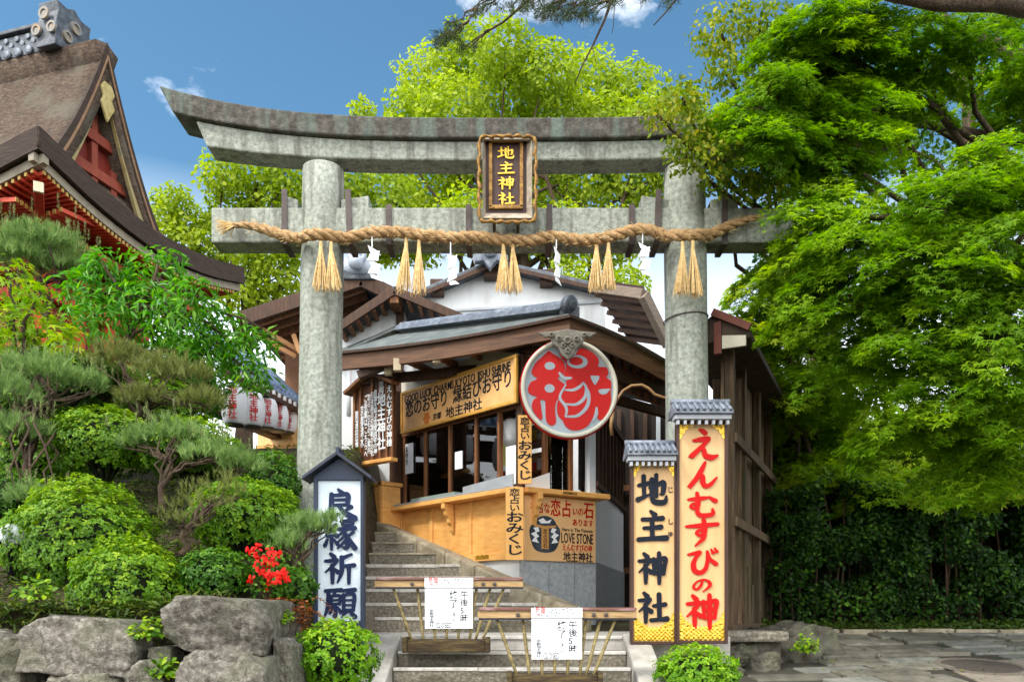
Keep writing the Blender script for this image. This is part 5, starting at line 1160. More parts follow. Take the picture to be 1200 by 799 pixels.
# ------------------------------------------------------------------ dark timber screen behind the right pillar
t = thing('timber_screen', 'dark slatted timber screen behind the roofed signboards', 'screen', P(770, 740, 11.6))
m = MB(); fS = Frame(tuple(P(690, 700, 13.9))[:2], (1, -.12)); m.fbox(fS, .0, 3.4, -.12, -.06, ZL - .5, EYE + 3.6); m.build('panel', DARKW, t)
rr = random.Random(8)
for i in range(15):
    m = MB(); u = .04 + i * .22; m.fbox(fS, u, u + .07, -.05, .02, ZL - .5, EYE + 3.5); m.build('post', (WOOD_D, WOOD_D, GREYP)[i % 3] if i > 2 else WOOD_D, t, bevel=.005)
m = MB(); m.fbox(fS, 0, 3.4, .021, .06, ZL + .9, ZL + 1.0); m.fbox(fS, 0, 3.4, .021, .06, ZL + 2.3, ZL + 2.4); m.build('rail', WOOD_M, t, bevel=.005)

# ------------------------------------------------------------------ weathered roofed fence running back on the right
fF = Frame((2.16, 8.25), (.43, .905)); 
t = thing('board_fence', 'weathered tall board fence with a narrow roof running back beside the hedge', 'fence', (2.16, 8.25, ZL + .05)); LF = 5.0; zt_ = EYE + 2.72; zb_ = ZL + .06
rr = random.Random(12); u = .0
bm_ = MB()
while u < LF:
    w = rr.uniform(.17, .26)
    if not (2.0 < u < 2.12): bm_.fbox(fF, u, u + w - .012, -.03 - rr.uniform(0, .008), -.004, zb_ + rr.uniform(-.02, .12) + (.25 if 1.0 < u < 1.5 else 0), zt_ - .05)
    u += w
bm_.build('boards', FENCEW, t)
for u in (.0, .72, 1.75, 2.75, 3.75, 4.7):
    m = MB(); m.fbox(fF, u, u + .11, .0, .09, zb_ - .02, zt_); m.build('post', FENCEW, t, bevel=.008)
for z in (ZL + 1.10, ZL + 1.95):
    m = MB(); m.fbox(fF, .02, LF, .091, .125, z, z + .10); m.build('rail', FENCEW, t, bevel=.006)
m = MB(); m.fbox(fF, -.02, LF, -.05, .10, zb_ - .06, zb_ + .04); m.build('sill_log', FENCEW, t, bevel=.015)
for u, h in ((.35, .62), (.95, .55), (1.3, .7), (1.55, .5), (2.3, .6), (2.5, .75), (3.1, .6), (3.4, .7), (4.1, .65)):
    m = MB(); m.fbox(fF, u, u + .14, .0, .035, zb_, zb_ + h); m.build('patch_board', FENCEW, t, bevel=.004)
m = MB(); m.beam(fF.p(1.0, .06, ZL + .9), fF.p(.8, .06, ZL + 2.0), .03, .07); m.build('brace', FENCEW, t)
m = MB()
z = zt_ + .0
m.prism([fF.p(-.25, -.42, z - .02), fF.p(-.25, .30, z - .02), fF.p(-.25, .30, z + .05), fF.p(-.25, -.06, z + .26), fF.p(-.25, -.42, z + .05)], fF.U * (LF + .4)); m.build('roof', pm("shingle_roof", [(48, 38, 30), (72, 58, 46)], 6, .9, .4), t, fix=True, bevel=.01)
m = MB(); m.prism([fF.p(-.27, -.05, z + .16), fF.p(-.27, .02, z + .19), fF.p(-.27, .02, z - .14), fF.p(-.27, -.05, z - .14)], fF.U * .05); m.beam(fF.p(-.28, -.06, z + .27), fF.p(-.28, .30, z + .07), .05, .07); m.build('red_gable_board', pm("fence_red", [(88, 44, 32), (112, 60, 44)], 5, .7, .2), t, fix=True)
m = MB(); m.prism([fF.p(-.275, .03, z + .03), fF.p(-.275, .26, z + .0), fF.p(-.275, .26, z - .10), fF.p(-.275, .03, z - .10)], fF.U * .03); m.build('pale_end_board', pm("pale_board_grey", [(170, 164, 146), (190, 184, 166)], 5, .8, .2), t, fix=True)
# roof end far: wall of boards facing us between pillar and fence
t = thing('fence_end', 'upright boards closing the gap between the right pillar and the fence', 'fence', P(848, 745, 8.5)); m = MB()
for i in range(4): m.box(PX(836 + i * 8.5, 8.6), PX(844 + i * 8.5, 8.6), 8.6, 8.63, ZL, EYE + 2.5)
m.build('boards', FENCEW, t)

# ------------------------------------------------------------------ bark-roofed hall on the left
Y0h = 14.0; E0 = Vector((PX(45, Y0h), Y0h, PZ(186, Y0h))); uh = Vector((.278, .961, 0)).normalized(); vh = Vector((-uh.y, uh.x, 0)); WH = 5.95; GV = 1.72; HH = 4.25
def HP(s, v, z): return E0 + uh * s + vh * v + Vector((0, 0, z))
def zf(d): return HH * (max(0, min(d, WH / 2)) / (WH / 2)) ** 1.95
def lift(s, v):
    dd = min(math.hypot(s, v), math.hypot(WH - s, v)); return .55 * math.exp(-(dd / 1.5) ** 1.3) * 1.0
t = thing('bark_roofed_hall', 'vermilion shrine hall with a thick bark-shingle gabled roof', 'hall', HP(3, 3, -E0.z + 1.5))
def H_skirt(a, b):
    s = WH * a; v = 3.2 * b; return HP(s, v, zf(min(s, WH - s, v)) * (1 if v < GV else 1) + lift(s, v))
m = MB(); m.grid(lambda a, b: HP(WH * a, GV * b + .0, zf(min(WH * a, WH - WH * a, GV * b)) + lift(WH * a, GV * b)), 60, 16); m.build('skirt_roof', HINOKI, t, True, solid=.34)
m = MB(); m.grid(lambda a, b: HP(WH / 2 * a, (GV - .42) + 11 * b, zf(WH / 2 * a) + lift(WH / 2 * a, (GV - .42) + 11 * b) * (.0 if a > .35 else 1)) if True else 0, 24, 30)
o_ = m.build('main_roof', HINOKI, t, True, solid=.34)
m = MB(); m.grid(lambda a, b: HP(WH / 2 + (WH / 2) * a, (GV - .42) + 11 * b, zf(WH / 2 * (1 - a))), 24, 10); m.build('rear_roof', HINOKI, t, True, solid=.34)
# dark layered bark edges
def strip(pts, h, th, mat, name, dn=0.0, out=Vector((0, 0, 0))):
    m = MB(); vs = []
    for p in pts:
        p = p + out - Vector((0, 0, dn)); vs += [p, p - Vector((0, 0, h)), p - Vector((0, 0, h)) + th, p + th]
    k = len(pts); m.add(vs, [(4 * i + a, 4 * i + (a + 1) % 4, 4 * i + 4 + (a + 1) % 4, 4 * i + 4 + a) for i in range(k - 1) for a in range(4)] + [(0, 1, 2, 3), (4 * k - 1, 4 * k - 2, 4 * k - 3, 4 * k - 4)]); return m.build(name, mat, t, fix=True)
gs = [HP(WH * i / 50, -.02, lift(WH * i / 50, 0) + .0) for i in range(51)]; fs_ = [HP(-.02, 11 * i / 40, lift(0, 11 * i / 40)) for i in range(41)]
strip(gs, .40, vh * .06, HINOKI_E, 'bark_edge', -.01); strip(fs_, .40, uh * .06, HINOKI_E, 'bark_edge', -.01)
strip(gs, .16, vh * .12, FASCIA, 'fascia', .395, vh * .12); strip(fs_, .16, uh * .12, FASCIA, 'fascia', .395, uh * .12)
rk = [HP(WH / 2 - WH / 2 * (1 - 2 * i / 60) if True else 0, GV - .44, zf(WH / 2 - abs(WH / 2 - WH * i / 60))) for i in range(4, 57)]
strip(rk, .42, vh * .05, HINOKI_E, 'gable_bark_edge', -.02)
strip(rk[1:-1], .10, vh * .05, pm("edge_line", [(120, 92, 66), (146, 116, 88)], 5, .8), 'gable_edge_line', .24, -vh * .02)
strip(rk[2:-2], .52, vh * .08, BARGEG, 'painted_barge', .41, vh * .06)
# gable wall with posts and gegyo
zg = zf(GV)
m = MB(); pl = [HP(GV + .25, GV + .02, zg - .35)] + [HP(WH * i / 40, GV + .02, zf(min(WH * i / 40, WH - WH * i / 40)) - .5) for i in range(10, 31)] + [HP(WH - GV - .25, GV + .02, zg - .35)]
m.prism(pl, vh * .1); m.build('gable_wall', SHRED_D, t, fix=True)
for s in (WH / 2, WH / 2 - .55, WH / 2 + .55):
    m = MB(); m.beam(HP(s, GV - .04, zg - .3), HP(s, GV - .04, zf(WH / 2 - abs(WH / 2 - s)) - 1.0), .17, .14, vh); m.build('gable_strut', SHRED_M, t, bevel=.01)
for z in (zg + .1, zg + .85):
    m = MB(); hw = 1.15 if z < zg + .2 else .55; m.beam(HP(WH / 2 - hw, GV - .06, z), HP(WH / 2 + hw, GV - .06, z), .18, .22); m.build('gable_beam', SHRED_M, t, bevel=.01)
m = MB(); gp = HP(WH / 2, GV - .46, HH - 1.25)
m.prism([gp + uh * u * .20 + Vector((0, 0, w_ * .40)) for u, w_ in ((-.5, 1), (-1, .6), (-.6, .2), (-1, -.2), (-.5, -.6), (0, -1.1), (.5, -.6), (1, -.2), (.6, .2), (1, .6), (.5, 1))], vh * .08); m.build('gable_pendant', pm("pendant_gold", [(150, 132, 74), (186, 170, 116)], 9, .5, .3), t, bevel=.03)
# eaves: soffit sheets with rafters, tie beams, body
def soffit(n, pf, name):
    m = MB(); m.grid(pf, n, 1); return m.build(name, SHRED, t, solid=.04)
soffit(40, lambda a, b: HP(.12 + (WH - .24) * a if b == 0 else 1.3 + (WH - 2.6) * a, .16 if b == 0 else 1.6, -.50 + lift(WH * a, 0) * (1 - b) + .38 * b), 'gable_soffit')
soffit(40, lambda a, b: HP(.16 if b == 0 else 1.6, .12 + 10.8 * a if b == 0 else 1.3 + 9.6 * a, -.50 + lift(0, 11 * a) * (1 - b) + .38 * b), 'front_soffit')
gt = pm("rafter_gilt", [(150, 120, 54), (178, 150, 80)], 8, .5)
for row, (v0, v1, dz, sz) in enumerate(((.14, .9, -.60, .065), (.75, 1.6, -.66, .075))):
    m = MB(); e = MB(); n_ = 56
    for i in range(n_):
        s = .2 + (WH - .4) * (i + .5) / n_; l = lift(s, 0) * (1 if row == 0 else .35); a = HP(s, v0, dz + l); b = HP(s, v1, dz + .18 + l * .5); m.beam(a, b, sz * .8, sz); d = (a - b).normalized(); e.beam(a + d * .002, a + d * .02, sz * .82, sz * 1.02)
        s2 = .2 + 8 * (i + .5) / n_; l = lift(0, s2) * (1 if row == 0 else .35); a = HP(v0, s2, dz + l); b = HP(v1, s2, dz + .18 + l * .5); m.beam(a, b, sz * .8, sz); d = (a - b).normalized(); e.beam(a + d * .002, a + d * .02, sz * .82, sz * 1.02)
    rw = m.build('rafter_row', SHRED, t); e.build('rafter_caps', gt, rw)['kind'] = 'stuff'
m = MB(); m.beam(HP(.75, .75, -.74), HP(WH - .75, .75, -.74), .16, .14); m.beam(HP(.75, .75, -.74), HP(.75, 9, -.74), .16, .14); m.build('eave_beam', SHRED, t)
m = MB(); m.beam(HP(.12, .12, -.44), HP(1.3, 1.3, -.55), .15, .17); m.build('corner_rafter', SHRED, t, bevel=.01); m = MB(); m.beam(HP(.08, .08, -.43), HP(.14, .14, -.43), .16, .18); m.build('corner_cap', pm("cap_cream", [(190, 180, 150), (206, 196, 168)], 6, .6), t, bevel=.01)
m = MB(); 
q = [HP(1.7, 1.7, 0), HP(WH - 1.7, 1.7, 0), HP(WH - 1.7, 10, 0), HP(1.7, 10, 0)]
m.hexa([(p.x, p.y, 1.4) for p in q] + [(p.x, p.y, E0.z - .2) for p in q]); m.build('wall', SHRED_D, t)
for s in (1.7, 2.55, 3.4, WH - 1.7):
    m = MB(); p = HP(s, 1.68, 0); m.tube([(p.x, p.y, 1.4), (p.x, p.y, E0.z - .5)], .16, 14); m.build('column', SHRED, t, True)
for z in (-.95, -1.5, -2.6):
    m = MB(); m.beam(HP(1.5, 1.55, z), HP(WH - 1.5, 1.55, z), .16, .24); m.beam(HP(1.55, 1.5, z), HP(1.55, 9.5, z), .16, .24); m.build('tie_beam', SHRED, t, bevel=.01)
# tiled ridge with its demon-tile end
v0 = GV + .55
m = MB(); m.beam(HP(WH / 2, v0, HH + .02), HP(WH / 2, v0 + 9, HH + .02), .62, .22); m.beam(HP(WH / 2, v0, HH + .30), HP(WH / 2, v0 + 9, HH + .30), .44, .30); m.beam(HP(WH / 2, v0, HH + .53), HP(WH / 2, v0 + 9, HH + .53), .58, .08); m.tube([HP(WH / 2, v0, HH + .62), HP(WH / 2, v0 + 9, HH + .62)], .11, 10); rg = m.build('ridge', TILE_D, t, bevel=.015)
m = MB()
for i in range(26):
    p = HP(WH / 2 - .32, v0 + .15 + i * .3, HH - .02); m.lathe(p, [(.09, 0), (.10, .03), (.05, .05)], 12, -uh)
    for j in range(2):
        p = HP(WH / 2 - .225, v0 + .15 + i * .15 + j * 4, HH + .24 + .12 * (i % 2)); m.lathe(p, [(.06, 0), (.065, .02), (.03, .02)], 8, -uh)
m.build('round_tiles', TILE, rg, True)['kind'] = 'stuff'
m = MB(); b0 = HP(WH / 2, v0 - .12, HH)
m.prism([b0 + uh * u + Vector((0, 0, z)) for u, z in ((-.52, -.18), (-.5, .3), (-.42, .6), (-.46, .8), (-.2, .78), (0, .9), (.2, .78), (.46, .8), (.42, .6), (.5, .3), (.52, -.18), (.2, -.1), (-.2, -.1))], vh * .5); m.build('ridge_end', TILE_D, rg, fix=True, bevel=.02)
m = MB()
for u, z, r in ((0, .48, .13), (-.22, .16, .12), (.22, .16, .12)):
    p = b0 + uh * u + Vector((0, 0, z)) - vh * .0; m.lathe(p, [(r, 0), (r, .06), (r * .6, .06), (r * .6, .03), (.001, .03)], 16, -vh)
    p = b0 - uh * .53 + vh * (.25 + u * .9) + Vector((0, 0, z)); m.lathe(p, [(r, 0), (r, .05), (r * .6, .05), (r * .6, .03), (.001, .03)], 16, -uh)
m.build('scrolls', pm("ridge_gilt", [(150, 112, 50), (120, 124, 126), (172, 140, 80)], 9, .5, .2), rg)
# ------------------------------------------------------------------ left garden: bank, retaining stones
def bz(x, y):
    z = 1.66 + .40 * max(0, y - 5.8); z = min(z, 4.0) + .05 * noise.noise((x * 1.3, y * 1.3, 0))
    k = min(1, max(0, (-1.62 - x) / .55)); k = k * k * (3 - 2 * k); k2 = min(1, max(0, (y - 5.62) / .1))
    return (1.0 + (z - 1.0) * k)
m = MB(); m.grid(lambda a, b: (-14 + 12.5 * a ** .6, 5.70 + 13 * b ** 1.5, bz(-14 + 12.5 * a ** .6, 5.70 + 13 * b ** 1.5)), 60, 40); struct(m.build('garden_bank', SOIL, None, True))
m = MB(); m.grid(lambda a, b: (-14 + 12.5 * a, 5.70 + .06 * b, -1 + (bz(-14 + 12.5 * a, 5.7) + 1) * b), 40, 2); struct(m.build('bank_face', SOIL))
def stone(label, a, b, c, d, Y, seed, mat=ROCK, dep=.45, rz=0, rough=.10, boxy=.90, group='rough stones of the left garden wall'):
    x0, x1, z0, z1 = PX(a, Y - dep), PX(b, Y - dep), PZ(d, Y - dep), PZ(c, Y - dep)
    cc = ((x0 + x1) / 2, Y, (z0 + z1) / 2); m = MB(); rock(m, cc, ((x1 - x0) / 2 * .97, dep, (z1 - z0) / 2 * .97), seed, rough, rz, 10, boxy)
    return tag(m.build('wall_stone', mat, None, True, loc=cc), label, 'stone', group)
stone('broad flat-topped grey stone in the bottom left corner below the azaleas', 20, 156, 722, 792, 5.75, 3, rough=.06, boxy=.96)
stone('large squared stone at the top of the garden wall beside the brown fern', 188, 312, 698, 768, 5.75, 8, rough=.06, boxy=.96)
stone('lower sloping stone under the large squared stone', 203, 314, 763, 850, 5.6, 15)
stone('small tilted stone wedged between the two largest wall stones', 168, 202, 757, 789, 5.6, 21, dep=.2)
stone('pale upright stone at the bottom edge left of the lower sloping stone', 146, 192, 772, 840, 5.55, 27, dep=.25)
stone('grey stone cut by the left edge of the picture', -40, 20, 742, 830, 5.6, 31, dep=.3)
stone('mossy stone just showing under the broad flat-topped stone', 45, 140, 788, 850, 5.55, 37, dep=.3)
stone('narrow stone half hidden by ferns next to the bright clipped bush', 320, 344, 750, 815, 5.7, 44, dep=.25)
# right: slab and boulders carrying the fence
tag_ = 'boulders under the board fence'
cc = (2.42, 8.15, PZ(744, 7.75)); m = MB(); m.box(2.06, 2.58, 7.78, 8.7, .7, PZ(753, 7.7)); struct(m.build('landing_side', ROCKD)); m = MB(); m.box(1.25, 2.62, 7.64, 8.6, PZ(752, 7.7), PZ(739, 7.7)); tag(m.build('stone_slab', STEPS, bevel=.03, loc=cc), 'flat squared stone slab carrying the end of the board fence', 'slab')
for lb, a, b, c, d, Y, sd, dp in (('dark boulder tucked under the slab nearest the red lettered signboard', 845, 888, 753, 782, 8.0, 51, .3), ('larger grey boulder under the right end of the slab', 878, 918, 762, 806, 7.95, 55, .35), ('pale low rock beside the bright bush at the lower right', 830, 874, 779, 815, 7.7, 58, .3),
        ('mossy boulder at the lane corner below the fence', 906, 966, 730, 812, 8.5, 61, .5), ('long dark boulder beside the lane under the fence foot', 940, 990, 733, 800, 9.1, 65, .6), ('deep shaded stone behind the corner bush under the signboards', 770, 850, 756, 812, 8.0, 69, .3)):
    stone(lb, a, b, c, d, Y, sd, ROCKD, dp, 0, .15, .7, tag_)

# ------------------------------------------------------------------ leaf colours (albedo)
G_BG = leafmat("leaf_camphor", [(112, 138, 30), (156, 178, 48), (192, 204, 80)], .5, nscale=.5)
G_MAP = leafmat("leaf_maple", [(72, 112, 16), (112, 153, 24), (162, 190, 42)], .58, nscale=.9)
G_MAPY = leafmat("leaf_maple_young", [(84, 128, 20), (130, 168, 30), (178, 192, 48)], .5, nscale=.9)
G_DARK = leafmat("leaf_evergreen", [(24, 56, 16), (46, 88, 24), (84, 128, 36)], .3, .5, .25, nscale=1.5)
G_OLIVE = leafmat("leaf_olive", [(66, 96, 20), (122, 146, 34), (182, 174, 60)], .42, .5, .25, nscale=1.4)
G_AZ = leafmat("leaf_azalea", [(58, 98, 16), (104, 146, 22), (158, 184, 36)], .4, .5, .3, nscale=2.0, namt=.2)
G_AZD = leafmat("leaf_azalea_dark", [(40, 80, 18), (68, 114, 24), (110, 148, 34)], .35, .5, .3, nscale=2.0, namt=.2)
G_BRI = leafmat("leaf_bright", [(52, 116, 22), (92, 158, 38), (144, 192, 60)], .45, .4, .4, nscale=1.2)
G_PINE = leafmat("needle_pine", [(80, 110, 54), (118, 148, 80), (164, 188, 116)], .35, .6, .3, nscale=2, namt=.2)
G_PINEB = leafmat("needle_pine_brown", [(82, 90, 44), (116, 124, 62), (142, 150, 84)], .3, .6, .3, nscale=2, namt=.3)
G_HEDGE = leafmat("leaf_hedge", [(18, 40, 10), (38, 74, 16), (92, 136, 34)], .35, .55, .2, nscale=1.8, namt=.3)
G_FERN = leafmat("fern_brown", [(96, 48, 22), (140, 78, 36), (166, 106, 54)], .25, nscale=3)
G_COVER = leafmat("ground_leaf", [(44, 62, 20), (70, 94, 28), (112, 122, 46)], .3, nscale=1.5)
G_RED = leafmat("azalea_petal", [(188, 14, 10), (216, 24, 16), (232, 52, 36)], .3, .5, .2, nscale=4, namt=.1)
G_MIX = leafmat("leaf_mixed_tips", [(70, 110, 24), (130, 140, 36), (172, 140, 46)], .35, nscale=2.5)
G_LIME = leafmat("leaf_lime", [(74, 124, 18), (124, 172, 30), (178, 206, 56)], .45, .45, .3, nscale=2.0, namt=.2)
TWIG = pm("twig_brown", [(52, 38, 26), (82, 62, 44)], 9, .95, .3)

def clipped(label, px, py, rx, ry, Y, lm, lsize=.027, dens=1.25, name='azalea_bush', group='clipped round bushes in the garden', flat=.9, cat='bush'):
    """dense clipped dome: leaf rosettes over stems and an added solid dark core"""
    c = P(px, py, Y); a = rx / FOC * Y; b = ry / FOC * Y; base = Vector((c.x, c.y, c.z - b * .95))
    t = thing(name, label, cat, base, group); rv = np.array([a, a * .9, b])
    m = MB(); m.ball(c, (a * .66, a * .58, b * .66), 8)  # solid dark ball added to block the view through, for the shaded inside
    for k in range(9):
        an = k * .7; m.tube([base + Vector((0, 0, -.1)), c + Vector((a * .6 * math.cos(an), a * .6 * math.sin(an), b * .3))], [.02, .008], 5)
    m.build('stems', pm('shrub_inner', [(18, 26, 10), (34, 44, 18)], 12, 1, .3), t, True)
    area = 2.6 * math.pi * a * (a + b) / 2; n = int(dens * area / (lsize * lsize * .38) * 1.9)
    nr = max(60, n // 6); d = rdir(nr); d = d[d[:, 2] > -.75]; nr = len(d)
    off = RNG.uniform(0, 9, 3); lump = 1 + .07 * np.sin(d[:, 0] * 9 + off[0]) * np.sin(d[:, 1] * 8 + off[1]) + .06 * np.sin(d[:, 2] * 11 + off[2]) + np.where(RNG.random(nr) < .28, RNG.uniform(-.34, -.1, nr), RNG.uniform(-.10, .03, nr))
    ctr = np.array(c) + d * rv * lump[:, None]; nn = unit(d / rv + np.array([0, 0, .55 / b]) * .6)
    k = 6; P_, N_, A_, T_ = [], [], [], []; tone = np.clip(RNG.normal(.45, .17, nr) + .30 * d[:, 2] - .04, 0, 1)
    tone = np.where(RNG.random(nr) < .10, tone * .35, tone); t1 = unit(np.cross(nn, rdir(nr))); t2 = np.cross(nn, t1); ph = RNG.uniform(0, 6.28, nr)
    for j in range(k):
        an = ph + j * 2 * math.pi / k; ax = t1 * np.cos(an)[:, None] + t2 * np.sin(an)[:, None]
        P_.append(ctr + RNG.normal(size=(nr, 3)) * .006); N_.append(nn * 1.0 - ax * .15 + RNG.normal(size=(nr, 3)) * .25); A_.append(ax + nn * RNG.uniform(.1, .9, (nr, 1))); T_.append(np.clip(tone + RNG.normal(0, .07, nr), 0, 1))
    P_, N_, A_, T_ = map(np.concatenate, (P_, N_, A_, T_))
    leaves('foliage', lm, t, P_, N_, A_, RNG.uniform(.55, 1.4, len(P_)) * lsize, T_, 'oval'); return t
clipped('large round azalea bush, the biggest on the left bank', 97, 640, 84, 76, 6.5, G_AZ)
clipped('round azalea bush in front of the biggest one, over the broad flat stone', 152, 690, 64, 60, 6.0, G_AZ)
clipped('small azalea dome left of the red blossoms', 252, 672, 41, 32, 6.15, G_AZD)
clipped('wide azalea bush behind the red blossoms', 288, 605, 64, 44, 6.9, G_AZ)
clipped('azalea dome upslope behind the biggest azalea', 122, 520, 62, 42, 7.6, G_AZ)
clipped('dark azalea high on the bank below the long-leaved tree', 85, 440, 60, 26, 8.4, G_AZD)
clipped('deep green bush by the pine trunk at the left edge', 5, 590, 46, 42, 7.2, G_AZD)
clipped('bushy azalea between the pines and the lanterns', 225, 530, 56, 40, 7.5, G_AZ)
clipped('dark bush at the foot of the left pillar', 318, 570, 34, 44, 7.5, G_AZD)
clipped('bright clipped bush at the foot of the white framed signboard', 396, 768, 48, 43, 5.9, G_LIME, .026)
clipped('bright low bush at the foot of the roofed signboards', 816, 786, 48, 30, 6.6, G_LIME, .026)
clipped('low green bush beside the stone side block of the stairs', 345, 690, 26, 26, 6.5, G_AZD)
for lb, px, py, rx, ry, Y, lm in (('yellow-green shrub in the gap between the pines and the long-leaved tree', 190, 480, 54, 34, 8.8, G_AZ), ('lime shrub at the left edge above the pine trunk', 40, 540, 50, 36, 8.2, G_AZ), ('loose yellow-green shrub behind the pines at the left edge', 30, 470, 66, 56, 9.2, G_AZ), ('leafy shrub below the young tree trunk', 130, 470, 56, 44, 9.4, G_AZ), ('green shrub below the tip of the bark roof', 215, 450, 56, 52, 9.8, G_BRI)):
    clipped(lb, px, py, rx, ry, Y, lm, .04, 1.0, 'garden_shrub', 'loose shrubs at the back of the bank')
# red azalea blossoms
c = P(314, 664, 6.15); t = thing('red_azalea', 'red flowering azalea between the green domes and the white signboard', 'flower bush', c - Vector((0, 0, .25)))
m = MB()
for k in range(10): m.tube([c - Vector((0, 0, .28)), c + Vector((random.uniform(-.14, .14), random.uniform(-.1, .1), random.uniform(-.1, .15)))], [.008, .004], 5)
m.build('stems', TWIG, t)
p = np.array(c) + RNG.normal(size=(900, 3)) * [.12, .10, .09] + [0, .05, -.07]; leaves('foliage', G_AZD, t, p, RNG.normal(size=(900, 3)) + [0, 0, .8], RNG.normal(size=(900, 3)), RNG.uniform(.03, .045, 900), RNG.random(900), 'oval')
fl = [(292, 645), (302, 640), (309, 652), (316, 647), (303, 660), (312, 665), (320, 658), (308, 674), (296, 676), (318, 674), (327, 672), (334, 676), (313, 682), (322, 650), (299, 650), (325, 680), (305, 668), (316, 670), (331, 668), (310, 658)]
Pn, Nn, An, Tn = [], [], [], []
for px, py in fl:
    q = np.array(P(px + random.uniform(-2, 2), py + random.uniform(-2, 2), 6.02 + random.uniform(-.05, .06))); nn = unit(np.array([[random.uniform(-.5, .5), -1, random.uniform(0, .8)]]))[0]
    for k in range(8):
        dd = unit(np.cross(nn, RNG.normal(size=3))[None])[0]; Pn.append(q + RNG.normal(size=3) * .008); Nn.append(nn + dd * .3); An.append(dd + nn * .5); Tn.append(random.random())
leaves('blossoms', G_RED, t, np.array(Pn), np.array(Nn), np.array(An), RNG.uniform(.035, .05, len(Pn)), np.array(Tn), 'oval')
# brown fern
c = P(338, 722, 6.1); t = thing('withered_fern', 'withered brown fern hanging beside the white framed signboard', 'fern', c); Pn, Nn, An = [], [], []; m = MB()
for k in range(26):
    an = random.uniform(0, 6.28); d = Vector((math.cos(an), -abs(math.sin(an)) * .8, 0)); a = c + Vector((random.uniform(-.12, .16), random.uniform(-.05, .08), random.uniform(-.02, .14))); q = [a + d * .24 * f + Vector((0, 0, .08 * f - .26 * f * f)) for f in np.linspace(0, 1, 12)]; m.tube(q, .0025, 4)
    for i, pnt in enumerate(q[1:]):
        for s in (-1, 1): Pn.append(pnt); Nn.append((0, 0, 1)); An.append(tuple(Vector((-d.y, d.x, 0)) * s + d * .4 - Vector((0, 0, .2))))
m.build('stalks', TWIG, t); n = len(Pn); leaves('fronds', G_FERN, t, np.array(Pn), np.array(Nn) + RNG.normal(size=(n, 3)) * .3, np.array(An), RNG.uniform(.03, .05, n), RNG.random(n), 'diamond')
# weeds and small plants on the bank: uncountable
n = 22000; X = RNG.uniform(-9, -1.5, n); Yb = 5.68 + RNG.random(n) ** 1.4 * 6; Zb = np.array([bz(x, y) for x, y in zip(X, Yb)])
cl = np.array([noise.noise((x * 2.1, y * 2.1, 3)) for x, y in zip(X, Yb)]); k = cl > -.3; X, Yb, Zb = X[k], Yb[k], Zb[k]
Xe = RNG.uniform(-7, -1.6, 3800); Ze = np.array([bz(x, 5.72) for x in Xe]) - RNG.random(3800) ** 2 * .35; X = np.concatenate([X, Xe]); Yb = np.concatenate([Yb, 5.66 + RNG.uniform(-.05, .05, 3800)]); Zb = np.concatenate([Zb, Ze]); n = len(X)
o = leaves('ground_cover', G_COVER, None, np.stack([X, Yb, Zb + RNG.uniform(0, .06, n)], 1), RNG.normal(size=(n, 3)) * .6 + [0, -.3, 1], RNG.normal(size=(n, 3)) + [0, 0, .5], RNG.uniform(.04, .10, n), RNG.random(n), 'long'); tag(o, 'low weeds and fallen leaves over the soil of the left bank', 'ground cover', kind='stuff')
n = 2600; X = PX(RNG.uniform(330, 440, 1)[0], 6) + RNG.uniform(-.9, .5, n); 
# small plants climbing over the wall stones and boulders
for lb, px, py, Y, r in (('tuft of weeds between the two largest wall stones', 170, 745, 5.35, .13), ('tuft of grass under the broad flat-topped stone', 40, 700, 5.5, .14), ('leafy weed on the mossy boulder at the lane corner', 945, 762, 7.85, .16), ('grass tuft beside the withered fern', 322, 728, 5.7, .12), ('leafy weed below the small tilted stone', 192, 790, 5.3, .12)):
    c = P(px, py, Y); t = thing('weed_tuft', lb, 'weed', c); n = 160; d = rdir(n); d[:, 2] = abs(d[:, 2]); leaves('foliage', G_AZ, t, np.array(c) + d * r * RNG.random((n, 1)) * [1, .6, 1], d * .5 + [0, -.4, .8] + RNG.normal(size=(n, 3)) * .4, d + [0, 0, .4], RNG.uniform(.03, .06, n), RNG.random(n), 'oval')
    m = MB()
    for k in range(8): m.tube([c - Vector((0, -.02, .03)), c + Vector(tuple(d[k] * r * .8))], .003, 4)
    m.build('stems', TWIG, t)
# white globe lamp
c = P(14, 627, 6.25); t = thing('globe_lamp', 'white globe garden lamp half hidden by the biggest azalea', 'lamp', c - Vector((0, 0, .5)))
m = MB(); m.ball(c, .088, 14); m.build('globe', pm("opal_globe", [(214, 220, 226), (226, 230, 234)], 3, .3), t, True); m = MB(); m.lathe(c - Vector((0, 0, .5)), [(.03, 0), (.03, .40), (.055, .41), (.055, .43)], 14); m.build('post', BLACK, t, True)

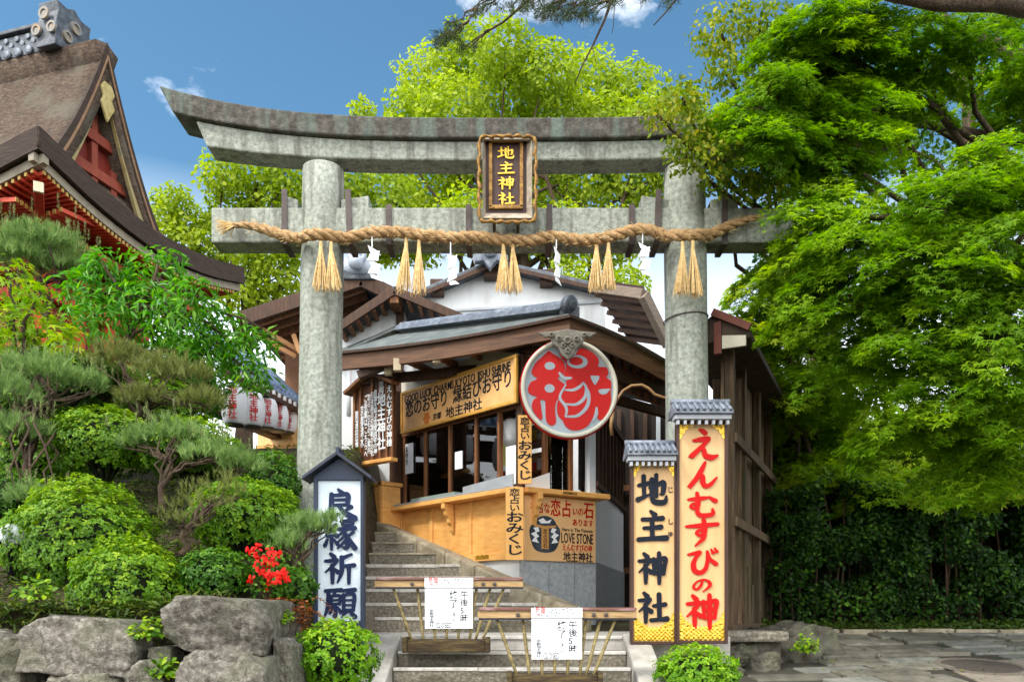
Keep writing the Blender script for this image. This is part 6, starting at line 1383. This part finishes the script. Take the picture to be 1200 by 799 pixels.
# ------------------------------------------------------------------ garden pines: bent trunk, flat pads of needles with upright candles
def pine(label, base, pads, lm, lsize=.085, tufts=1.0, candles=True, name='garden_pine', r0=.036, group='pruned pines on the bank', seed=1):
    base = Vector(base); t = thing(name, label, 'pine', base, group); m = MB(); rr = random.Random(seed)
    top = Vector(P(*pads[0][:2], pads[0][4])); k = 6
    pth = [base.lerp(top, i / k) + Vector((rr.uniform(-.05, .05), rr.uniform(-.05, .05), 0)) * (0 < i < k) for i in range(k + 1)]; m.tube(pth, [r0 * (1 - .7 * i / k) for i in range(k + 1)], 8)
    Pn, Nn, An, Sn, Tn = [], [], [], [], []
    for j, (px, py, rx, ry, Y) in enumerate(pads):
        c = P(px, py, Y); a, b = rx / FOC * Y, ry / FOC * Y; src = pth[min(k, 2 + j % (k - 1))]
        branchy(m, src, [c + Vector((rr.uniform(-a, a) * .6, rr.uniform(-a, a) * .5, -b * .3)) for _ in range(5)] + [c], r0 * .45, .006, 5, .25, seed + j)
        ry = ry; b = b * 1.45; nt_ = int(tufts * 120 * (a * a * 3 + a * b * 2) / .35); d = rdir(nt_); d[:, 2] = np.abs(d[:, 2]) * .9 - .25
        ctr = np.array(c) + d * np.array([a, a * .8, b]) * (RNG.random((nt_, 1)) ** .4)
        for q, dd in zip(ctr, d):
            up = unit((dd * .45 + np.array([0, -.05, 1.0]) + RNG.normal(size=3) * .35)[None])[0]; ln = lsize * random.uniform(.8, 1.2); nn = 22; th = random.uniform(.25, .8)
            v = rdir(nn); v = v - up * (v @ up)[:, None]; v = unit(v); an = RNG.uniform(.1, .75, (nn, 1)); ax = up * np.cos(an) + v * np.sin(an)
            Pn.append(np.repeat((q)[None], nn, 0) + up * RNG.uniform(-.02, .04, (nn, 1))); Nn.append(np.cross(ax, RNG.normal(size=(nn, 3)))); An.append(ax); Sn.append(RNG.uniform(.8, 1.15, nn) * ln); Tn.append(np.clip(th + RNG.normal(0, .12, nn), 0, 1))
        if candles:
            nc = max(4, int(nt_ * .12)); 
            for _ in range(nc):
                q = np.array(c) + np.array([rr.uniform(-a, a), rr.uniform(-a, a) * .7, b * rr.uniform(.4, .9)]); hh = rr.uniform(.07, .17); nn = 44; f = RNG.random((nn, 1)); v = rdir(nn); v[:, 2] = .6
                Pn.append(q + np.array([0, 0, 1]) * f * hh); Nn.append(np.cross(v, RNG.normal(size=(nn, 3)))); An.append(v + [0, 0, .8]); Sn.append(np.full(nn, .034)); Tn.append(np.full(nn, .98) + RNG.normal(0, .05, nn)); m.tube([q, q + np.array([0, 0, hh])], .003, 4)
    m.build('trunk', BARK, t, True)
    Pn, Nn, An, Sn, Tn = map(np.concatenate, (Pn, Nn, An, Sn, Tn)); leaves('needles', lm, t, Pn, Nn, An, Sn, np.clip(Tn, 0, 1), 'needle'); return t
pine('pine high at the left edge with pale upright candles below the hall eaves', P(60, 420, 9.2), [(45, 292, 58, 24, 9.2), (15, 300, 35, 20, 9.0), (75, 318, 34, 18, 9.3)], G_PINE, .10)
pine('grey-green pine at the left edge in front of the hall, with many candles', P(24, 600, 7.4), [(45, 440, 50, 22, 7.4), (10, 465, 40, 22, 7.2), (92, 452, 34, 18, 7.6), (20, 510, 44, 20, 7.2), (40, 585, 34, 18, 6.9)], G_PINE, .09, r0=.045)
pine('brownish open pine in the middle of the bank', P(200, 560, 7.9), [(140, 425, 40, 22, 8.0), (200, 440, 46, 24, 7.9), (236, 472, 28, 18, 7.8), (170, 470, 36, 18, 7.8)], G_PINEB, .09, .8, False, seed=5)
pine('silvery pine with tall candles in front of the brownish pine', P(190, 600, 7.0), [(205, 512, 36, 18, 7.1), (245, 535, 36, 18, 7.0), (160, 520, 30, 16, 7.2), (285, 548, 30, 18, 7.1)], G_PINE, .085, seed=9)
pine('thin half bare pine over the wide azalea', P(212, 650, 6.4), [(235, 590, 42, 26, 6.4), (212, 610, 30, 18, 6.3), (262, 575, 30, 20, 6.5)], G_PINEB, .06, .45, False, r0=.03, seed=13)
pine('low pine sprig reaching in front of the white framed signboard', P(330, 690, 6.5), [(362, 622, 36, 17, 6.6), (336, 640, 24, 15, 6.5), (388, 612, 16, 10, 6.6)], G_PINE, .075, 1.2, False, r0=.022, seed=17)

# ------------------------------------------------------------------ garden trees
def px_blobs(lst, Ybase, dy=.35, seed=0):
    rr = random.Random(seed); out = []
    for b in lst:
        px, py, r = b[:3]; Y = (b[3] if len(b) > 3 else Ybase) + rr.uniform(-dy, dy); out.append((tuple(P(px, py, Y)), (r / FOC * Y, r / FOC * Y, r / FOC * Y * .85)))
    return out
crown_tree('young_tree', 'bright green long-leaved young tree in the middle of the bank', 'tree', P(124, 470, 8.7), P(185, 310, 8.7),
    px_blobs([(180, 322, 36), (130, 325, 36), (95, 340, 28), (225, 352, 36), (165, 360, 44), (215, 385, 44), (262, 392, 36), (110, 370, 36), (290, 410, 32), (245, 415, 36), (180, 405, 34), (300, 440, 24), (118, 303, 16), (200, 305, 16), (318, 395, 12)], 8.7), 2600, .12, G_BRI, BARK, 'long', None, .055, .5, .35, .7, .5, .3, 3)
crown_tree('young_maple', 'yellow-green maple with orange tips at the left edge under the hall', 'tree', P(10, 520, 8.0), P(30, 370, 8.0), px_blobs([(12, 330, 34), (45, 385, 40), (15, 380, 36), (75, 400, 26), (0, 415, 30), (40, 345, 20)], 8.0), 1900, .075, G_MAPY, BARK, 'star', None, .045, .8, .4, .6, .2, .3, 5)
crown_tree('maple_sapling', 'sapling with orange and yellow leaf tips at the left edge below the red eaves', 'tree', P(12, 420, 9.8), P(25, 290, 9.8), px_blobs([(8, 276, 24), (35, 272, 20), (60, 282, 18), (95, 290, 14), (0, 290, 24)], 9.8), 1500, .08, G_MIX, BARK, 'long', None, .035, .5, .3, .8, 0, .4, 6)

# ------------------------------------------------------------------ big trees behind the shrine
crown_tree('camphor_tree', 'tall yellow-green tree rising behind the centre of the gate', 'tree', (1.0, 25, 1.7), P(610, 190, 25),
    px_blobs([(505, 95, 40), (548, 66, 38), (592, 60, 40), (640, 88, 42), (690, 100, 42), (742, 112, 40), (482, 128, 30), (532, 132, 46), (590, 118, 48), (650, 142, 46), (708, 150, 44), (765, 150, 44), (800, 128, 30), (470, 168, 30), (560, 188, 46), (505, 215, 46), (622, 215, 44), (682, 205, 44), (742, 205, 44), (790, 200, 34), (452, 232, 44), (545, 262, 42), (600, 272, 40), (660, 275, 40), (720, 280, 38), (768, 260, 34), (485, 280, 38), (440, 285, 34), (668, 330, 30), (735, 335, 26)], 25, 1.4, 2), 1500, .155, G_BG, BARK, 'oval', 'trees behind the shrine', .45, .4, .45, .7, 0, .35, 11)
crown_tree('camphor_tree', 'yellow-green tree with pale sky gaps left of the left pillar', 'tree', P(283, 560, 23), P(300, 215, 23),
    px_blobs([(262, 205, 30), (300, 205, 34), (340, 210, 32), (270, 245, 32), (318, 250, 34), (345, 285, 34), (290, 290, 28), (262, 295, 22), (325, 325, 38), (285, 345, 34), (350, 240, 26), (410, 210, 28), (432, 150, 20), (425, 130, 16), (415, 250, 26)], 23, 1.0, 3), 1250, .155, G_BG, BARK, 'oval', 'trees behind the shrine', .28, .4, .35, .7, 0, .35, 12)
crown_tree('camphor_tree', 'smaller tree peeping between the bark roof and the gate end', 'tree', P(212, 560, 24), P(205, 250, 24),
    px_blobs([(205, 235, 20), (190, 258, 22), (222, 262, 22), (238, 285, 18), (210, 282, 22), (250, 262, 16), (185, 232, 10), (262, 320, 24), (240, 330, 22)], 24, .6, 4), 1500, .155, G_BG, BARK, 'oval', 'trees behind the shrine', .2, .4, .4, .7, 0, .3, 13)

# ------------------------------------------------------------------ maples on the right: layered drooping sprays
def maple(name, label, base, top, masses, lm, per=60, lsize=.06, r0=.12, group='maples over the lane', seed=1, L0=.5, limbs=(), nl=165):
    base = Vector(base); top = Vector(top); t = thing(name, label, 'tree', base, group); m = MB(); rr = random.Random(seed); k = 7
    pth = [base.lerp(top, i / k) + Vector((rr.uniform(-.1, .1), rr.uniform(-.1, .1), 0)) * (0 < i < k) for i in range(k + 1)]; m.tube(pth, [r0 * (1 - .6 * i / k) for i in range(k + 1)], 10)
    Pn, Nn, An, Tn = [], [], [], []
    for j, (px, py, rx, ry, Y) in enumerate(masses):
        c = P(px, py, Y); a, b = rx / FOC * Y, ry / FOC * Y; rv = np.array([a, min(a, .9), b])
        cs = pth[min(k, 3 + j % (k - 2))]; branchy(m, cs, [c], r0 * .4, .02, 7, .12, seed + j)
        ns = int(per * (a * b) / .55) + 6; dd = rdir(ns); rad = .25 + .75 * RNG.random((ns, 1)) ** .5
        ctr = np.array(c) + dd * rv * rad
        branchy(m, c, [Vector(q) for q in ctr[::3]], .016, .004, 4, .2, seed * 7 + j)
        for q, dv in zip(ctr, dd):
            h = np.array([dv[0], dv[1] - .25, 0]); h = h / max(1e-6, np.linalg.norm(h)); ax = unit((h + RNG.normal(size=3) * .3 * [1, 1, .3] + [0, 0, -.35])[None])[0]
            nrm = unit((np.array([0, 0, 1.0]) + h * .45 + np.array([-.1, -.25, 0]) + RNG.normal(size=3) * .15)[None])[0]; nrm = nrm - ax * (nrm @ ax); nrm /= np.linalg.norm(nrm); sd = np.cross(nrm, ax)
            n = nl; L_ = L0 * random.uniform(.7, 1.3); u = RNG.random(n) ** .8; w = RNG.uniform(-1, 1, n) * (.5 * L_) * np.sin(np.pi * np.clip(u * .85 + .12, 0, 1))
            Pn.append(q + ax * ((u - .4) * L_)[:, None] + sd * w[:, None] + nrm * (RNG.normal(0, .022, n) - .25 * L_ * u ** 2)[:, None]); Nn.append(nrm + RNG.normal(size=(n, 3)) * .28); An.append(ax + sd * np.sign(w)[:, None] * RNG.uniform(.2, .9, (n, 1)) + np.array([0, 0, -.25])); Tn.append(np.clip(random.gauss(.5, .16) + RNG.normal(0, .09, n), 0, 1))
    m.build('trunk', BARK, t, True)
    for pth2, rad in limbs:
        m = MB(); m.tube(pth2, rad, 9); m.build('limb', BARK, t, True)
    Pn, Nn, An, Tn = map(np.concatenate, (Pn, Nn, An, Tn)); leaves('crown', lm, t, Pn, Nn, An, RNG.uniform(.55, 1.3, len(Pn)) * lsize, Tn, 'star'); return t
maple('maple_tree', 'large maple with fresh green sprays filling the upper right', (8.4, 11.2, 1.5), P(1190, 60, 9.2), [(905, 130, 70, 48, 7.5), (960, 80, 80, 50, 7.7), (1040, 45, 90, 42, 7.8), (880, 165, 48, 30, 7.4), (985, 150, 70, 45, 7.7), (960, 200, 60, 34, 7.9), (1130, 40, 70, 36, 7.6), (1060, 130, 60, 30, 8.6), (1180, 90, 40, 40, 8.8), (1000, 20, 80, 26, 7.4), (930, 110, 60, 50, 7.9), (1010, 110, 70, 44, 8.1), (950, 40, 60, 34, 7.5), (1250, 70, 70, 50, 8.4), (1320, 150, 70, 60, 8.9)], G_MAP, 62, .052, .17, seed=2,
      limbs=[([P(1040, -6, 5.2), P(1100, 4, 5.3), P(1170, 3, 5.4), P(1260, 20, 5.6)], [.035, .05, .06, .07])])
maple('maple_tree', 'maple drooping lowest over the lane at the right edge', (7.6, 8.0, 1.1), P(1290, 200, 7.4), [(1090, 240, 90, 45, 7.0), (1165, 190, 60, 36, 6.8), (1010, 285, 80, 45, 7.2), (1100, 320, 90, 50, 6.9), (1180, 300, 60, 60, 6.6), (985, 350, 72, 45, 7.4), (1070, 395, 85, 45, 7.1), (1160, 400, 70, 60, 6.7), (960, 250, 52, 34, 7.4), (1120, 470, 80, 44, 7.0), (1010, 430, 60, 36, 7.6), (1185, 490, 50, 50, 6.8), (1040, 340, 60, 40, 7.6), (1130, 250, 60, 40, 7.3), (940, 300, 50, 40, 7.9), (1060, 500, 70, 36, 7.5), (1150, 545, 60, 34, 7.3), (1260, 240, 80, 50, 7.3), (1255, 370, 80, 60, 7.1), (1340, 300, 70, 60, 7.5), (1280, 480, 70, 50, 7.0)], G_MAP, 58, .052, .16, seed=4)
maple('maple_tree', 'paler maple behind the fence roof beside the right pillar', (4.6, 11.9, 1.5), P(960, 380, 11), [(900, 330, 46, 28, 10.2), (880, 385, 40, 32, 10.0), (925, 420, 52, 40, 10.2), (935, 360, 50, 34, 10.4), (965, 460, 44, 30, 10.6), (905, 470, 34, 34, 10.8)], G_MAPY, 42, .075, .10, seed=6, L0=.6)
maple('maple_tree', 'bright low maple above the far hedge', (6.0, 12.6, 1.6), P(1090, 500, 12.6), [(1000, 510, 56, 34, 12.2), (1060, 535, 56, 32, 12.2), (1130, 540, 60, 32, 12.2), (1185, 560, 46, 36, 11.8), (1100, 490, 50, 30, 12.6), (950, 545, 44, 30, 11.6), (985, 500, 44, 30, 11.6), (1030, 560, 50, 26, 11.4), (1150, 500, 60, 36, 12), (1100, 570, 60, 22, 11.4), (930, 505, 30, 30, 11.6), (970, 555, 40, 20, 10.7), (1040, 575, 50, 16, 10.6), (1110, 560, 50, 18, 10.6), (1180, 575, 40, 16, 10.6)], G_MAPY, 36, .075, .10, seed=8, L0=.7)
crown_tree('evergreen_oak', 'olive evergreen with drooping leaves hiding the right end of the gate', 'tree', (5.4, 13.2, 1.6), P(960, 90, 9.6), px_blobs([(800, 115, 30, 7.3), (770, 135, 22, 7.2), (815, 155, 34, 7.3), (840, 185, 30, 7.4), (800, 180, 26, 7.3), (845, 40, 38, 7.9), (890, 25, 40, 8.0), (850, 85, 28, 7.8), (905, 70, 36, 8.2), (870, 212, 26, 7.6), (905, 215, 26, 7.8), (930, 190, 30, 8.2), (835, 215, 20, 7.5)], 7.5, .15, 7), 5600, .052, G_OLIVE, BARK, 'oval', None, .14, .2, .3, .9, .9, .35, 14)
crown_tree('evergreen_tree', 'dark evergreen standing right behind the board fence', 'tree', (4.3, 12.2, 1.5), P(960, 330, 12.4), px_blobs([(900, 275, 30), (925, 255, 30), (950, 320, 46), (985, 400, 50), (920, 520, 46), (950, 470, 46), (985, 530, 44), (1040, 440, 50), (1050, 330, 60), (1120, 400, 60)], 12.4, .5, 8), 1100, .10, G_DARK, BARK, 'oval', None, .16, .3, .35, .8, .2, .3, 15)
crown_tree('evergreen_tree', 'tall dark evergreen deep behind the maples at the right edge', 'tree', (7.4, 12.8, 1.6), P(1130, 60, 12.8), px_blobs([(1085, 60, 44), (1150, 55, 50), (1195, 130, 50), (1090, 165, 48), (1150, 240, 60), (1100, 330, 60), (1190, 350, 60), (1040, 170, 40), (1000, 240, 40), (1180, 20, 36)], 12.8, .5, 9), 700, .10, G_DARK, BARK, 'oval', None, .2, .3, .3, .8, .2, .3, 16)
# pine reaching in from above
t = thing('overhanging_pine', 'dark pine branches hanging into the sky at the top of the picture', 'pine', (2.2, 6.2, 9.5)); m = MB(); Pn, Nn, An, Sn, Tn = [], [], [], [], []
Yp = 6.6
root = P(800, -140, Yp); m.tube([root + Vector((1.5, .3, .3)), root, P(680, -60, Yp), P(600, -30, Yp)], [.07, .05, .035, .02], 8)
def twig(pts, r0, r1): m.tube([P(x, y, Yp + .02 * i) for i, (x, y) in enumerate(pts)], list(np.linspace(r0, r1, len(pts))), 6)
twig([(735, -80), (720, -8), (708, 25), (694, 55), (682, 78), (674, 98)], .016, .004); twig([(660, -50), (618, 2), (590, 26), (560, 44), (545, 55)], .014, .004); twig([(830, -60), (795, -4), (780, 15), (766, 30)], .012, .004); twig([(720, 5), (719, 30), (717, 40)], .004, .002); twig([(694, 55), (699, 75)], .004, .002)
for px, py, r, n in ((640, 2, 34, 80), (672, 8, 30, 64), (700, 2, 18, 26), (605, 6, 20, 26), (560, 14, 12, 14), (525, 44, 16, 36), (535, 30, 12, 16), (548, 55, 10, 12), (515, 52, 9, 10), (690, 20, 12, 14), (575, 4, 10, 10), (640, 18, 16, 20), (755, 0, 10, 8), (785, 2, 12, 10), (660, 22, 8, 8), (725, 4, 8, 8)):
    for _ in range(n):
        q = np.array(P(px + random.uniform(-r, r), py + random.uniform(-r, r) * .42, Yp + random.uniform(-.2, .2))); up = unit((RNG.normal(size=3) * .8 + np.array([-.4, 0, .2]))[None])[0]; nn = 16
        ax = unit(up + RNG.normal(size=(nn, 3)) * .5); Pn.append(np.repeat(q[None], nn, 0) + RNG.normal(size=(nn, 3)) * .012); Nn.append(np.cross(ax, RNG.normal(size=(nn, 3)))); An.append(ax); Sn.append(RNG.uniform(.05, .08, nn)); Tn.append(RNG.uniform(.1, .6, nn))
    branchy(m, P(px + 25, py - 20, Yp), [P(px + random.uniform(-r, r), py + random.uniform(-r, r) * .3, Yp) for _ in range(4)], .008, .003, 4, .2, int(px))
m.build('branches', BARK, t, True); Pn, Nn, An, Sn, Tn = map(np.concatenate, (Pn, Nn, An, Sn, Tn)); leaves('needles', leafmat("needle_dark", [(40, 54, 26), (62, 76, 34), (90, 98, 50)], .15, nscale=2), t, Pn, Nn, An, Sn, Tn, 'needle')

# ------------------------------------------------------------------ hedge beyond the lane
t = thing('hedge', 'dark tall hedge with bare stems along the far side of the lane', 'hedge', (6.5, 10.6, 1.45)); m = MB(); rr = random.Random(31)
for i in range(60):
    x = 3.35 + 6.2 * rr.random(); y = 10.25 + rr.uniform(0, .7); z = float(gz(y)); m.tube([(x, y, z - .05), (x + rr.uniform(-.08, .08), y, z + .8), (x + rr.uniform(-.2, .2), y + rr.uniform(-.1, .1), z + 1.75)], [.016, .013, .007], 5)
m.build('stems', TWIG, t, True)
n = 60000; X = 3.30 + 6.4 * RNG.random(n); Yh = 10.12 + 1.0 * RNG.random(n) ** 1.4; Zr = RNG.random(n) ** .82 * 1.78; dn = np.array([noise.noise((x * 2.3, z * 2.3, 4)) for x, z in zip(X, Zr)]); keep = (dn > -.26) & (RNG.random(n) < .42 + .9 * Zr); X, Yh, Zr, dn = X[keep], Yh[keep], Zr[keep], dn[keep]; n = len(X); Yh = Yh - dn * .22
Zh = np.interp(Yh, [10.2, 14], [1.43, 1.75]) + .06 + Zr + .10 * np.sin(X * 5) * (Zr > 1.4)
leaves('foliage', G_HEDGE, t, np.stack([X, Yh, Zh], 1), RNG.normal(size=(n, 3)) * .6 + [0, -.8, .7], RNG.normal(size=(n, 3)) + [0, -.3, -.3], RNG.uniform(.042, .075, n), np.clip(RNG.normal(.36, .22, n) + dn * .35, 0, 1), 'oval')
m = MB(); m.grid(lambda a, b: (3.2 + 7 * a, 10.95 + .05 * math.sin(a * 40), float(gz(11)) + 1.72 * b), 30, 4); m.build('inner_dark_sheet', pm("hedge_inner", [(16, 18, 10), (30, 30, 18)], 14, 1, .4), t, solid=.25)  # solid dark sheet added behind the leaves as the shade inside the hedge
n = 5200; X = RNG.uniform(2.75, 9.5, n); Yg = 9.72 + .62 * RNG.random(n) + .0; Zg = np.array([float(gz(y)) for y in Yg]) + RNG.random(n) * .10
o = leaves('leaf_litter', G_COVER, None, np.stack([X, Yg, Zg], 1), RNG.normal(size=(n, 3)) * .5 + [0, -.2, 1], RNG.normal(size=(n, 3)), RNG.uniform(.04, .08, n), RNG.random(n) * .6, 'oval'); tag(o, 'fallen leaves and low plants along the foot of the hedge', 'leaf litter', kind='stuff')
n = 420; X = RNG.uniform(2.9, 8.5, n); Yg = RNG.uniform(7.0, 9.7, n); Zg = np.array([float(gz(y)) for y in Yg]) + .05
o = leaves('fallen_leaves', G_COVER, None, np.stack([X, Yg, Zg], 1), RNG.normal(size=(n, 3)) * .25 + [0, 0, 1], RNG.normal(size=(n, 3)), RNG.uniform(.025, .05, n), RNG.random(n), 'oval'); tag(o, 'scattered fallen leaves on the paved lane', 'fallen leaves', kind='stuff')
m = MB(); rr = random.Random(6); x = 3.4
while x < 9.6:
    w = rr.uniform(.3, .6); y = 9.66 + rr.uniform(-.03, .03); z = float(gz(y)); m.box(x, x + w - .02, y, y + .12, z - .05, z + .07 + rr.uniform(-.015, .02)); x += w
struct(m.build('kerb', CURB, None, bevel=.015))
# tiled house roof glimpsed through the trees
t = thing('far_house', 'grey tiled house roof glimpsed through the trees beyond the hedge', 'house', (8.2, 18, 1.75)); m = MB(); a, b = P(930, 505, 18), P(1010, 470, 18); a2, b2 = P(915, 560, 18), P(1240, 560, 18)
m.hexa([(5.6, 17.5, 4.9), (13, 17.5, 4.9), (13, 19.5, 6.2), (6.6, 19.5, 6.2), (5.6, 17.5, 5.0), (13, 17.5, 5.0), (13, 19.5, 6.3), (6.6, 19.5, 6.3)]); m.build('roof', pm("far_tile", [(150, 160, 172), (190, 198, 208)], 6, .5, .2, stretch=(6, 1, 1)), t)
m = MB(); m.box(6.2, 12.8, 18.0, 21, 1.7, 4.95); m.build('wall', pm("far_wall", [(150, 140, 124), (176, 166, 150)], 3, .9), t)
